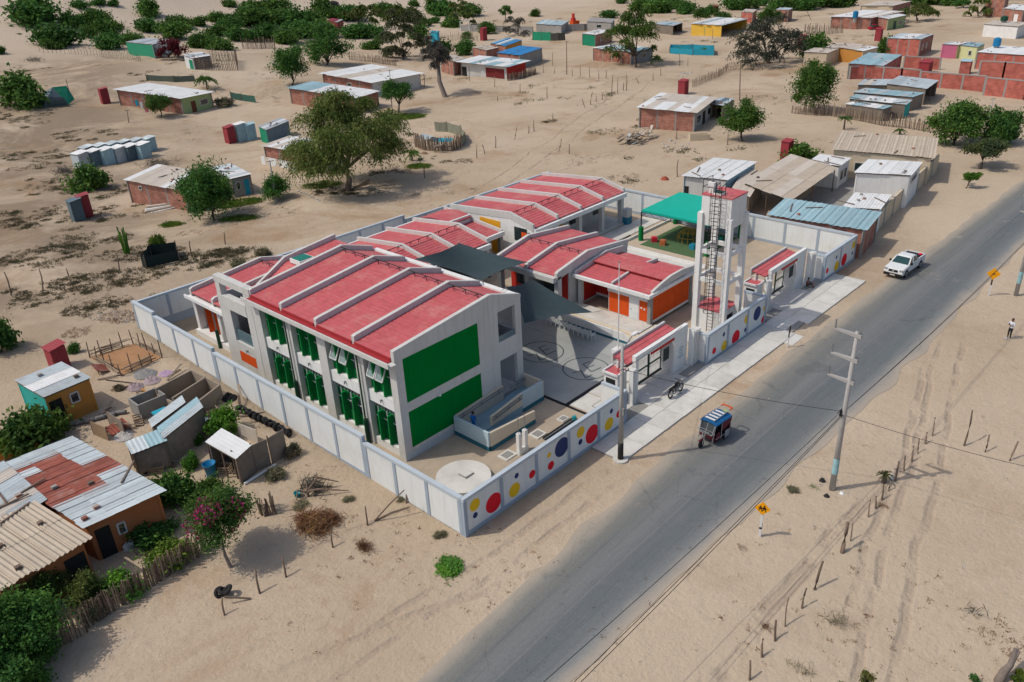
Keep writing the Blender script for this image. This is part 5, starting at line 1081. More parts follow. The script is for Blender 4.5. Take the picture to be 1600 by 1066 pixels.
# ---------------------------------------------------------------- vegetation
import numpy as np
RS = np.random.RandomState(11)
def quads_mesh(name, C, U, V, m):
    "rhombic leaves: centres C, half axes U and V (n,3)"
    n = len(C); P = np.empty((n, 4, 3), np.float32); P[:,0] = C-U; P[:,1] = C-V; P[:,2] = C+U; P[:,3] = C+V
    me = bpy.data.meshes.new(name); me.vertices.add(n*4); me.loops.add(n*4); me.polygons.add(n)
    me.vertices.foreach_set('co', P.ravel()); me.loops.foreach_set('vertex_index', np.arange(n*4, dtype=np.int32))
    me.polygons.foreach_set('loop_start', np.arange(0, n*4, 4, dtype=np.int32))
    me.update(calc_edges=True); me.materials.append(m); return me
def unit(n):
    v = RS.normal(size=(n,3)); return v/np.linalg.norm(v, axis=1)[:,None]
def leaves(C, size, m, name='crown', aspect=.5, droop=0., N=None):
    n = len(C); u = unit(n); u[:,2] -= droop; u /= np.linalg.norm(u, axis=1)[:,None]
    w = np.cross(u, unit(n) if N is None else N); w /= np.linalg.norm(w, axis=1)[:,None]+1e-6
    s = (size*RS.uniform(.6,1.3,n))[:,None]; return quads_mesh(name, C, u*s, w*s*aspect, m)
def lobes(k, rx, ry, rz, lr, low=-.35):
    out = []
    while len(out) < k:
        d = unit(1)[0]
        if d[2] < low: continue
        r = RS.uniform(.35, 1.08); out.append((np.array([d[0]*rx*r, d[1]*ry*r, d[2]*rz*r]), lr*RS.uniform(.5,1.25)))
    return out
def crown_round(w, d, h, n, leaf, m, k=16, low=-.35, lr=.34):
    L_ = lobes(k, w/2*.8, d/2*.8, h/2*.8, lr*min(w,h)*.75, low); P = []
    for c, r in L_:
        q = RS.normal(size=(n//k,3))*r*.52; q[:,2] *= .8; P.append(q+c)
    P = np.concatenate(P); return leaves(P, leaf, m), L_
def crown_alg(w, d, h, n, leaf, m, k=24):
    "umbrella of drooping feathery plumes: every lobe is a mop of strands that rise, arch outwards and hang"
    P = []; U = []; L_ = []; ns = max(8, n//k//16)
    for i in range(k):
        a = RS.uniform(0, 2*math.pi); r = math.sqrt(RS.uniform(.0,1))*.86; tier = RS.uniform(-.2,.16)-(RS.uniform(0,.24) if r > .45 else 0)
        c = np.array([math.cos(a)*r*w/2, math.sin(a)*r*d/2, h*(.40*(1-r*r)-.14+tier)]); rl = w*RS.uniform(.08,.155); L_.append((c, rl))
        for s_ in range(ns):
            az = RS.uniform(0, 2*math.pi); o = np.array([math.cos(az), math.sin(az)])+np.array([math.cos(a), math.sin(a)])*.55*r; o /= np.linalg.norm(o)
            ln = rl*RS.uniform(.55,1.25); t = np.linspace(.08,1,16)[:,None]; b0 = c+RS.normal(size=3)*rl*.16
            q = b0+np.hstack([o[None,:]*t*ln, ln*(.38*np.sin(t*2.0)-.85*t**2.2)])
            tan = np.gradient(q, axis=0); tan /= np.linalg.norm(tan, axis=1)[:,None]
            P.append(q+RS.normal(size=(16,3))*rl*.05); U.append(tan+RS.normal(size=(16,3))*.35)
    P = np.concatenate(P); U = np.concatenate(U); U /= np.linalg.norm(U, axis=1)[:,None]; nn = len(P)
    V = np.cross(U, unit(nn)); V /= np.linalg.norm(V, axis=1)[:,None]+1e-6; sz = (leaf*RS.uniform(.7,1.4,nn))[:,None]
    return quads_mesh('crown', P, U*sz, V*sz*.33, m), L_
def trunk_mesh(base, L_, th, r, lean=(0,0), m=None, nl=7, twig=0):
    mb = MB(); base = Vector(base); fork = base+Vector((lean[0]*.6, lean[1]*.6, th))
    mid = base.lerp(fork, .5)+Vector((random.uniform(-.08,.08)*th, random.uniform(-.08,.08)*th, 0)); mb.path([base-Vector((0,0,.3)), base, mid, fork], r*1.25, 8, r*.75)
    for c, rr in random.sample(L_, min(nl, len(L_))):
        e = Vector(c); k = fork.lerp(e, .5)+Vector((0,0,(e-fork).length*.12)); mb.path([fork-Vector((0,0,.1)), k, e], r*.5, 6, r*.12)
        for t in range(twig):
            q = e+Vector(unit(1)[0])*rr*1.2; mb.path([k.lerp(e, random.uniform(.3,1)), q], r*.1, 3, r*.03)
    return mb
LEAFD = leafmat('dark_leaf', (.052,.14,.034)); LEAFM = leafmat('mid_leaf', (0.062,0.140,0.032)); LEAFO = leafmat('olive_leaf', (.095,.145,.034), dry=(.18,.20,.06)); LEAFB = leafmat('bright_leaf', (0.072,0.189,0.029)); LEAFG = leafmat('grey_dry_leaf', (0.109,0.106,0.090), dry=(.16,.145,.12)); LEAFY = leafmat('lawn_leaf', (.085,.15,.025)); LEAFP = leafmat('magenta_bract', (.36,.02,.13), .4, dry=(.42,.05,.2)); LEAFR = leafmat('dark_red_bract', (.11,.02,.03), .4); LEAFS = leafmat('scrub_leaf', (0.145,0.152,0.087), dry=(.24,.20,.13)); LEAFBR = leafmat('dry_brown_twig', (.20,.10,.055), dry=(.28,.17,.09))
BARK = mat('bark', (.10,.075,.06), .95, .25, 4, .1, .5, 18); BARKL = mat('pale_bark', (.20,.165,.14), .95, .25, 4, .1, .5, 18)
def tree(name, label, conv, base, box, kind='round', n=5000, leaf=.22, m=None, cat='tree', group=None, k=16, trunk_r=None, bark=None, squash=.85, low=-.75, extra=None):
    p = G(*conv(*base)); mp = mpp(p); dp = depth(p); (u0, v0), (u1, v1) = conv(*box[:2]), conv(*box[2:])
    c = CAM+ray((u0+u1)/2, (v0+v1)/2)*dp; gsc = 1.22 if dp > 190 else 1.0; w = (u1-u0)*mp*gsc; hh = (v1-v0)*mp*gsc
    off = c-p; off = Vector((off.x*.6, off.y*.6, max(.2*hh, off.z)))
    hz_ = hh*(1.0 if kind != 'alg' else .95); zc = max(off.z, hz_*.42)
    T = thing(name, label, cat, tuple(p), 0, group)
    if kind == 'alg': cm, L_ = crown_alg(w, w*squash, hz_*1.15, n, leaf, m or LEAFO, k)
    else: cm, L_ = crown_round(w, w*squash, hz_, int(n*1.7), leaf*.76, m or LEAFD, int(k*1.5), low, .26)
    loc = (off.x, off.y, zc); link(cm, 'crown', T, loc)
    L2 = [(Vector(c_)+Vector(loc), r_) for c_, r_ in L_]
    tr = trunk_r or max(.08, w*.022); trunk_mesh((0,0,0), L2, max(.4, zc-hz_*.38), tr, (off.x, off.y), nl=8, twig=2 if kind != 'round' else 1).build('trunk', bark or BARK, T, True)
    if extra:
        em, en, es = extra; P_ = []
        for c_, r_ in random.sample(L_, max(3, len(L_)//3)): P_.append(np.array(c_)+unit(en//8)*r_*1.02*RS.uniform(.8,1.05,(en//8,1)))
        link(leaves(np.concatenate(P_), es, em, 'blossom'), 'blossom', T, loc)
    return T
# --- shared low shrub meshes
SHRUB = []
for i in range(5):
    cm, L_ = crown_round(2, 1.8, 1.5, 2600, .1, LEAFD if i % 2 else LEAFM, 16, -.55, .36); SHRUB.append((cm, trunk_mesh((0,0,-.6), [(Vector(c), r) for c, r in L_], .25, .05, nl=6).mesh('stem', BARK)))
def shrub(label, u, v, wpx, hpx, group=None, i=None, m=None, cat='shrub', name='shrub', flat=.75):
    "(u, v) centre in photo pixels"
    p = G(u, v+hpx*.42); mp = mpp(p); T = thing(name, label, cat, tuple(p), random.uniform(0, 6.28), group); cm, tm = SHRUB[random.randrange(5) if i is None else i]
    s = wpx*mp/2*1.2; sz = max(flat*s, hpx*mp*1.2/1.5*min(1, flat/.75))
    o = link(cm, 'foliage', T, (0,0,sz*.38), sc=(s, s, sz)); link(tm, 'stem', T, (0,0,sz*.38), sc=(s, s, sz))
    if m: o.material_slots[0].link = 'OBJECT'; o.material_slots[0].material = m
    return T
dune = [(160,60,220,110),(285,165,200,130),(350,100,100,80),(385,20,80,50),(470,12,60,30),(540,15,45,35),(470,95,110,90),(520,140,110,80),(430,155,70,60),(515,200,130,70),(620,185,130,70),(715,40,110,80),(710,120,120,80),(850,100,120,65),(830,150,140,80),(955,100,85,60),(1030,80,90,60),(1035,145,100,60),(1105,90,90,60),(1175,95,100,60),(1115,125,60,50),(1150,170,120,60),(950,205,120,55),(1040,212,130,55),(1190,30,110,70),(1090,15,70,35),(8,238,50,45),(240,215,120,40)]
dz = [(T6(a,b)[0], T6(a,b)[1], w/3.045, h/3.045) for a, b, w, h in dune]+[(T7(a,b)[0], T7(a,b)[1], w/3.2, h/3.2) for a, b, w, h in ((40,40,110,70),(110,45,110,60),(60,110,180,60),(190,95,130,70),(330,85,150,90),(270,150,170,80),(115,165,80,70),(210,190,110,70),(30,185,90,50),(330,150,110,60),(620,155,120,80),(540,170,60,40),(850,15,60,40),(960,100,60,32),(905,115,70,40),(1460,68,60,35),(1220,145,80,60),(1115,180,60,34),(690,195,60,45),(1050,115,110,40),(460,70,90,50))]+[(R1(a,b)[0], R1(a,b)[1], w/3.332, h/3.332) for a, b, w, h in ((310,78,90,40),(470,30,110,50),(560,45,160,60),(640,25,110,50),(780,70,80,50),(840,60,90,40),(950,30,120,50),(560,20,100,40),(690,40,100,80),(1030,25,100,60),(1220,32,130,45),(1100,12,90,40),(1340,35,140,40),(890,85,90,40),(375,8,60,25))]+[(R2(a,b)[0], R2(a,b)[1], w/3.5525, h/3.5525) for a, b, w, h in ((60,40,120,50),(330,18,150,55),(430,15,130,50),(870,8,180,40),(980,12,150,40))]
dz += [(u, v, w, h) for u, v, w, h in ((395,22,40,24),(430,12,44,26),(470,30,50,30),(455,55,44,28),(505,12,40,26),(545,20,50,28),(560,48,44,26),(600,14,44,26),(640,24,40,24),(415,52,40,24),(510,48,40,26),(655,52,36,22),(690,14,40,24),(360,40,40,24),(330,62,36,20),(735,18,34,18),(585,70,34,18))]
dz.sort(key=lambda q: q[0])
def nth(i): return ORD[i] if i < 12 else '%d%s' % (i+1, {1:'st',2:'nd',3:'rd'}.get((i+1) % 10, 'th') if not 10 < (i+1) % 100 < 14 else 'th')
for i, (u, v, w, h) in enumerate(dz):
    shrub('dark green wild shrub, %s from the left in the belt along the top' % nth(i), u, v, w, h, 'wild shrubs along the dune and far plain')
# --- named shrubs
shrub('broad round shrub at the left beside the blue tarp tent', *T6(112,435), 72, 52)
shrub('round green shrub in front of the row of tin cabins', *T6(445,848), 52, 40, i=0)
shrub('dark shrub cut by the left frame edge halfway down', 2, 520, 46, 70)
shrub('dense shrub beside the ochre and turquoise house', *ZL(125,360), 92, 66, i=0)
shrub('leafy shrub under the tin sheds near the bougainvillea', *ZL(700,580), 66, 60, i=2)
shrub('light green shrub between the outhouse and the school wall', *ZK(1030,600), 46, 46, i=4, m=LEAFB)
shrub('small shrub beside the outhouse door', *ZK(850,820), 26, 34, i=2, m=LEAFB)
shrub('dark creeper mound against the terracotta wall', *ZL(580,775), 60, 30, i=1)
shrub('trailing dark creeper beside the bougainvillea on the terracotta wall', *ZL(640,755), 50, 24, i=3)
shrub('low bright plant bed inside the palisade fence', *ZL(690,850), 60, 26, i=4, m=LEAFY)
shrub('yellow-green palm-like bush at the palisade', *ZL(620,885), 40, 34, i=2, m=LEAFB)
shrub('green bush where the palisade meets the porch yard', *ZL(480,960), 60, 40, i=0, m=LEAFB)
shrub('round bush hiding a red cabin behind the beige canopy', *R1(1280,795), 48, 26, i=0)
shrub('rounded bush beside the dark spreading tree', *R2(245,265), 48, 36, i=0)
shrub('bush between the tall brick house and cream hut', *R2(650,262), 32, 26, i=0)
shrub('low brown shrub below the little palm', *T6(1060,485), 26, 16, i=3, m=LEAFS)
shrub('green creeper between brick house and washing line', *T7(1000,250), 30, 26, i=1)
shrub('dense bush behind the white porch roof', *T7(1115,240), 30, 24, i=1)
shrub('thin weed clump at the wire fence left of the school', *cv(0,330,3.9475)(985,195), 22, 26, i=4, m=LEAFY)
shrub('small weed clump beside the rear left wall corner', *cv(0,330,3.9475)(1465,320), 26, 16, i=2, m=LEAFS)
shrub('weed clump just outside the wing roof', *cv(290,370,5.33)(635,125), 26, 14, i=2, m=LEAFS)
for i, (u, v, w, h) in enumerate(((705,872,46,24),(688,830,18,16),(545,775,16,14),(470,786,24,12),(628,776,14,10),(1238,760,16,16),(580,740,20,10),(430,735,24,18))):
    shrub('low weed tuft on the sand, %s of those around the near wall corner' % ORD[i], u, v, w, h, 'weed tufts by the near wall corner', m=LEAFS if i else LEAFB, flat=.28)
# --- individual trees
tree('algarrobo_tree', 'large feathery algarrobo tree in front of the rear school roofs', T7, (525,955), (170,445,830,880), 'alg', 58000, .18, LEAFO, k=62, trunk_r=.42, bark=BARK)
tree('algarrobo_tree', 'tall weeping pale tree behind the leaning dry one', T7, (800,300), (690,40,905,290), 'alg', 16000, .3, leafmat('greygreen_leaf', (.095,.12,.055), dry=(.16,.165,.09)), k=30)
tree('dry_tree', 'leaning half-dead tree with grey crown and pale trunk', T7, (1010,485), (840,170,1020,340), 'alg', 13000, .17, LEAFG, k=26, trunk_r=.5, bark=BARKL)
tree('round_tree', 'small umbrella-shaped tree on a green lawn patch', T7, (775,565), (680,400,900,530), 'round', 5500, .2, LEAFD, k=18, low=-.15)
tree('round_tree', 'big dark round tree beside the white-roofed brick house', T6, (1020,1050), (835,765,1140,1030), 'round', 9500, .22, LEAFD, k=26)
tree('small_tree', 'small round tree in front of the brick and green house', T6, (768,560), (695,425,830,540), 'round', 3000, .2, LEAFM, k=12)
tree('small_tree', 'small bushy tree by the concrete pole', T7, (160,1005), (75,860,250,1000), 'round', 3500, .17, LEAFD, k=14)
tree('dense_tree', 'dense dark tree left of the long white and blue roof', T7, (245,425), (165,215,345,425), 'round', 5000, .3, LEAFD, k=20)
tree('dense_tree', 'dense dark tree behind the cream-roofed porch house', T7, (420,325), (310,145,530,315), 'round', 5000, .34, LEAFD, k=20)
tree('algarrobo_tree', 'olive tree in the shrub belt left of the weeping tree', T7, (590,160), (510,10,690,135), 'alg', 4500, .42, LEAFO, k=18)
tree('algarrobo_tree', 'flat-topped olive tree above the weeping tree', T7, (790,110), (690,25,890,100), 'alg', 3800, .45, LEAFO, k=16)
tree('algarrobo_tree', 'dull green tree right of the flat-topped olive one', T7, (970,75), (885,-10,990,70), 'round', 2500, .45, LEAFM, k=12)
tree('algarrobo_tree', 'olive tree left of the white goal frame', T7, (1080,130), (1010,0,1145,125), 'alg', 4000, .42, LEAFO, k=18)
tree('algarrobo_tree', 'greyish tree high up at the top frame edge', T7, (420,70), (355,-5,485,60), 'alg', 2600, .5, LEAFG, k=12)
tree('small_tree', 'tiny tree alone on the far plain', T7, (1310,110), (1275,28,1350,75), 'round', 900, .4, LEAFM, k=7)
tree('dry_tree', 'bare grey tree behind the goal frame wall', T7, (1375,180), (1300,80,1440,175), 'alg', 2600, .3, LEAFG, k=14, bark=BARKL)
tree('algarrobo_tree', 'round algarrobo tree with dark trunk in the middle distance', R1, (447,350), (290,50,572,295), 'alg', 12000, .27, leafmat('alg_green', (0.065,0.123,0.029)), k=34, trunk_r=.4)
tree('algarrobo_tree', 'dark spreading algarrobo with grey leafless side', R1, (1140,332), (940,95,1305,320), 'alg', 11000, .27, leafmat('alg_dark', (0.051,0.065,0.043),dry=(.11,.105,.085)), k=34, trunk_r=.45)
tree('algarrobo_tree', 'green tree top just behind the dark spreading algarrobo', R1, (1130,200), (1060,35,1200,125), 'round', 2600, .35, LEAFM, k=12)
tree('bush_tree', 'leafy bush tree beside the cream-roofed brick house', R1, (1000,735), (850,520,1112,705), 'round', 6500, .22, LEAFM, k=20)
tree('bush_tree', 'light green tree beside the stick fence right of centre', R1, (1370,590), (1255,300,1480,580), 'round', 7500, .26, LEAFM, k=24)
tree('dense_tree', 'large dense green tree above the roadside', R2, (1030,805), (880,545,1240,800), 'round', 8500, .26, LEAFM, k=26)
tree('dense_tree', 'second large tree right of the dense roadside one', R2, (1290,800), (1170,595,1410,800), 'round', 6500, .26, LEAFD, k=22)
tree('roadside_tree', 'wide flat-topped tree with forked trunk beside the road', R2, (1178,938), (1065,765,1350,890), 'round', 5500, .2, leafmat('roadside_leaf', (0.072,0.109,0.051)), k=22, squash=.9, low=0)
tree('young_tree', 'young tree standing alone near the road edge', R2, (1100,1045), (1060,945,1215,1015), 'round', 1800, .15, LEAFB, k=10, low=0)
tree('flat_thorn_tree', 'flat thorn tree behind the green-fronted brick house', R2, (830,118), (700,30,915,88), 'alg', 3500, .38, LEAFO, k=18)
tree('far_tree', 'dull green tree near the top right corner', R2, (1165,95), (1100,0,1235,80), 'alg', 3000, .4, LEAFO, k=16)
tree('far_tree', 'small dark tree left of the dull green one at the top', R2, (1090,45), (1030,-15,1130,40), 'round', 1500, .4, LEAFD, k=9)
tree('bougainvillea', 'pink-flowering bougainvillea tree at the palisade corner', ZL, (915,905), (670,555,1000,800), 'round', 11000, .11, LEAFM, k=30, trunk_r=.1, bark=BARKL, extra=(LEAFP, 1150, .1), cat='tree')
tree('bougainvillea', 'dark red flowering bush over the hut below the dune', T6, (800,275), (720,190,895,270), 'round', 2600, .3, LEAFR, k=14, cat='bush')
tree('garden_tree', 'dense dark tree in the bottom left corner', cv(0,860,5.173), (120,990), (-420,330,470,1060), 'round', 22000, .13, LEAFD, k=34)
tree('garden_tree', 'shady tree just off the bottom left, casting shade over the sand', cv(0,860,5.173), (150,1250), (-250,820,420,1240), 'round', 12000, .13, LEAFD, k=26)
tree('garden_tree', 'olive garden shrub thicket in front of the wavy roof', cv(0,860,5.173), (330,520), (10,120,560,470), 'round', 9500, .1, LEAFO, k=34, cat='bush', squash=.5)
tree('garden_tree', 'olive thorn bush beside the white post of the porch', cv(0,860,5.173), (700,470), (560,130,850,470), 'round', 5500, .09, LEAFO, k=22, cat='bush')
tree('garden_tree', 'grey-olive thorn bush leaning on the palisade', cv(0,860,5.173), (730,580), (610,380,850,580), 'round', 3000, .09, LEAFS, k=16, cat='bush')
tree('foreground_bush', 'yellow-green leafy branch tip rising at the bottom edge', cv(1300,860,5.173), (260,1250), (190,920,330,1180), 'round', 900, .07, leafmat('tip_leaf',(.10,.12,.03)), k=8, cat='bush')
tree('foreground_bush', 'leafy branch tip at the bottom, left of the taller one', cv(1300,860,5.173), (80,1250), (20,1020,150,1180), 'round', 600, .07, leafmat('tip_leaf',(.10,.12,.03)), k=7, cat='bush')
tree('foreground_bush', 'green sprig by the driftwood trunk at the bottom right', cv(1300,860,5.173), (1150,1110), (1095,985,1200,1090), 'round', 700, .06, LEAFD, k=7, cat='bush')
tree('foreground_bush', 'bright green bush cut by the bottom right corner', cv(1300,860,5.173), (1560,1080), (1420,960,1680,1090), 'round', 1800, .07, LEAFY, k=10, cat='bush')
# palms
def palm(label, conv, base, top, r, n=16, m=None):
    p = G(*conv(*base)); q = CAM+ray(*conv(*top))*depth(p); h = max(.6, (q-p).length); T = thing('palm', label, 'palm', tuple(p)); MB().path([(0,0,-.2),(0.05,0,h*.5),(0,0,h)], .16, 7, .1).build('trunk', BARK, T)
    P = []; D = []
    for i in range(n):
        a = 2*math.pi*i/n+random.uniform(-.2,.2); el = random.uniform(.1,1.1)
        fr = []
        for s in range(18):
            t = s/17; x = r*t*math.cos(el*(1-.6*t)); z = r*(math.sin(el)*t-.75*t*t); fr.append((x*math.cos(a), x*math.sin(a), h+z))
        C_ = np.repeat(np.array(fr), 4, axis=0)+RS.normal(size=(72,3))*r*.03; link(leaves(C_, r*.13, m or LEAFM, 'frond', .2, .3), 'frond', T)
    return T
palm('little palm beside the brick and green house', T6, (985,425), (985,380), 2.4)
palm('tiny palm tuft on the fence line beside the power pole', cv(1200,480,3.33), (602,915), (602,892), .5, 14, leafmat('palm_dull',(.07,.10,.04)))
palm('small palm beside the round stick corral', T7, (845,805), (845,770), 1.6, 12, LEAFB)
palm('small palm with brown trunk below the stick fence', R2, (420,720), (425,660), 1.2, 12)
palm('small palm tuft behind the long cream house', R2, (728,748), (728,725), 1.0, 10)
ct = thing('cactus', 'tall green column cactus clump by the wire fence', 'cactus', tuple(G(*cv(0,330,3.9475)(785,262))))
for i in range(6): a = i; MB().path([(.25*math.cos(a),.25*math.sin(a),-.2),(.3*math.cos(a),.3*math.sin(a),1.2),(.45*math.cos(a),.45*math.sin(a),2.3+.4*(i % 3))], .09, 6, .07).build('stem', LEAFB, ct)
# --- lawn patches and scrub (uncountable)
def scatter(name, label, patches, m, size, per, aspect=.4, flat=False, mats=1):
    C_ = []
    for (u, v, wu, hv, dens) in patches:
        p = G(u, v); mp = mpp(p); rx = wu*mp/2; ry = hv*mp/2/.45; n = int(dens)
        mats_ = [(random.uniform(0,6.283), math.sqrt(random.random()), random.uniform(.25,1.0)*(1.4 if mats > 1 else .5)) for _ in range(max(1, n//mats))]
        for _ in range(n):
            a, r, mr_ = random.choice(mats_); x = p.x+(_r0.x*math.cos(a)*rx+_fw.x*math.sin(a)*ry)*r; y = p.y+(_r0.y*math.cos(a)*rx+_fw.y*math.sin(a)*ry)*r
            if mats > 1: a2 = random.uniform(0,6.283); r2 = mr_*math.sqrt(random.random()); x += r2*math.cos(a2)*1.5; y += r2*math.sin(a2)
            z = terr(x, y); s = size*(1+depth(p)/160)
            C_.append(np.array([x,y,z+s*.2])+RS.normal(size=(per,3))*np.array([s*.7,s*.7,s*.2]))
    P_ = np.concatenate(C_); me = leaves(P_, size*(.42 if flat else .6), m, name, aspect); o = link(me, name); o['kind'] = 'stuff'; o['label'] = label; o['category'] = name.replace('_', ' '); return o
Z8 = cv(0,330,3.9475)
scatter('lawn_grass', 'short bright lawn grass in small patches under the village trees', [(630,183,70,20,700),(375,318,70,18,500),(268,352,30,14,200),(655,260,36,12,250),(503,290,60,24,250),(375,342,60,16,250),(640,185,46,12,300)], LEAFY, .22, 9, .3)
scatter('dry_scrub', 'dry grey-green scrub scattered over the left slope', [(20,190,110,60,260),(60,250,140,60,330),(130,215,110,40,200),(90,290,150,60,300),(30,110,90,40,120),(220,120,90,40,120),(180,300,60,40,120),(40,340,120,60,260),(130,380,130,50,260),(70,400,140,60,350),(140,440,110,50,260),(60,460,130,60,240),(190,400,60,40,110),(220,430,80,40,220),(330,405,110,40,330),(360,395,70,24,260),(150,480,80,30,160),(260,470,50,30,120),(300,100,110,30,130),(520,300,60,20,60),(700,250,80,40,60),(560,300,150,26,130),(855,190,26,10,40),(980,280,40,14,40),(610,265,70,30,80),(20,150,90,40,200),(190,330,160,50,160),(300,320,160,30,90),(100,345,160,60,200),(250,400,120,30,140)], leafmat('slope_scrub',(.105,.10,.055),dry=(.15,.12,.07)), .15, 16, .35, mats=15)
scatter('dry_scrub', 'sparse scrub tufts over the far sandy plain', [(900,30,500,40,170),(650,120,300,60,60),(1250,60,400,40,110),(1000,200,160,60,50),(500,60,300,60,160),(1150,30,400,30,200),(1450,15,300,30,200),(760,60,300,60,70),(820,150,300,90,80),(1050,240,260,60,60),(600,230,260,80,90),(1180,290,200,60,40)], LEAFS, .28, 8, .4, mats=8)
scatter('leaf_litter', 'brown leaf and twig litter strewn over the sand', [(190,495,70,26,260),(120,520,40,22,140),(150,470,110,30,130),(510,115,120,60,140),(690,330,90,40,70),(380,310,80,20,60),(300,365,50,18,80),(1090,215,70,30,80),(470,760,120,80,60),(560,850,200,80,70),(1250,920,500,200,120),(1420,1000,300,120,60),(1560,990,60,60,90),(880,950,300,160,60),(860,240,40,16,40),(240,310,60,30,60),(620,910,400,200,90)], LEAFBR, .11, 5, .25)
scatter('pebble_litter', 'pale scraps of rubbish and pebbles on the bare sand', [(175,493,70,20,240),(200,500,40,14,120),(1310,765,60,30,30),(1350,690,500,300,70),(230,165,120,30,60),(300,95,60,20,40),(1060,125,60,20,110),(900,820,500,300,60),(1080,190,60,14,60)], mat('pale_scrap', (.42,.40,.38), .8, .3, 3, .1), .07, 3, .8)
LITW = MATS['pale_scrap']

scatter('dark_debris', 'dark trodden twigs and dung around the far village yards', [(u, v, w, h, n) for u, v, w, h, n in ((760,150,160,40,120),(880,130,200,50,140),(980,160,160,40,120),(1120,160,220,50,160),(1260,160,120,40,100),(900,250,120,30,60),(1000,280,120,30,50),(640,240,120,30,90),(700,300,120,30,90),(450,150,120,40,120),(350,120,160,40,140),(250,90,140,30,120),(150,100,140,40,120),(1250,230,160,40,60),(1440,120,200,40,90),(1380,60,200,30,90),(560,120,120,40,100),(420,330,120,30,90),(560,290,160,30,160),(300,210,160,50,90))], leafmat('debris_brown',(.10,.07,.045),dry=(.15,.11,.07)), .16, 6, .2, mats=7)
for i, (u, v) in enumerate(((668,262),(720,268),(800,262))): shrub('potted green plant inside the turquoise pen, %s from the left' % ORD[i], *R1(u, v), 11, 9, i=2, m=LEAFB)
# ---------------------------------------------------------------- posts, fences, poles, wires
def post(conv, base, top, r, label, group, m=None, bend=.04, name='fence_post'):
    p = G(*conv(*base)); q = CAM+ray(*conv(*top))*depth(p); v = q-p; v.x *= .8; v.y *= .8
    h = v.length; d = Vector((random.uniform(-1,1), random.uniform(-1,1), 0))*bend*h
    o = MB().path([(0,0,-.35), tuple(v*.02), tuple(v*.3+d*.7), tuple(v*.65+d), tuple(v)], r*1.15, 7, r*.8).build(name, m or WOOD, loc=tuple(p), smooth=True)
    return tag(o, label, 'post', group)
Z4, Z7_, ZB_, Z5_ = cv(1200,480,3.33), cv(1040,760,2.857), cv(0,800,2.857), cv(440,720,5.92)
PR = [(Z4,(855,670),(870,568),.045),(Z4,(818,712),(828,648),.06),(Z4,(780,763),(787,682),.045),(Z4,(747,805),(757,718),.05),(Z4,(707,853),(713,767),.05),(Z4,(662,905),(683,797),.06),(Z4,(627,957),(640,900),.05),(Z4,(592,1005),(602,915),.05),(Z7_,(937,100),(938,40),.055),(Z7_,(905,138),(915,55),.04),(Z7_,(825,245),(835,160),.035),(Z7_,(787,297),(815,150),.11),(Z7_,(665,462),(708,325),.07),(Z7_,(608,545),(632,447),.05),(Z7_,(533,627),(550,485),.035),(Z7_,(488,690),(492,590),.06),(Z7_,(430,763),(435,673),.06),(Z7_,(374,865),(377,770),.055)]
for i, (c, b, t, r) in enumerate(PR): post(c, b, t, r, '%s wooden post of the broken roadside fence row, %s from its far end' % ('thick' if r > .1 else 'thin' if r < .04 else 'weathered', nth(i)), 'posts of the roadside fence row')
for i, (b, t) in enumerate((((1020,722),(1065,527)),((1130,755),(1152,658)),((1257,800),(1308,692)))): post(Z4, b, t, .06, ['tall leaning pole near the overhead cable on the right sand','shorter reddish post right of the tall leaning pole','crooked post near the right frame edge'][i], 'loose posts on the right sand')
for b, t, r, lb, c in (((1160,365),(1140,250),.06,'lone post left of the straw heap, nearer the tyre pile',ZB_),((1277,292),(1258,190),.055,'lone post between the tyre pile and the straw heap',ZB_),((1003,462),(992,375),.05,'post beside the tyre pile',ZB_),((475,805),(455,640),.05,'post standing at the straw heap',Z5_),((797,600),(772,412),.05,'post between the straw heap and the white wall',Z5_),((1155,392),(1140,110),.06,'tall post close to the long white wall',Z5_)): post(c, b, t, r, lb, 'loose posts before the school corner')
o = MB().path([G(*Z5_(862,555),.05), G(*Z5_(990,410),1.0), G(*Z5_(1135,270),1.75)], .05, 6, .035).build('prop_pole', WOOD); tag(o, 'slanted prop pole leaning on the tall post by the wall', 'pole')
o = MB().path([G(*Z5_(870,552),.06), G(*Z5_(1010,480),.08), G(*Z5_(1180,428),.06)], .045, 6, .03).build('fallen_pole', WOOD); tag(o, 'crooked pole lying on the sand towards the wall', 'pole')
o = MB().path([G(*ZB_(1000,380),.5), G(*ZB_(1120,386),.06)], .055, 6, .05).build('fallen_pole', WOOD); tag(o, 'pole fallen over from the tyre pile', 'pole')
PL = [(Z8,(70,520),(25,370)),(Z8,(265,492),(243,352)),(Z8,(440,455),(407,350)),(Z8,(738,380),(717,253)),(Z8,(1185,280),(1168,180)),(Z8,(1390,205),(1383,130))]
for i, (c, b, t) in enumerate(PL): post(c, b, t, .07, 'wire fence post on the left slope, %s from the left frame edge' % nth(i), 'wire fence posts on the left slope')
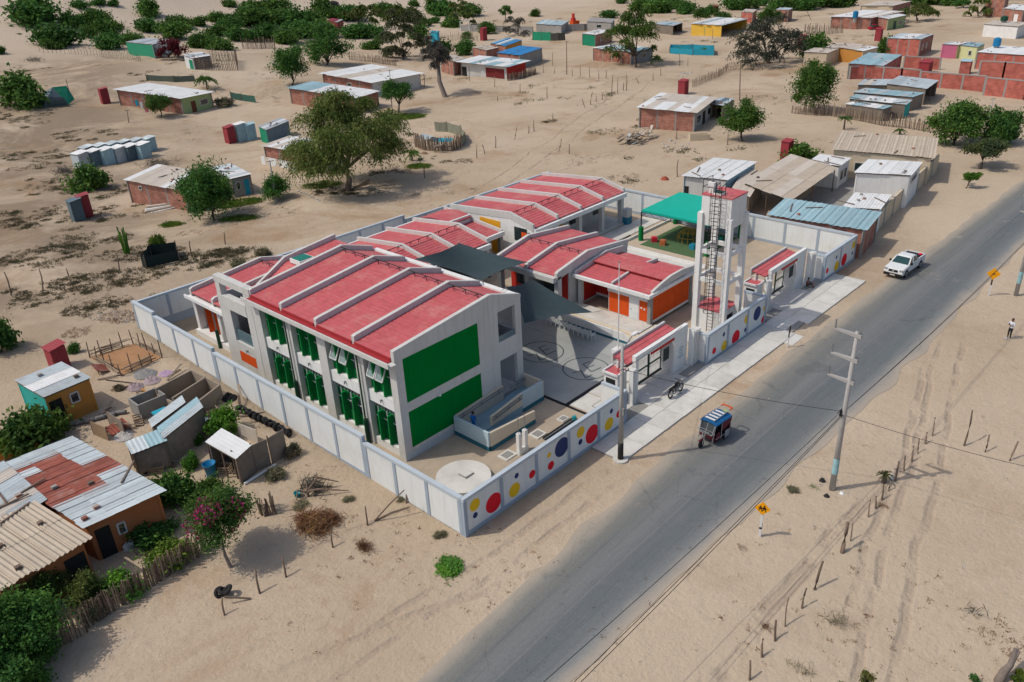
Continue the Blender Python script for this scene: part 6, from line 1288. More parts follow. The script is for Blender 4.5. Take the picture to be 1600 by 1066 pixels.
PC = [(T7,(1385,462),(1385,418)),(T7,(1520,492),(1520,432)),(T7,(1272,506),(1272,480)),(T7,(1358,697),(1372,637)),(T7,(1427,668),(1428,628)),(T7,(1455,658),(1453,603)),(T7,(1262,740),(1262,680)),(T7,(1168,790),(1170,722)),(T7,(1207,768),(1193,722)),(T7,(1500,365),(1497,270)),(T7,(1548,330),(1547,262)),(T7,(907,890),(905,830)),(T7,(1257,435),(1255,380)),(T7,(1130,405),(1128,330)),(T7,(905,440),(905,370)),(R1,(318,500),(325,395)),(R1,(350,487),(352,405)),(R1,(380,472),(382,432)),(R1,(395,472),(397,385)),(R1,(155,400),(155,345)),(R1,(205,405),(203,350)),(R1,(252,412),(250,368)),(R1,(290,410),(291,365)),(R1,(115,397),(112,360)),(R1,(575,396),(575,345)),(R1,(655,726),(665,665)),(R1,(922,755),(925,690)),(R1,(661,922),(665,830)),(R1,(180,560),(160,515)),(R1,(208,545),(222,478)),(R1,(270,520),(268,480)),(R1,(238,530),(238,500)),(R1,(670,345),(671,275)),(R1,(715,345),(716,300)),(R1,(45,785),(60,720)),(R1,(98,800),(98,750)),(R1,(12,635),(12,590)),(R1,(845,205),(843,150)),(R1,(535,420),(535,378)),(R1,(20,385),(26,350)),(R1,(460,435),(440,405))]
PC.sort(key=lambda q: q[0](*q[1])[0])
for i, (c, b, t) in enumerate(PC): post(c, b, t, .075, 'lone stake on the sandy plain behind the school, %s from the left' % nth(i), 'stakes on the plain behind the school')
def palisade(label, conv, pts, h, sp, m=None, name='stick_fence', jit=.25, r=.05, cap=280, rails=True, group='stick fences'):
    P_ = [G(*conv(*p)) for p in pts]; T = thing(name, label, 'fence', tuple(P_[0]), 0, group); O = P_[0]
    L_ = sum((b-a).length for a, b in zip(P_, P_[1:])); sp = max(sp, L_/cap); proto = []
    for i in range(7):
        hh = h*random.uniform(1-jit, 1+jit*.6); d = random.uniform(-.06,.06)*h; proto.append(MB().path([(0,0,-.3),(d*.5,d*.3,hh*.5),(d,-d*.6,hh)], r*random.uniform(.8,1.25), 5, r*.7).mesh('stick', m or (WOOD if i % 3 else WOODL)))
    for a, b in zip(P_, P_[1:]):
        k = max(1, int((b-a).length/sp))
        for i in range(k):
            p = a.lerp(b, i/k); x, y = p.x+random.uniform(-.05,.05), p.y+random.uniform(-.05,.05); link(proto[random.randrange(7)], 'stick', T, (x-O.x, y-O.y, terr(x,y)-O.z), (random.uniform(-.06,.06), random.uniform(-.06,.06), random.uniform(0,6.28)))
        if rails: MB().path([a-O+Vector((0,0,h*.55)), a.lerp(b,.5)-O+Vector((0,0,h*.5)), b-O+Vector((0,0,h*.57))], .03, 5).build('rail', WOOD, T)
    return T
palisade('long stick palisade below the garden with its gate end in shade', cv(0,860,5.173), [(200,925),(440,800),(590,735),(720,655)], 1.5, .05, r=.038, cap=290)
palisade('stick palisade curving from the garden gate up to the bougainvillea', ZB_, [(395,520),(480,460),(600,385),(700,320),(790,262),(880,205),(935,165)], 1.5, .05, r=.038, cap=295)
palisade('short stick pen beside the pink bougainvillea', ZL, [(1030,690),(1050,705),(1090,690),(1075,655)], 1.1, .1)
palisade('woven stick fence in front of the tin shacks', R2, [(200,620),(345,645),(520,675),(640,700),(760,712),(900,735)], 2.0, .25, r=.08)
palisade('stick fence beside the light green tree', R1, [(1255,590),(1340,600),(1440,605)], 1.6, .25, r=.07)
palisade('dense stick shelter with patched tin shade in the middle distance', T7, [(862,735),(905,752),(960,758),(1010,758),(1060,752),(1095,735)], 2.1, .12, r=.07)
palisade('dark stick corral under the dune', T6, [(920,330),(1000,335),(1130,335),(1128,290),(1000,290)], 2.6, .35, r=.09)
palisade('stick fence row behind the dune shrubs at the top left', T7, [(0,245),(90,245),(165,238)], 3.2, .35, r=.1)
palisade('twig fence among the red sheds at the right top', R2, [(200,185),(300,190),(420,185)], 2.6, .35, r=.1)
palisade('stick fence before the white porch house', Q7, [(1030,675),(1130,660),(1270,620)], 1.7, .22, r=.07)
palisade('ragged stick line behind the cream-roofed porch house', T7, [(530,300),(640,310),(770,330)], 1.8, .35, r=.08)
palisade('thin picket line on the plain behind the white goal frame', T7, [(980,200),(1080,200),(1180,205)], 2.2, .6, r=.07)
palisade('long stake row beneath the yellow house', R1, [(740,455),(800,430),(850,410),(920,370),(985,360)], 1.6, .5, r=.07)
palisade('thin stake row at the foot of the dune', T6, [(190,250),(330,258),(480,270),(680,300)], 1.8, 1.1, r=.06, rails=False)
# donkey-pen shade sheets
pen = thing('shade_sheet', 'patched tin and blue tarp shade over the stick corral', 'shade', tuple(G(*T7(940,745)))); O = Vector(pen.location)
for q, m_ in (([(868,690),(925,702),(950,680),(895,668)],TIN),([(955,712),(1040,710),(1052,692),(985,690)],TARPB),([(915,706),(965,712),(985,690),(940,684)],DARKTIN)):
    p4 = [CAM+ray(*T7(*s))*(depth(O)+(1.0 if k > 1 else 0))-O for k, s in enumerate(q)]; corr(*p4, 6, .03).build('sheet', m_, pen)
# ---- utility poles
CONCP = mat('pole_concrete', (.36,.35,.34), .85, .1, 1.5, .03, .2, 20, stain=(.26,.25,.24), stain_amt=.4)
def wire(a, b, sag, label, r=.017, group='overhead wires'):
    a, b = Vector(a), Vector(b); n = 16; pts = [a.lerp(b, i/n)-Vector((0,0,4*sag*(i/n)*(1-i/n))) for i in range(n+1)]
    return tag(MB().path(pts, r, 4).build('overhead_wire', BLACK), label, 'wire', group)
def power_pole(base, label, h=10.6):
    p = G(*base); T = thing('power_pole', label, 'pole', tuple(p), 0, 'roadside power poles')
    MB().cyl((0,0,-.3),(0,0,h),.185,.095,12).build('shaft', CONCP, T, True)
    for z in (h-.25, h-1.75, h-3.15):
        arm = MB().hexa([(-.12,-.28,z-.12),(.12,-.28,z-.12),(.05,1.25,z+.04),(-.05,1.25,z+.04)],[(-.12,-.28,z+.1),(.12,-.28,z+.1),(.05,1.25,z+.13),(-.05,1.25,z+.13)]).build('cross_arm', CONCP, T)
        MB().cyl((0,1.2,z+.12),(0,1.2,z+.65),.05,.04,8).build('insulator', STEEL, arm); MB().cyl((0,-.18,z+.12),(0,-.18,z+.3),.06,n=8).build('insulator', STEEL, arm)
    MB().cyl((0,0,1.2),(0,0,2.3),.186,.176,12,False).build('painted_band', mat('faded_poster_blue',(.25,.42,.45),.8,.25,3), T)
    MB().cyl((0,0,.4),(0,0,.401),.01,n=4); B(-.2,.1,5.2,.2,.2,5.6).build('clamp_bracket', BLACK, T)
    MB().path([(.25*math.cos(t/3),.22*math.sin(t/3)+.15,5.3+.05*math.sin(t)) for t in range(0,30)], .02, 4).build('cable_coil', BLACK, T)
    return p
pa = power_pole((1300,765), 'tall concrete power pole with three one-sided cross arms near the road')
pb_ = power_pole((1587,462), 'power pole with pale blue band cut by the right frame edge')
for i, dy in enumerate((0, .12, .35)):
    wire(pa+Vector((-.1,dy,5.35-.1*i)), Vector((-26, pa.y+(.15,.5,2.0)[i], 5.2-.1*i)), .5, 'roadside cable, %s of three running from the tall pole to the bottom edge' % ORD[i])
for i in range(2): wire(pa+Vector((.1,.1*i,5.5-.15*i)), pb_+Vector((0,.1*i,5.4)), .35, 'roadside cable, %s of two between the two power poles' % ORD[i])
p2 = G(969.5,718.8); lp = thing('lamp_pole', 'slender pale street pole with black foot at the pavement end', 'pole', tuple(p2)); MB().cyl((0,0,0),(0,0,.12),.5,n=16).build('footing', CONC, lp); MB().cyl((0,0,.1),(0,0,1.35),.19,.18,12).build('black_foot', BLACK, lp, True); MB().cyl((0,0,1.35),(0,0,8.3),.17,.1,12).build('shaft', CONCP, lp, True)
MB().cyl((0,0,8.0),(1.3,.15,8.5),.035,n=6).build('lamp_arm', STEEL, lp); MB().box(1.2,.05,8.42,1.75,.27,8.54).build('lamp_head', WHITE, lp); B(-.1,-.24,3.5,.1,-.14,4.0).build('meter_box', CONCD, lp)
MB().path([(.3*math.cos(t/2),.25*math.sin(t/2),6.7+.12*math.sin(t)) for t in range(0,26)], .02, 4).build('cable_coil', BLACK, lp)
wire(pa+Vector((0,.2,5.45)), p2+Vector((0,0,6.7)), .25, 'cable crossing the road from the tall pole to the street pole'); wire(pa+Vector((.1,0,5.2)), gz(1660,742,5.0), .2, 'cable running from the tall pole to the right frame edge'); wire(p2+Vector((0,0,6.6)), Vector((24.3,1.3,3.7)), .15, 'service cable from the street pole to the first gate')
for conv, b, t, r, lb in ((T7,(165,1012),(133,795),.14,'leaning concrete lamp pole behind the left wing'),(R1,(985,525),(985,312),.13,'tall thin pole with small crossbar near the dark spreading tree'),(R1,(85,388),(85,212),.12,'tall wooden pole left of the round algarrobo'),(T7,(640,0),(640,0),0,''),(R2,(870,510),(868,420),.1,'thin pole with white disc above the tin shacks'),(R2,(1228,660),(1250,540),.12,'pale pole among the roadside trees'),(T6,(612,585),(608,520),.1,'dark stump post in front of the brick and green house'),(T7,(745,565),(735,345),.09,'thin mast beside the umbrella-shaped tree'),(R2,(240,110),(200,60),.1,'thin pole among the far right sheds')):
    if r:
        p = G(*conv(*b)); q = CAM+ray(*conv(*t))*depth(p); T = thing('utility_pole', lb, 'pole', tuple(p), 0, 'village poles'); v = q-p; v.x *= .7; v.y *= .7
        MB().path([(0,0,-.3),tuple(v*.5),tuple(v)], r, 8, r*.6).build('shaft', CONCP if 'concrete' in lb or 'pale' in lb else WOOD, T); MB().bar(v+Vector((-.4,.2,-.15)), v+Vector((.5,-.25,-.1)), .07).build('crossbar', WOOD, T)
ww = gz(*Z8(-30,215)); 
# goal frame
gf = thing('goal_frame', 'white goal frame before the grey block wall', 'goal', tuple(G(*T7(1088,165)))); O = Vector(gf.location); e = G(*T7(1132,158))-O
MB().cyl((0,0,0),(0,0,3.6),.13,n=8).build('post', WHITE, gf); MB().cyl((e.x,e.y,e.z),(e.x,e.y,e.z+3.6),.13,n=8).build('post', WHITE, gf); MB().cyl((0,0,3.6),(e.x,e.y,e.z+3.6),.13,n=8).build('crossbar', WHITE, gf)
# ---------------------------------------------------------------- road signs
YS = mat('sign_amber', (.80,.34,.0), .5, .04, 2); PW = mat('pole_white', (.62,.62,.61), .6, .06); 
def sgn(base, rz, h, label):
    p = G(*base); T = thing('road_sign', label, 'sign', tuple(p), R(rz), 'amber road signs'); return T
s1 = sgn((1187,838), -72, 0, 'amber diamond school crossing sign on a white post')
MB().box(-.07,-.06,0,.07,.06,1.55).build('post', PW, s1); B(-.075,-.065,.55,.075,.065,.68).build('black_band', BLACK, s1); B(.06,-.066,.68,.076,.02,1.0).build('black_mark', BLACK, s1)
Msg = Matrix.Translation((0,-.1,1.95)) @ Matrix.Rotation(R(90),4,'X') 
w = .44; d_ = [(0,-w*1.0),(w*1.0,0),(0,w*1.0),(-w*1.0,0)]
MB().extr([(x,-.1,2.0+z) for x, z in d_], (0,.02,0)).build('plate', YS, s1)
def blob(T, pts, y=-.104, m=None): MB().extr([(x,y,2.0+z) for x, z in pts], (0,.004,0)).build('child_figure', m or mat('sign_print',(.03,.008,.005)), T)
for (ox, s_) in ((-.11,.85),(.09,1.)):
    q = lambda L_: [(ox+x*s_, z*s_) for x, z in L_]
    blob(s1, q([(.05*math.cos(R(a)),.17+.05*math.sin(R(a))) for a in range(0,360,40)])); blob(s1, q([(-.06,.11),(.06,.11),(.09,-.05),(-.09,-.05)]), -.105); blob(s1, q([(-.07,-.05),(-.02,-.05),(-.09,-.21),(-.13,-.19)]), -.106); blob(s1, q([(.02,-.05),(.07,-.05),(.12,-.2),(.07,-.21)]), -.107); blob(s1, q([(.05,.10),(.17,.0),(.15,-.03),(.04,.05)]), -.108); blob(s1, q([(-.05,.10),(-.15,.02),(-.13,-.01),(-.04,.05)]), -.109)
s2 = sgn((1544.7,461.8), -72, 0, 'amber diamond speed hump sign beyond the road')
B(-.06,-.05,0,.06,.05,1.0).build('post', PW, s2); B(-.055,-.045,1.0,.055,.045,1.75).build('black_post_half', BLACK, s2); MB().extr([(x*1.25,-.1,2.1+z*1.25) for x, z in d_], (0,.02,0)).build('plate', YS, s2); MB().extr([(-.3,-.104,2.05),(-.15,-.104,2.07),(0,-.104,2.17),(.15,-.104,2.07),(.3,-.104,2.05)], (0,.004,0)).build('hump_mark', mat('sign_print',(.03,.008,.005)), s2)
s3 = thing('marker_post', 'black and white marker post at the pavement ramp', 'post', tuple(G(1230.5,543))); MB().cyl((0,0,0),(0,0,.9),.05,n=8).build('white_half', PW, s3); MB().cyl((0,0,.9),(0,0,1.5),.05,n=8).build('black_half', BLACK, s3); B(-.14,-.04,1.3,.14,-.02,1.95).build('plate', BLACK, s3)
# ---------------------------------------------------------------- vehicles
PAINT = mat('white_car_paint', (.66,.68,.68), .28, .02, 1, .01, spec=.5); RUB = mat('tyre_rubber', (.02,.02,.021), .85, .15, 6); CHR = mat('bright_alloy', (.45,.46,.47), .35, .05, metal=.7); CGL = glassmat('car_glass', (.012,.05,.05), .05)
def bevel(mb, off, seg=2):
    me = mb.mesh('tmp', None); bm = bmesh.new(); bm.from_mesh(me); bmesh.ops.recalc_face_normals(bm, faces=bm.faces)
    bmesh.ops.bevel(bm, geom=[e for e in bm.edges if e.calc_face_angle(0) > .5], offset=off, segments=seg, affect='EDGES', clamp_overlap=True); out = MB(); bm.verts.index_update()
    out.v = [tuple(v.co) for v in bm.verts]; out.f = [tuple(v.index for v in f.verts) for f in bm.faces]; bm.free(); return out
def wheel(T, x, y, r, w, name='wheel'):
    wp = MB().cyl((x,y-w/2,r),(x,y+w/2,r),r,n=24); o = bevel(wp, .035).build('wheel', RUB, T, False); s_ = 1 if y > 0 else -1
    mbr = MB().cyl((x,y+s_*w/2,r),(x,y+s_*(w/2+.012),r),r*.62,n=20); mbr.build('rim', CHR, o); MB().cyl((x,y+s_*(w/2+.012),r),(x,y+s_*(w/2+.022),r),r*.2,n=10).build('hub', BLACK, o)
    return o
p1, p2_ = gz(1414,433.8), gz(1436,418.7); hd = (p1-p2_).normalized(); nrm = Vector((-hd.y, hd.x, 0)); nrm = nrm if nrm.y > 0 else -nrm
cpos = (p1+p2_)/2+nrm*.80
PK = thing('pickup_truck', 'white double-cab pickup truck parked on the sandy verge', 'pickup', (cpos.x, cpos.y, 0), math.atan2(hd.y, hd.x))
prof = [(2.45,.36),(2.58,.48),(2.6,.74),(2.48,.98),(1.28,1.13),(-.92,1.13),(-2.42,1.13),(-2.5,1.05),(-2.5,.55),(-2.38,.46)]
def arch(cx, r, n=8): return [(cx-r*math.cos(math.pi*i/n), .40+r*math.sin(math.pi*i/n)*1.0) for i in range(n+1)]
prof += [(p_[0], max(.40, p_[1])) for p_ in arch(-1.55,.44)]+[(p_[0], max(.40, p_[1])) for p_ in arch(1.62,.44)]
mbp = MB().extr([(x,-.89,z) for x, z in prof], (0,1.78,0)); bevel(mbp, .05).build('body', PAINT, PK)
cab = MB().hexa([(1.26,-.82,1.12),(1.26,.82,1.12),(-.7,.82,1.12),(-.7,-.82,1.12)][::-1], [(.48,-.66,1.6),(.48,.66,1.6),(-.55,.66,1.6),(-.55,-.66,1.6)][::-1]); cab.build('cab_glass', CGL, PK)
bevel(MB().hexa([(.56,-.70,1.57),(.56,.70,1.57),(-.62,.70,1.57),(-.62,-.70,1.57)][::-1], [(.40,-.62,1.67),(.40,.62,1.67),(-.52,.62,1.67),(-.52,-.62,1.67)][::-1]), .03).build('cab_roof', PAINT, PK)
for s_ in (-1,1):
    for (xa_, za_, xb_, zb_) in ((1.28,1.12,.52,1.6),(.32,1.12,.17,1.6),(-.68,1.12,-.57,1.6)): MB().bar((xa_,s_*.825,za_),(xb_,s_*.668,zb_),.1,.05).build('pillar', PAINT, PK)
    bevel(B(.95,s_*1.0-.09,1.12,1.12,s_*1.0+.09,1.32),.03).build('mirror', BLACK, PK); bevel(B(2.38,s_*.7-.17,.78,2.585,s_*.7+.17,.96),.03).build('headlight', CHR, PK); B(-2.51,s_*.8-.07,.75,-2.495,s_*.8+.07,1.05).build('tail_light', DOTR, PK)
    B(-.1,s_*.885-.01,.95,.08,s_*.885+.01,1.0).build('door_handle', CHR, PK)
    for x in (1.62,-1.55): wheel(PK, x, s_*.78, .37, .24)
bevel(B(2.42,-.86,.3,2.64,.86,.56),.04).build('bumper', BLACK, PK); B(2.57,-.42,.70,2.605,.42,.92).build('grille', BLACK, PK); B(2.6,-.1,.72,2.615,.1,.9).build('grille_badge', CHR, PK); B(2.64,-.24,.36,2.65,.24,.48).build('number_plate', CANE, PK)
B(-2.36,-.76,1.0,-.76,.76,1.145).build('load_bed', BLACK, PK)
for (x0,y0,x1,y1) in ((-2.42,-.88,-.75,-.79),(-2.42,.79,-.75,.88),(-2.48,-.74,-2.36,.74)): B(x0,y0,1.12,x1,y1,1.22).build('bed_rail', PAINT, PK)
MB().bar((-.84,-.78,1.3),(-.84,.78,1.3),.07).bar((-.84,-.78,1.12),(-.84,-.78,1.32),.07).bar((-.84,.78,1.12),(-.84,.78,1.32),.07).build('roll_bar', BLACK, PK)
rb = tag(bevel(B(-.18,-.16,0,.18,.16,.16),.05).build('cargo_bag', DOTR, loc=(cpos.x-hd.x*2.15-nrm.x*.5, cpos.y-hd.y*2.15-nrm.y*.5, 1.08)), 'small red bag lying in the bed of the white pickup', 'bag')
# mototaxi
m1, m2 = gz(1094.5,700.5), gz(1140,668.5); hd = (m1-m2); hd.normalize(); nrm = Vector((-hd.y, hd.x, 0)); nrm = nrm if nrm.y > 0 else -nrm
tk = m1-hd*1.15+nrm*.0
MT = thing('mototaxi', 'blue-roofed three-wheeled mototaxi with roof rack on the road edge', 'mototaxi', (tk.x, tk.y, .03), math.atan2(hd.y, hd.x)); 
BLR = mat('taxi_blue_vinyl', (.01,.10,.26), .5, .1, 3, .02, .2, 6); MAR = mat('taxi_maroon', (.13,.012,.025), .5, .1, 3); SIL = mat('taxi_silver', (.40,.42,.43), .45, .08, 2, metal=.4)
wheel(MT, 1.12, .0, .29, .1); wheel(MT, -.85, -.52, .26, .13); wheel(MT, -.85, .52, .26, .13)
MB().cyl((1.12,-.09,.3),(.82,-.09,1.05),.03,n=6).cyl((1.12,.09,.3),(.82,.09,1.05),.03,n=6).cyl((.80,-.35,1.1),(.80,.35,1.1),.025,n=6).build('front_fork', CHR, MT); MB().cyl((1.0,0,.85),(1.06,0,.85),.11,n=12).build('headlamp', CHR, MT); bevel(B(.78,-.09,.58,1.38,.09,.64),.03).build('mudguard', MAR, MT)
bevel(B(-1.25,-.58,.28,.35,.58,.36),.02).build('floor', BLACK, MT); bevel(MB().hexa([(.35,-.56,.3),(.35,.56,.3),(.62,.5,.62),(.62,-.5,.62)],[(.40,-.56,.85),(.40,.56,.85),(.70,.5,.9),(.70,-.5,.9)]),.03).build('front_cowl', MAR, MT)
MB().extr([(.68,-.5,.92),(.68,.5,.92),(.42,.55,1.62),(.42,-.55,1.62)],(-.02,0,0)).build('windscreen', glassmat('taxi_windscreen',(.05,.06,.065),.08), MT)
MB().bar((.70,-.5,.92),(.44,-.55,1.62),.05).bar((.70,.5,.92),(.44,.55,1.62),.05).bar((.70,0,.92),(.44,0,1.62),.035).bar((.70,-.5,.92),(.70,.5,.92),.05).bar((.62,-.51,1.15),(.62,.51,1.15),.03).build('windscreen_frame', CHR, MT)
fr = MB()
for s_ in (-1,1):
    for a, b in (((.66,.52,.35),(.42,.58,1.66)),((-.25,.6,.3),(-.25,.6,1.68)),((-1.25,.6,.3),(-1.25,.6,1.68)),((.4,.6,.55),(-1.2,.62,.5))): fr.cyl((a[0],s_*a[1],a[2]),(b[0],s_*b[1],b[2]),.025,n=6)
fr.build('frame', CHR, MT)
rows = [[(x, .66*math.cos(t), 1.62+.14*math.sin(t)-(0 if -.9 < x < .3 else .02)) for t in [math.pi*i/10 for i in range(11)]] for x in (-1.32,-.9,-.4,.1,.5)]
mb = MB().grid(rows); mb.v += [(x,y,z-.04) for x,y,z in mb.v]; n_ = len(mb.v)//2; mb.f += [tuple(i+n_ for i in reversed(f)) for f in mb.f]; mb.build('roof_cover', BLR, MT, True)
for s_ in (-1,1): MB().extr([(-.3,s_*.62,.95),(-.3,s_*.62,1.62),(-1.3,s_*.63,1.62),(-1.3,s_*.63,1.3),(-.62,s_*.62,.95)],(0,.015*s_,0)).build('side_curtain', MAR if s_ > 0 else BLR, MT); MB().extr([(.36,s_*.59,.4),(.30,s_*.6,.95),(-.05,s_*.6,.95),(-.05,s_*.6,.4)],(0,.015*s_,0)).build('side_panel', MAR, MT); MB().extr([(-.62,s_*.64,.25),(-.62,s_*.64,.78),(-1.1,s_*.64,.78),(-1.1,s_*.64,.25)],(0,.02*s_,0)).build('rear_panel', SIL, MT); bevel(B(.62,s_*.62-.05,1.0,.68,s_*.62+.05,1.12),.02).build('mirror', CHR, MT)
B(-1.32,-.6,.36,-1.28,.6,1.6).build('rear_wall', MAR, MT); bevel(B(-1.15,-.5,.4,-.6,.5,.75),.05).build('passenger_seat', BLACK, MT); bevel(B(.1,-.2,.55,.5,.2,.78),.05).build('driver_seat', BLACK, MT); MB().cyl((.5,-.64,.4),(-.9,-.68,.36),.03,n=6).build('side_bar', CHR, MT)
rk = MB()
for s_ in (-1,1): rk.bar((.35,s_*.36,1.84),(-1.75,s_*.36,1.9),.04)
rk.build('roof_rack', SIL, MT)
for i in range(4): B(.15-.36*i,-.36,1.83,.3-.36*i,.36,1.87).build('rack_slat', PW, MT)
MB().bar((-1.75,-.36,1.9),(-1.75,.36,1.9),.07).bar((-1.72,.36,1.9),(-1.4,.36,1.89),.06).bar((-1.72,-.36,1.9),(-1.5,-.36,1.89),.06).build('red_rack_end', ORANGE, MT); B(-1.35,.05,1.86,-1.05,.33,1.9).build('green_board', GREENW, MT)
# motorcycle
k1, k2 = gz(1047.5,622.5,.12), gz(1063.5,611.0,.12); hd = (k2-k1).normalized(); kc = (k1+k2)/2
MC = thing('motorcycle', 'black motorcycle parked in the shade of the first gate', 'motorcycle', (kc.x, kc.y, .12), math.atan2(hd.y, hd.x))
for x in (-.64,.66):
    o = MB(); n = 22; R_ = .30; o.path([(x+R_*math.cos(2*math.pi*i/n),0,.34+R_*math.sin(2*math.pi*i/n)) for i in range(n+1)], .055, 7).build('wheel', RUB, MC); wo_ = o; whl = MC.children[-1] if len(MC.children) else None
    sp_ = MB().cyl((x,-.05,.34),(x,.05,.34),.06,n=8)
    for i in range(6): sp_.cyl((x,0,.34),(x+.27*math.cos(i*1.047),0,.34+.27*math.sin(i*1.047)),.012,n=4)
    sp_.build('spokes', CHR, MC)
bevel(MB().hexa([(-.05,-.13,.72),(.38,-.1,.78),(.38,.1,.78),(-.05,.13,.72)],[(-.05,-.13,.92),(.34,-.12,.98),(.34,.12,.98),(-.05,.13,.92)]),.05).build('fuel_tank', BLACK, MC); bevel(MB().hexa([(-.85,-.1,.74),(-.05,-.12,.72),(-.05,.12,.72),(-.85,.1,.74)],[(-.85,-.09,.84),(-.05,-.12,.82),(-.05,.12,.82),(-.85,.09,.84)]),.03).build('seat', BLACK, MC)
bevel(B(-.2,-.13,.3,.3,.13,.66),.05).build('engine', STEEL, MC); MB().cyl((.66,-.08,.34),(.42,-.08,1.02),.03,n=6).cyl((.66,.08,.34),(.42,.08,1.02),.03,n=6).build('front_fork', CHR, MC); MB().path([(.3,-.36,1.1),(.42,-.2,1.05),(.42,.2,1.05),(.3,.36,1.1)],.022,6).build('handlebar', BLACK, MC); MB().cyl((.5,0,.92),(.58,0,.92),.1,n=12).build('headlamp', CHR, MC)
for s_ in (-1,1): MB().cyl((.36,s_*.3,1.08),(.36,s_*.36,1.3),.012,n=5).cyl((.34,s_*.36,1.3),(.36,s_*.36,1.32),.055,n=10).build('mirror', CHR, MC)
MB().cyl((.1,-.18,.3),(-.75,-.2,.42),.045,n=8).build('exhaust', CHR, MC); MB().path([(-.95,0,.62),(-.75,0,.70),(-.5,0,.66)],.07,6).build('rear_mudguard', BLACK, MC); MB().cyl((-.1,.1,.25),(-.05,.32,0),.015,n=5).build('side_stand', CHR, MC)
# ---------------------------------------------------------------- people and donkey
def skin(verts, edges, rad, name, mats, pick, parent=None, root=0, sub=2):
    me = bpy.data.meshes.new(name); me.from_pydata(verts, edges, []); ob = bpy.data.objects.new(name, me); COL.objects.link(ob)
    md = ob.modifiers.new('s', 'SKIN'); md.use_smooth_shade = True; lay = me.skin_vertices[0].data
    for i, r in enumerate(rad): lay[i].radius = (r, r) if not isinstance(r, tuple) else r
    lay[root].use_root = True; ss = ob.modifiers.new('d', 'SUBSURF'); ss.levels = sub; ss.render_levels = sub
    bpy.context.view_layer.update(); ev = ob.evaluated_get(bpy.context.evaluated_depsgraph_get()); m2 = bpy.data.meshes.new_from_object(ev); ob.modifiers.clear(); ob.data = m2; m2.materials.clear()
    for m_ in mats: m2.materials.append(m_)
    for f in m2.polygons: f.material_index = pick(f.center); f.use_smooth = True
    if parent: ob.parent = parent
    return ob
SKN = mat('skin', (.22,.11,.07), .6, .06, 8); HAIR = mat('black_hair', (.012,.01,.009), .6, .1, 10)
def hand(V, E, Rd, wrist, idx, d, side):
    "palm with five short finger chains growing from the wrist"
    d = Vector(d).normalized(); up = Vector((0,0,1)) if abs(d.z) < .8 else Vector((1,0,0)); s = d.cross(up).normalized()
    p = Vector(wrist)+d*.07; V.append(tuple(p)); E.append((idx, len(V)-1)); Rd.append((.036,.016)); pi_ = len(V)-1
    for k, (o, l) in enumerate(((-.030,.075),(-.010,.088),(.010,.084),(.028,.066))):
        a = p+d*.04+s*o; b = a+d*l*.6-up*.012; V += [tuple(a), tuple(b)]; E += [(pi_, len(V)-2), (len(V)-2, len(V)-1)]; Rd += [.0095, .0085]
    a = p-d*.02+s*(-.04*side); b = a+d*.045+s*(-.02*side); V += [tuple(a), tuple(b)]; E += [(pi_, len(V)-2), (len(V)-2, len(V)-1)]; Rd += [.011, .009]
def person(label, loc, rz, J, mats, pick, group='people'):
    V = []; E = []; Rd = []; idx = {}
    def add(n, par, co, r): V.append(co); Rd.append(r); idx[n] = len(V)-1; (E.append((idx[par], idx[n])) if par else None)
    add('pel', None, J['pel'], (.15,.11)); add('chest', 'pel', J['chest'], (.16,.11)); add('neck', 'chest', J['neck'], .055); add('head', 'neck', J['head'], (.085,.1)); add('crown', 'head', J['crown'], .07)
    for s_ in 'lr':
        add('sh'+s_, 'chest', J['sh'+s_], .062); add('el'+s_, 'sh'+s_, J['el'+s_], .045); add('wr'+s_, 'el'+s_, J['wr'+s_], .028)
        add('hip'+s_, 'pel', J['hip'+s_], .095); add('kn'+s_, 'hip'+s_, J['kn'+s_], .065); add('an'+s_, 'kn'+s_, J['an'+s_], .042); f = Vector(J['an'+s_]); add('toe'+s_, 'an'+s_, (f.x+.17, f.y, f.z-.05), .036)
        hand(V, E, Rd, J['wr'+s_], idx['wr'+s_], Vector(J['wr'+s_])-Vector(J['el'+s_]), 1 if s_ == 'l' else -1)
    T = thing('person', label, 'person', loc, R(rz), group); body = skin(V, E, Rd, 'body', mats, pick, T, 0, 2)
    h = Vector(J['head']); hm = MB()
    rows = []
    for i in range(7):
        ph = R(-15+105*i/6); rows.append([(h.x-.02+.112*math.cos(ph)*math.cos(t), h.y+.098*math.cos(ph)*math.sin(t), h.z+.05+.115*math.sin(ph)) for t in [R(60+240*j/12) if i < 3 else R(360*j/12) for j in range(13)]])
    hm.grid(rows).build('hair', HAIR, T, True)
    fc = MB(); fc.cyl((h.x+.085,h.y,h.z-.01),(h.x+.125,h.y,h.z-.02),.016,.01,6); fc.build('nose', SKN, T)
    for s_ in (-1,1): MB().cyl((h.x+.085,h.y+s_*.035,h.z+.03),(h.x+.098,h.y+s_*.035,h.z+.03),.012,n=6).build('eye', HAIR, T); MB().cyl((h.x,h.y+s_*.085,h.z),(h.x,h.y+s_*.105,h.z+.01),.03,n=6).build('ear', SKN, T)
    return T
STAND = dict(pel=(0,0,.95),chest=(.0,0,1.33),neck=(.01,0,1.50),head=(.04,0,1.62),crown=(.03,0,1.72),shl=(0,.19,1.42),ell=(.06,.27,1.17),wrl=(.28,.14,1.25),shr=(0,-.19,1.42),elr=(.06,-.27,1.17),wrr=(.28,-.12,1.27),hipl=(0,.1,.88),knl=(.03,.11,.48),anl=(0,.12,.09),hipr=(0,-.1,.88),knr=(.03,-.11,.48),anr=(0,-.12,.09))
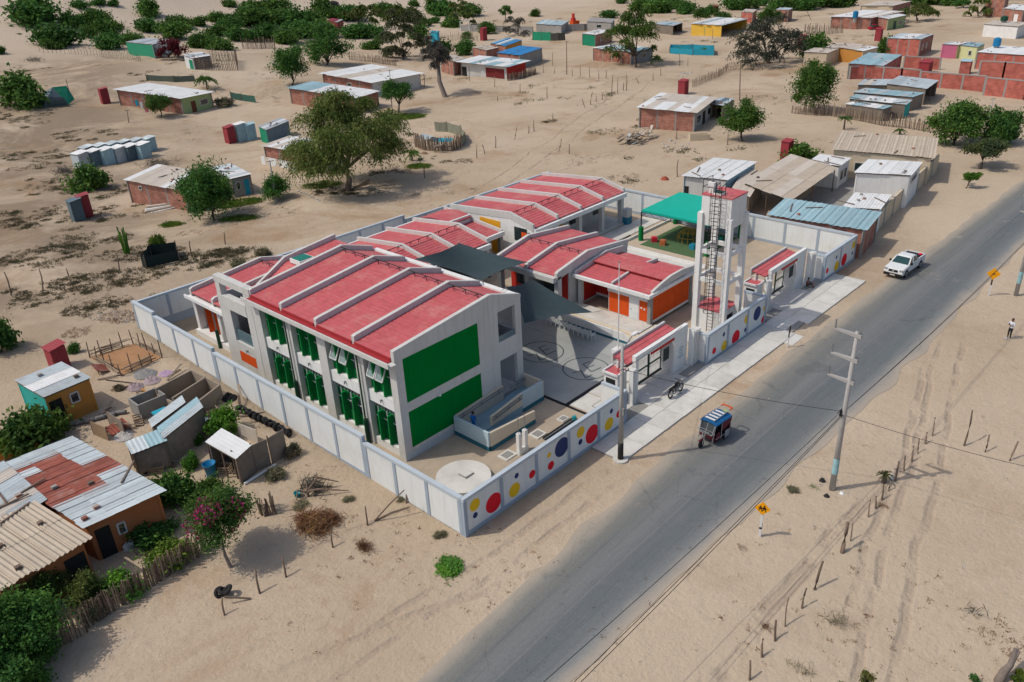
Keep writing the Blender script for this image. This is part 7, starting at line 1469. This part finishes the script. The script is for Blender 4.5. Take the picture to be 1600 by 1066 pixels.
SHW = mat('white_shirt', (.58,.62,.68), .8, .06, 4); PNT = mat('black_trousers', (.015,.016,.018), .8, .1, 4); SHOE = mat('pale_shoe', (.5,.48,.46))
def pk_stand(c): return 3 if c.z < .1 else 2 if c.z < .97 else (0 if (c.z > 1.47 or (c.x > .13 and c.z > 1.0) or (abs(c.y) > .2 and c.z < 1.2)) else 1)
pm = G(1576,529); person('man in white shirt and black trousers standing alone, holding a phone up', tuple(pm), 150, STAND, [SKN,SHW,PNT,SHOE], pk_stand)
tag(B(.30,-.04,1.27,.32,.05,1.42).build('phone', BLACK, loc=tuple(pm), rot=(0,0,R(150))), 'dark phone held by the man in white shirt', 'phone')
lit = tag(bevel(B(-.16,-.12,0,.16,.12,.08),.03).build('sandbag', LITW, loc=tuple(G(1571,530.5))), 'pale scrap of cloth lying at the feet of the standing man', 'cloth')
SIT = dict(pel=(0,0,.16),chest=(.05,0,.52),neck=(.09,0,.68),head=(.14,0,.79),crown=(.14,0,.89),shl=(.05,.17,.6),ell=(.22,.22,.42),wrl=(.40,.12,.40),shr=(.05,-.17,.6),elr=(.22,-.22,.42),wrr=(.40,-.12,.40),hipl=(.03,.1,.14),knl=(.40,.15,.44),anl=(.55,.14,.09),hipr=(.03,-.1,.14),knr=(.40,-.15,.44),anr=(.58,-.16,.09))
REDS = mat('brown_red_shirt', (.16,.055,.04), .8, .1, 4); DPN = mat('dark_shorts', (.03,.028,.03), .8, .1, 4)
person('person in brownish clothes sitting on the forecourt of the second gate', (44.7,.65,.13), -75, SIT, [SKN,REDS,DPN,SHOE], lambda c: 0 if (c.z > .66 or c.z < .3 and c.x > .45 or c.x > .3 and c.z > .36 and abs(c.y) < .15 and c.x < .5) else (2 if c.z < .25 or c.x > .2 else 1))
BLS = mat('bright_blue_shirt', (.01,.14,.42), .8, .08, 4)
WALK = dict(STAND); WALK.update(ell=(-.02,.27,1.14),wrl=(.08,.28,.9),elr=(.02,-.27,1.14),wrr=(.14,-.26,.92),knl=(.12,.11,.5),anl=(-.02,.12,.1),knr=(.02,-.11,.48),anr=(-.14,-.12,.1))
person('child in bright blue shirt walking up the switchback ramp', (7.95,7.35,.36), 10, {k: tuple(q*.78 for q in v) for k, v in WALK.items()}, [SKN,BLS,BLS,HAIR], lambda c: 3 if c.z < .08 else 2 if c.z < .72 else (0 if c.z > 1.15 or (abs(c.y) > .17 and c.z < .9) else 1))
person('dark-haired person sitting in the open ground-floor doorway of the gable', (12.9,9.9,.62), 200, SIT, [SKN,mat('grey_top',(.12,.12,.125)),DPN,SHOE], lambda c: 0 if c.z > .66 else (2 if c.z < .25 or c.x > .2 else 1))
dk = G(*cv(640,190,16)(715,775)); DK = thing('donkey', 'grey donkey standing in the shade of the stick corral', 'donkey', tuple(dk), R(-60)); FUR = mat('grey_fur', (.17,.14,.12), .9, .15, 4); FURL = mat('pale_fur', (.36,.32,.28), .9, .1, 4)
V = [(0,0,1.0),(.55,0,1.02),(-.55,0,1.02),(.85,0,1.25),(1.05,0,1.38),(1.32,0,1.15),(1.42,0,1.05),(-.72,0,.95),(-.80,0,.6)]; E_ = [(0,1),(0,2),(1,3),(3,4),(4,5),(5,6),(2,7),(7,8)]; Rd = [(.27,.25),(.24,.24),(.24,.24),.13,.11,.075,.06,.04,.03]
for x, y in ((.5,.14),(.5,-.14)): n = len(V); V += [(x,y,.72),(x+.02,y,.38),(x,y,.08),(x+.04,y,.02)]; E_ += [(1,n),(n,n+1),(n+1,n+2),(n+2,n+3)]; Rd += [.09,.05,.04,.045]
for x, y in ((-.55,.14),(-.55,-.14)): n = len(V); V += [(x+.08,y,.70),(x-.12,y,.40),(x-.05,y,.08),(x,y,.02)]; E_ += [(2,n),(n,n+1),(n+1,n+2),(n+2,n+3)]; Rd += [.12,.055,.04,.045]
for s_ in (-1,1): n = len(V); V += [(1.0,s_*.08,1.5),(.98,s_*.12,1.68)]; E_ += [(4,n),(n,n+1)]; Rd += [.035,.02]
skin(V, E_, Rd, 'body', [FUR,FURL], lambda c: 1 if (c.z < .45 or (c.x > 1.3)) else 0, DK, 0, 2)
# ---------------------------------------------------------------- yard clutter
def crate(conv, base, w, d, h, rz, label, m=None, cat='box', name='box', open_=True, lid=None):
    p = G(*conv(*base)); T = thing(name, label, cat, tuple(p), R(rz)); m = m or CONCD; t = min(.12, w*.12)
    for (x0,y0,x1,y1) in ((-w/2,-d/2,w/2,-d/2+t),(-w/2,d/2-t,w/2,d/2),(-w/2,-d/2+t,-w/2+t,d/2-t),(w/2-t,-d/2+t,w/2,d/2-t)): B(x0,y0,-.25,x1,y1,h).build('side', m, T)
    B(-w/2+t,-d/2+t,-.2,w/2-t,d/2-t,.12).build('bottom', lid or YARD, T); return T
crate(ZK,(590,535),2.1,1.6,1.15,0,'square open concrete tank beside the tin sheds',cat='tank',name='water_tank')
BRC = mat('brown_concrete',(.27,.225,.175),.9,.15,.8,.05,.3,14)
cs = thing('concrete_stalls', 'row of three open concrete stalls sharing walls by the school wall', 'stalls'); hs_ = 1.25
W3 = [(G(*ZK(*a),hs_), G(*ZK(*b),hs_)) for a, b in (((620,408),(832,298)),((722,462),(916,340)),((850,482),(1032,374)))]
W3 = [W3[0], W3[1], (W3[1][0]*2-W3[0][0], W3[1][1]*2-W3[0][1])]
for (p, q) in W3: MB().bar(p-Vector((0,0,hs_/2+.1)), q-Vector((0,0,hs_/2+.1)), .14, hs_+.2).build('side_wall', BRC, cs)
for k in range(2):
    for j in (0, 1): p, q = W3[k][j], W3[k+1][j]; MB().bar(p.lerp(q,.04)-Vector((0,0,hs_*(.5 if j else .68)+.1)), q.lerp(p,.04)-Vector((0,0,hs_*(.5 if j else .68)+.1)), .13, hs_*(1 if j else .64)+.2).build('end_wall', BRC, cs)
p = W3[0][0]; q = W3[0][0]*2-W3[1][0]; r_ = W3[0][1]*2-W3[1][1]
MB().bar(p.lerp(q,.04)-Vector((0,0,1)), q-Vector((0,0,1)), .1, .5).build('low_kerb', OCHRE, cs)
# corral of branches with reddish floor
co = [G(*ZK(*p)) for p in ((230,225),(490,145),(660,225),(420,335))]
cf = thing('branch_corral', 'square corral of branches with reddish earth floor left of the school wall', 'corral', tuple(co[0])); O = co[0]
rows = [[co[0].lerp(co[1],i/6).lerp(co[3].lerp(co[2],i/6),j/6) for i in range(7)] for j in range(7)]
MB().grid([[Vector((q.x,q.y,terr(q.x,q.y)+.05))-O for q in r] for r in rows]).build('earth_floor', mat('reddish_earth',(.36,.20,.10),.95,.2,1.2,.02,.4,8,stain=(.26,.14,.08),stain_amt=.5), cf)
for k in range(4):
    a, b = co[k]-O, co[(k+1) % 4]-O
    for i in range(5): MB().path([a.lerp(b,random.uniform(0,.3))+Vector((random.uniform(-.1,.1),random.uniform(-.1,.1),.15+.12*i)), a.lerp(b,.5)+Vector((0,0,.2+.1*i)), a.lerp(b,random.uniform(.7,1))+Vector((random.uniform(-.1,.1),random.uniform(-.1,.1),.15+.12*i))], .05, 5, .03).build('branch', WOOD if i % 2 else WOODL, cf)
    for i in range(4): q = a.lerp(b, i/4); MB().path([(q.x,q.y,q.z-.3),(q.x+random.uniform(-.1,.1),q.y,q.z+random.uniform(.9,1.7))], .06, 6, .035).build('stake', WOOD, cf)
# boards beside the outhouse
for i, (a, b, lb, m_) in enumerate((((1110,945),(1215,905),'grey board panel directly beside the outhouse',BOARD),((1220,902),(1310,860),'middle grey board panel of the row beside the outhouse',BOARD),((1318,856),(1408,800),'end board panel nearest the school wall',BOARD),((1120,690),(1235,735),'white board leaning behind the outhouse',CANE),((350,620),(440,680),'patched grey board screen beside the backyard lean-to',BOARD),((255,680),(345,720),'brown cardboard screen by the long rusty roof',mat('cardboard',(.27,.19,.12))))):
    p, q = G(*ZK(*a)), G(*ZK(*b)); T = thing('wooden_screen', lb, 'board', tuple(p), 0, 'board screens in the backyard'); hb = 2.0 if i < 3 else 1.1
    MB().bar(Vector((0,0,hb/2)), q-p+Vector((0,0,hb/2)), .05, hb).build('sheet', m_, T); MB().bar((0,0,-.2),(0,0,hb+.2),.07).build('stake', WOOD, T)
# tyre rows
def tyre_mesh(r=.33, t=.11):
    mb = MB(); n, k = 14, 7; rows = []
    for i in range(n+1):
        a = 2*math.pi*i/n; rows.append([((r-t+t*math.cos(2*math.pi*j/k))*math.cos(a), (r-t+t*math.cos(2*math.pi*j/k))*math.sin(a), t*math.sin(2*math.pi*j/k)) for j in range(k+1)])
    return mb.grid(rows).mesh('tyre', RUB, True)
TY = tyre_mesh()
for i in range(13):
    u, v = 1130+24*i, 548+12*i; p = G(*ZK(u, v)); o = link(TY, 'old_tyre', None, (p.x,p.y,p.z+.28), (R(random.uniform(55,110)),0,R(random.uniform(0,180)))); tag(o, 'old black tyre, %s from the far end of the row along the school wall' % nth(i), 'tyre', 'old tyres along the wall')
    if i % 2 == 0: p2_ = G(*ZK(u-8, v-16)); o = link(TY, 'old_tyre', None, (p2_.x,p2_.y,p2_.z+.15), (0,0,0)); tag(o, 'flat-lying old tyre behind the wall row, %s from the far end' % nth(i//2), 'tyre', 'old tyres along the wall')
for i in range(3): p = G(*ZB_(985+18*i,372)); o = link(TY, 'old_tyre', None, (p.x,p.y,p.z+.2+.1*i), (R(60-40*i),R(15*i),R(50*i))); tag(o, ['dusty tyre at the left of the small tyre pile by the post','top tyre of the small tyre pile by the post','dark tyre at the right of the small tyre pile by the post'][i], 'tyre', 'tyre pile by the post')
SACK = mat('grey_sack', (.20,.195,.19), .85, .15, 3, .1, .3, 8)
for i in range(6):
    p = G(*ZK(80+62*i, 640-14*i+6*math.sin(i))); a = Vector(p); q = G(*ZK(80+62*(i+.96), 640-14*(i+.96))); d = (q-p)
    o = MB().path([(0,0,.12), tuple(d*.2+Vector((0,0,.17))), tuple(d*.5+Vector((0,0,.18))), tuple(d*.8+Vector((0,0,.17))), tuple(d+Vector((0,0,.12)))], .16, 8, .16).build('sand_sack', SACK, smooth=True, loc=tuple(p)); tag(o, 'grey sand sack edging the ochre house yard, %s from the left' % ORD[i], 'sack', 'sand sacks edging the yard')
def tub(conv, base, r, h, label, m, cat='tub', name='tub'):
    p = G(*conv(*base)); T = thing(name, label, cat, tuple(p)); n = 16; pr = [(r*.75,0),(r,h),(r*1.06,h),(r*.94,h*.98),(r*.7,.05),(0.001,.05)]
    MB().grid([[(x*math.cos(2*math.pi*i/n), x*math.sin(2*math.pi*i/n), z) for i in range(n+1)] for x, z in pr]).build('bowl', m, T, True); MB().path([(r*1.05*math.cos(2*math.pi*i/n), r*1.05*math.sin(2*math.pi*i/n), h) for i in range(n+1)], r*.05, 5).build('rim', m, T); return T
PBL = mat('blue_plastic', (.01,.18,.38), .4, .05); PTQ = mat('teal_plastic', (.01,.22,.24), .45, .05)
tub(ZK,(598,885),.42,.5,'bright blue basin under the tin lean-to',PBL,'basin','basin'); tub(ZK,(545,880),.32,.4,'teal basin behind the bright blue one',PTQ,'basin','basin'); tub(ZK,(565,915),.25,.25,'small dark tub in front of the blue basin',BLACK,'basin','basin'); tub(ZK,(955,925),.4,.95,'blue barrel beside the outhouse',PBL,'barrel','barrel'); tub(ZK,(1468,1050),.22,.3,'turquoise pail lying on the sand beyond the outhouse',PTQ,'pail','pail')
tk_ = tag(B(-.5,-.35,0,.5,.35,.12).build('blue_tarp', TARPB, loc=tuple(G(*ZK(650,550),.9))), 'folded turquoise tarp on the concrete tank edge', 'tarp')
for i, (u, v) in enumerate(((487,825),(505,838),(522,822),(507,810))):
    p = G(*ZL(u,v)); T = thing('water_jug', ['white plastic jug by the terracotta wall, leftmost of four','white plastic jug by the terracotta wall, nearest the camera','white plastic jug by the terracotta wall, rightmost of four','white plastic jug by the terracotta wall, rearmost of four'][i], 'jug', tuple(p), i, 'white plastic jugs'); bevel(MB().cyl((0,0,0),(0,0,.38),.19,n=12),.04).build('jug_body', CH, T); MB().cyl((0,0,.36),(0,0,.46),.06,n=8).build('neck', CH, T); MB().path([(.05,0,.44),(.15,0,.46),(.18,0,.36)],.02,5).build('handle', CH, T)
# cloth heaps, bundles
def heap(conv, c, wpx, hpx, label, m, n=40, s=.3, name='cloth_heap', cat='heap'):
    p = G(*conv(*c)); mp = mpp(p); w = wpx*mp/2; T = MB(); rows = []
    for i in range(11):
        t = i/10; rows.append([(w*t*math.cos(a)*(1+.25*noise.noise((math.cos(a)*2,math.sin(a)*2,p.x))), w*t*math.sin(a)*1.2, hpx*mp*.5*(1-t**2)*(1+1.3*noise.noise((5*t*math.cos(a),5*t*math.sin(a),p.y)))) for a in [2*math.pi*j/18 for j in range(19)]])
    return tag(T.grid(rows).build(name, m, loc=tuple(p), smooth=True), label, cat)
PINKC = mat('faded_pink_cloth', (.30,.235,.25), .9, .3, 3, .1, .5, 5)
heap(ZK,(500,400),26,10,'faded pink cloth heap beside the branch corral',PINKC); heap(ZK,(600,360),26,9,'second faded pink cloth heap nearer the stalls',PINKC); heap(ZK,(680,318),22,3,'flat lilac cloth spread on the sand by the corral',mat('lilac_cloth',(.36,.25,.36),.9,.3,5)); heap(ZK,(725,425),16,10,'pink and dark rags in the first concrete stall',mat('crimson_rag',(.30,.04,.10),.9,.4,4)); heap(ZK,(560,320),34,9,'grey rolled tarpaulin beside the branch corral',SACK); heap(ZK,(940,775),12,9,'pink and white rags on the outhouse roof edge',PINKC); heap(ZK,(1060,465),24,12,'dark junk heap at the last concrete stall',BLACK); heap(ZK,(430,690),30,8,'grey-white junk heap beside the backyard screen',LITW); heap(ZK,(990,490),16,14,'pale bundle of old sticks behind the tin shed',WOODL); heap(cv(640,190,16)(370,745) and cv(640,190,16),(370,800),10,4,'brown cloth heap beside the stick corral',mat('brown_rag',(.2,.11,.07)))
heap(Z4,(283,905),9,9,'black rubbish bag beside the tall power pole',BLACK,name='rubbish_bag',cat='bag'); heap(Z4,(305,985),8,8,'second black rubbish bag at the foot of the power pole',BLACK,name='rubbish_bag',cat='bag'); heap(Z4,(385,970),7,5,'white rubbish bag at the foot of the power pole',CH,name='rubbish_bag',cat='bag'); heap(Z4,(645,890),7,12,'white plastic bag caught on the fence post',CH,name='plastic_bag',cat='bag')
heap(cv(860,0,3.332),(595,935),12,8,'orange and white rags on the sand beyond the rear wall',mat('orange_rag',(.30,.07,.035),.9,.4,3))
# straw heap and brush piles: bundles of dry twigs
def brush(conv, c, wpx, hpx, label, m, n=500, l=.5, name='brush_pile', cat='brush'):
    p = G(*conv(*c)); mp = mpp(p); w = wpx*mp/2; h = hpx*mp*.5; C_ = np.stack([RS.normal(size=n)*w*.45, RS.normal(size=n)*w*.7, np.abs(RS.normal(size=n))*h*.45+.03], 1); me = leaves(C_, l, m, name, .05); return tag(link(me, name, None, tuple(p)), label, cat)
brush(Z5_,(290,610),44,36,'large heap of reddish dry branches with yellow stalks',LEAFBR,900,.45); brush(Z5_,(445,545),30,22,'smaller reddish brush heap behind the large one',LEAFBR,500,.35); brush(Z5_,(760,800),22,16,'low reddish twig patch on the sand below the heap',LEAFBR,220,.3); brush(Z5_,(300,250),36,16,'dead grey branches around the old stump',LEAFG,120,.7); brush(Z5_,(290,600),24,20,'yellow stalks lying on the reddish heap',leafmat('yellow_stalk',(.42,.28,.08)),60,.7,name='stalk_bundle'); brush(T6,(310,820),34,14,'dark stack of branches below the tin cabins',LEAFG,260,.7); brush(T7,(720,700),30,8,'dark dry branches beside the feathery tree',LEAFG,120,.6); brush(T6,(160,290),26,8,'dark branches on the sand under the dune',LEAFG,120,.9); brush(T6,(750,780),50,12,'boards and branches behind the tin cabins',LEAFG,260,.7); brush(Z7_,(765,610),30,36,'wispy grey-green weed on the right sand',LEAFS,150,.22,'weed','weed'); brush(Z7_,(610,820),30,18,'thin dry weed at the bottom centre right',LEAFS,70,.25,'weed','weed'); brush(Z7_,(970,90),12,6,'reddish brush at the foot of a fence post',LEAFBR,60,.2); brush(Z7_,(445,630),14,12,'tiny dry bush beside the thin fence post',LEAFBR,60,.2); brush(Z7_,(340,280),16,14,'dry clod with twigs beside the road sign',LEAFBR,50,.16); brush(Z7_,(1370,560),26,18,'sparse dry sprig on the open right sand',LEAFG,30,.35,'weed','weed'); brush(Z4,(235,940),14,12,'small green weed by the power pole',LEAFB,60,.15,'weed','weed')
st = [Vector(G(*Z5_(250,330)))]; T = thing('dead_stump', 'old stump with long bare branches beside the pail', 'stump', tuple(st[0]))
for a, b, c in (((0,0,0),(.0,.0,.5),(.3,.5,.9)),((0,0,.4),(.9,.1,.9),(1.9,-.6,.3)),((0,0,.4),(.5,-.5,.5),(1.9,-1.6,.1)),((0,0,.3),(-.5,.3,.6),(-.9,-.1,.3))): MB().path([a,b,c],.09,6,.03).build('branch', WOOD, T)
# driftwood bottom right
dw = cv(1300,860,5.173); p = G(*dw(1330,1075)); q = G(*dw(1440,930),.6); r_ = G(*dw(1490,795),1.0); T = thing('driftwood_trunk', 'forked brown tree trunk leaning up from the bottom right corner', 'trunk', tuple(p)); MB().path([(0,0,-.3), tuple((q-p)*.5+Vector((0,0,.2))), tuple(q-p), tuple(r_-p)], .22, 9, .1).build('main_trunk', BARKL, T, True); MB().path([tuple(q-p), tuple((r_-p)*.9+Vector((.15,-.15,.05)))], .12, 7, .06).build('fork', BARKL, T)
# green netting fence, tarps, tent
def netting(label, conv, pts, h, m, name='net_fence', cat='fence'):
    P_ = [G(*conv(*p)) for p in pts]; T = thing(name, label, cat, tuple(P_[0])); O = P_[0]
    for k, (a, b) in enumerate(zip(P_, P_[1:])):
        n = 8; rows = [[a.lerp(b,i/n)-O+Vector((.05*math.sin(i*1.7+j),.05*math.cos(i*2.1+j),h*j/3*(1-.06*math.sin(math.pi*i/n)))) for i in range(n+1)] for j in range(4)]; MB().grid(rows).build('net', m, T, True); MB().path([a-O-Vector((0,0,.2)), a-O+Vector((0,0,h+.15))], .06, 6).build('stake', WOOD, T)
    return T
NETD = mat('dark_net', (.015,.028,.025), .9, .2, 3, .05, .4, 6)
netting('low grey-green net curving behind the stick shelter', T7, [(1095,735),(1112,715),(1090,680),(1020,660),(960,658)], 1.7, mat('greygreen_net',(.20,.21,.16)))
netting('dark green shade net pen beside the young tree on the left slope', Z8, [(885,345),(905,352),(1110,305),(1095,258),(935,275),(885,345)], 1.3, NETD)
netting('turquoise plastic fence around the planted pen below the yellow house', R1, [(620,278),(740,288),(852,290),(850,268),(740,262),(625,262),(620,278)], 1.5, TARPB)
netting('bright green tarp fence behind the block wall', Q7, [(1240,335),(1310,340),(1390,342)], 2.6, TARPG); netting('dark tarp fence right of the bright green one', Q7, [(1390,342),(1450,340),(1510,338)], 2.3, mat('dark_tarp',(.06,.06,.055)))
netting('long green net fence behind the brick and green house', T6, [(700,385),(830,392),(930,388)], 1.3, mat('dull_net',(.10,.13,.10))); netting('green net slope fence by the small palms', T6, [(1100,470),(1150,480),(1218,490)], 1.4, mat('green_net',(.05,.13,.10)))
tn = thing('tarp_tent', 'blue-grey tarp tent with green net beside the broad shrub', 'tent', tuple(G(*T6(285,500)))); O = Vector(tn.location); mp = mpp(O)
for (a, m_) in ((((-24,0,0),(-22,16,14),(0,8,26),(10,-6,0)),DARKTIN),(((10,-6,0),(0,8,26),(24,14,24),(26,4,4)),TARPG),(((-24,0,0),(10,-6,0),(4,-10,12),(-18,-6,16)),DARKTIN)):
    MB().extr([(x*mp,y*mp*1.4,z*mp) for x, y, z in a], (0,.02,0)).build('tarp', m_, tn)
MB().cyl((24*mp,14*mp,0),(24*mp,14*mp,34*mp),.06,n=6).build('pole', WOOD, tn)
# woodpile, trough, boards, water tanks, cars far off
wp = thing('woodpile', 'stack of old boards and crates beside the cream-roofed brick house', 'woodpile', tuple(G(*R1(470,735)))); 
for i in range(34): x, y = random.uniform(-3.4,3.2), random.uniform(-1.2,1.4); MB().bar((x-.7,y+random.uniform(-.5,.5),random.uniform(.1,1.6)),(x+.9,y+random.uniform(-.5,.5),random.uniform(.3,1.9)),random.uniform(.1,.5),.06).build('board', [WOODL,BOARD,CANE,WOOD,TIN][i % 5], wp)
tr = thing('trough', 'long pale trough beside the leafy bush tree', 'trough', tuple(G(*R1(775,728))), R(-45)); 
for (x0,y0,x1,y1,z0,z1) in ((-1.6,-.55,1.6,-.45,0,.9),(-1.6,.45,1.6,.55,0,.9),(-1.6,-.45,-1.5,.45,0,.9),(1.5,-.45,1.6,.45,0,.9),(-1.5,-.45,1.5,.45,.5,.6)): B(x0,y0,z0,x1,y1,z1).build('side', CREAMW, tr)
wd_ = thing('board_stack', 'long boards lying by the brick wall under the dark tree', 'boards', tuple(G(*T6(770,990))))
for i in range(6): MB().bar((-3+.3*i,.4*i-1,.1+.07*i),(2.4-.2*i,.2*i-1.6,.1+.07*i),.5,.06).build('board', [TINW,WOODL,CANE][i % 3], wd_)
def cyl_tank(conv, base, r, h, label, m, dz=3.2):
    p = G(*conv(*base), dz); T = thing('water_tank', label, 'tank', tuple(p), 0, 'blue roof water tanks'); MB().cyl((0,0,0),(0,0,h),r,n=18).build('drum', m, T, False); MB().cyl((0,0,h),(0,0,h+.25),r*.95,r*.3,18).build('lid', m, T)
    for z in (h*.3, h*.65): MB().cyl((0,0,z-.05),(0,0,z+.05),r*1.03,n=18).build('band', m, T)
    if dz > 1: MB().cyl((0,0,-dz*.4),(0,0,0),r*.7,n=8).build('stand', GREYB, T)
cyl_tank(R2,(1268,256),.75,1.5,'blue water tank on the long white roof at the right',PBL,3.8); cyl_tank(R2,(484,98),.75,1.6,'blue water tank beside the far long brick house',PBL,3.4); cyl_tank(R2,(1310,115),.9,1.0,'green water tank on the far right white shed',GREEND,3.4)
rc = thing('parked_car', 'small red car parked before the far right brick house', 'car', tuple(G(*R4(360,250))), R(-35)); RCP = mat('red_car_paint',(.35,.01,.03),.35); bevel(MB().extr([(x,-.8,z) for x, z in ((2,.3),(2,.75),(1,.9),(-1.7,.95),(-2,.8),(-2,.3))],(0,1.6,0)),.06).build('body', RCP, rc); bevel(MB().hexa([(.9,-.72,.9),(.9,.72,.9),(-1.6,.72,.9),(-1.6,-.72,.9)][::-1],[(.2,-.58,1.42),(.2,.58,1.42),(-1.2,.58,1.42),(-1.2,-.58,1.42)][::-1]),.04).build('cabin', CGL, rc); bevel(B(-1.15,-.6,1.4,.2,.6,1.47),.02).build('roof', RCP, rc)
for x in (1.2,-1.25):
    for y in (-.75,.75): wheel(rc, x, y, .3, .18)
ch_ = thing('barbecue_chimney', 'red brick barbecue with stepped chimney in the grey yard', 'barbecue', tuple(G(*R1(125,135)))); B(-1.6,-.8,0,1.8,.8,1.6).build('hearth', ORANGE, ch_); B(-1.2,-.6,1.6,.0,.6,2.6).build('hood', REDP, ch_); B(-.9,-.4,2.6,-.3,.4,4.0).build('chimney', REDP, ch_)
# a row of washing and rags on the brick shack
for i, (u, v, lb, m_) in enumerate(((650,495,'blue cloth on the line by the brick and green house',TARPB),(672,505,'white cloth on the line by the brick and green house',CH),(695,525,'pink cloth on the line by the brick and green house',mat('pink_cloth',(.5,.12,.2))))):
    p = G(*T6(u,v+20)); tag(MB().grid([[(.5*a*.3,.0+.05*math.sin(a*2),.4+.3*b) for a in range(5)] for b in range(5)]).build('washing', m_, loc=tuple(p), rot=(0,0,R(-50))), lb, 'cloth', 'washing on the line')
stones = mat('pale_stone', (.42,.40,.37), .9, .15, 3, .15)
stm = bevel(B(-.5,-.4,-.3,.5,.4,.4),.2,1).mesh('stone', stones)
for i in range(16):
    p = G(*R1(664+4.6*i,390+random.uniform(-14,12))); s_ = random.uniform(.25,.6); o = link(stm, 'stone', None, tuple(p), (random.random(),random.random(),random.random()*6), (s_,s_,s_)); tag(o, 'pale stone in the small cairn before the round algarrobo, %s from the left' % nth(i), 'stone', 'cairn stones')
for i in range(14):
    p = G(*R1(582+10.5*i,750+random.uniform(-20,20))); s_ = random.uniform(.25,.55); o = link(stm, 'stone', None, tuple(p), (random.random(),random.random(),random.random()*6), (s_,s_,s_)); tag(o, 'pale stone strewn below the woodpile, %s from the left' % nth(i), 'stone', 'stones below the woodpile')
# ruts and wheel lines are in the sand material; loose sand tongue over the road
# ---- more scrap in the backyards on the left
SCR = [((380,600),'plank'),((400,655),'sheet'),((470,640),'plank'),((520,610),'crate'),((330,560),'plank'),((860,560),'plank'),((905,600),'sheet'),((880,660),'plank'),((960,560),'crate'),((1080,560),'plank'),((1010,700),'sheet'),((800,740),'plank'),((770,700),'plank'),((640,900),'crate'),((700,870),'plank'),((1000,860),'sheet'),((1150,880),'plank'),((1040,900),'crate'),((420,400),'plank'),((350,340),'plank'),((300,300),'sheet'),((540,470),'crate'),((740,330),'plank'),((1090,420),'sheet'),((1140,480),'plank'),((1190,560),'plank')]
for i, (px, kind) in enumerate(SCR):
    p = G(*ZK(*px)); a = random.uniform(0, 3.14); lb = {'plank':'weathered plank','sheet':'bent tin sheet','crate':'small wooden crate'}[kind]+', %s piece of backyard scrap counted from the corral towards the outhouse' % nth(i)
    T = thing('scrap_'+kind, lb, 'scrap', tuple(p), a, 'backyard scrap')
    if kind == 'plank': MB().bar((-.9,0,.06),(.9,.1,.06+random.choice((0,.5,.9))),.16,.05).build('board', random.choice((WOOD,WOODL,BOARD)), T); MB().bar((-.5,.3,.1),(.8,.25,.1),.1,.05).build('board', WOOD, T)
    elif kind == 'sheet': corr((-.7,-.4,.05),(.7,-.4,.15),(.7,.5,.5),(-.7,.5,.35),6,.02).build('sheet', random.choice((TIN,RUST,TINB)), T); MB().bar((-.6,.4,0),(-.6,.4,.5),.06).build('prop', WOOD, T)
    else:
        for z in (.08,.26,.44): B(-.4,-.3,z-.05,.4,-.27,z+.05).build('slat', WOODL, T); B(-.4,.27,z-.05,.4,.3,z+.05).build('slat', WOODL, T); B(-.4,-.27,z-.05,-.37,.27,z+.05).build('slat', WOODL, T); B(.37,-.27,z-.05,.4,.27,z+.05).build('slat', WOODL, T)
for i, (u, v, w, h, lb) in enumerate(((880,690,22,20,'light green weed bush between the two tin sheds'),(1330,905,26,20,'straggly grey-green weed beside the pipe near the outhouse'),(1440,770,22,22,'dry weed at the last board panel'),(700,960,46,44,'leafy bush in front of the blue basins'),(780,1010,40,44,'dark leafy bush right beside the long roof corner'),(940,1010,44,40,'green bush at the left foot of the bougainvillea'),(140,165,16,18,'small bush behind the red toilet cabin'),(400,395,16,10,'small weed beside the branch corral'),(20,640,40,40,'bushy plant before the ochre house corner'))):
    shrub(lb, *ZK(u, v), w, h, m=LEAFS if i in (1,2,7) else (LEAFB if i in (0,3) else None))
pr_ = tag(MB().cyl(G(*ZK(1150,975),.1), G(*ZK(1335,860),.1), .09, n=10).build('drain_pipe', PANELW), 'long pale pipe lying beside the board panels', 'pipe')
gw = thing('garden_screen', 'ochre plank fence behind the dense shrub by the ochre house', 'fence', tuple(G(*ZL(0,490)))); e = G(*ZL(155,425))-Vector(gw.location)
for i in range(8): a, b = e*(i/8), e*((i+.96)/8); MB().bar(a+Vector((0,0,.5)), b+Vector((0,0,.5)), .05, 1.1).build('plank', OCHRE, gw)
wf = thing('wooden_stub', 'old grey timber bundle leaning under the feathery tree', 'timber', tuple(G(*T7(590,950))), R(-40))
for i in range(5): MB().bar((-1.6+.2*i,.25*i,.1),(1.4,.2*i-.4,1.5-.2*i),.12,.1).build('beam', WOODL if i % 2 else WOOD, wf)
sg = thing('stone_edging', 'curved row of small dark stones before the feathery tree', 'edging', tuple(G(*T7(280,960)))); O = Vector(sg.location)
for i in range(9): q = G(*T7(275+13*i, 958+5*i+.4*i*i*.3))-O; link(stm, 'stone', sg, tuple(q), (0,0,i), (.35,.35,.35))
sh = thing('white_fence', 'white board fence before the brick house under the feathery tree', 'fence', tuple(G(*T7(95,820)))); e = G(*T7(265,855))-Vector(sh.location)
for i in range(9): a, b = e*(i/9), e*((i+.95)/9); MB().bar(a+Vector((0,0,.6)), b+Vector((0,0,.6)), .06, 1.3).build('board', [PANELW,CANE,WHITE][i % 3], sh)
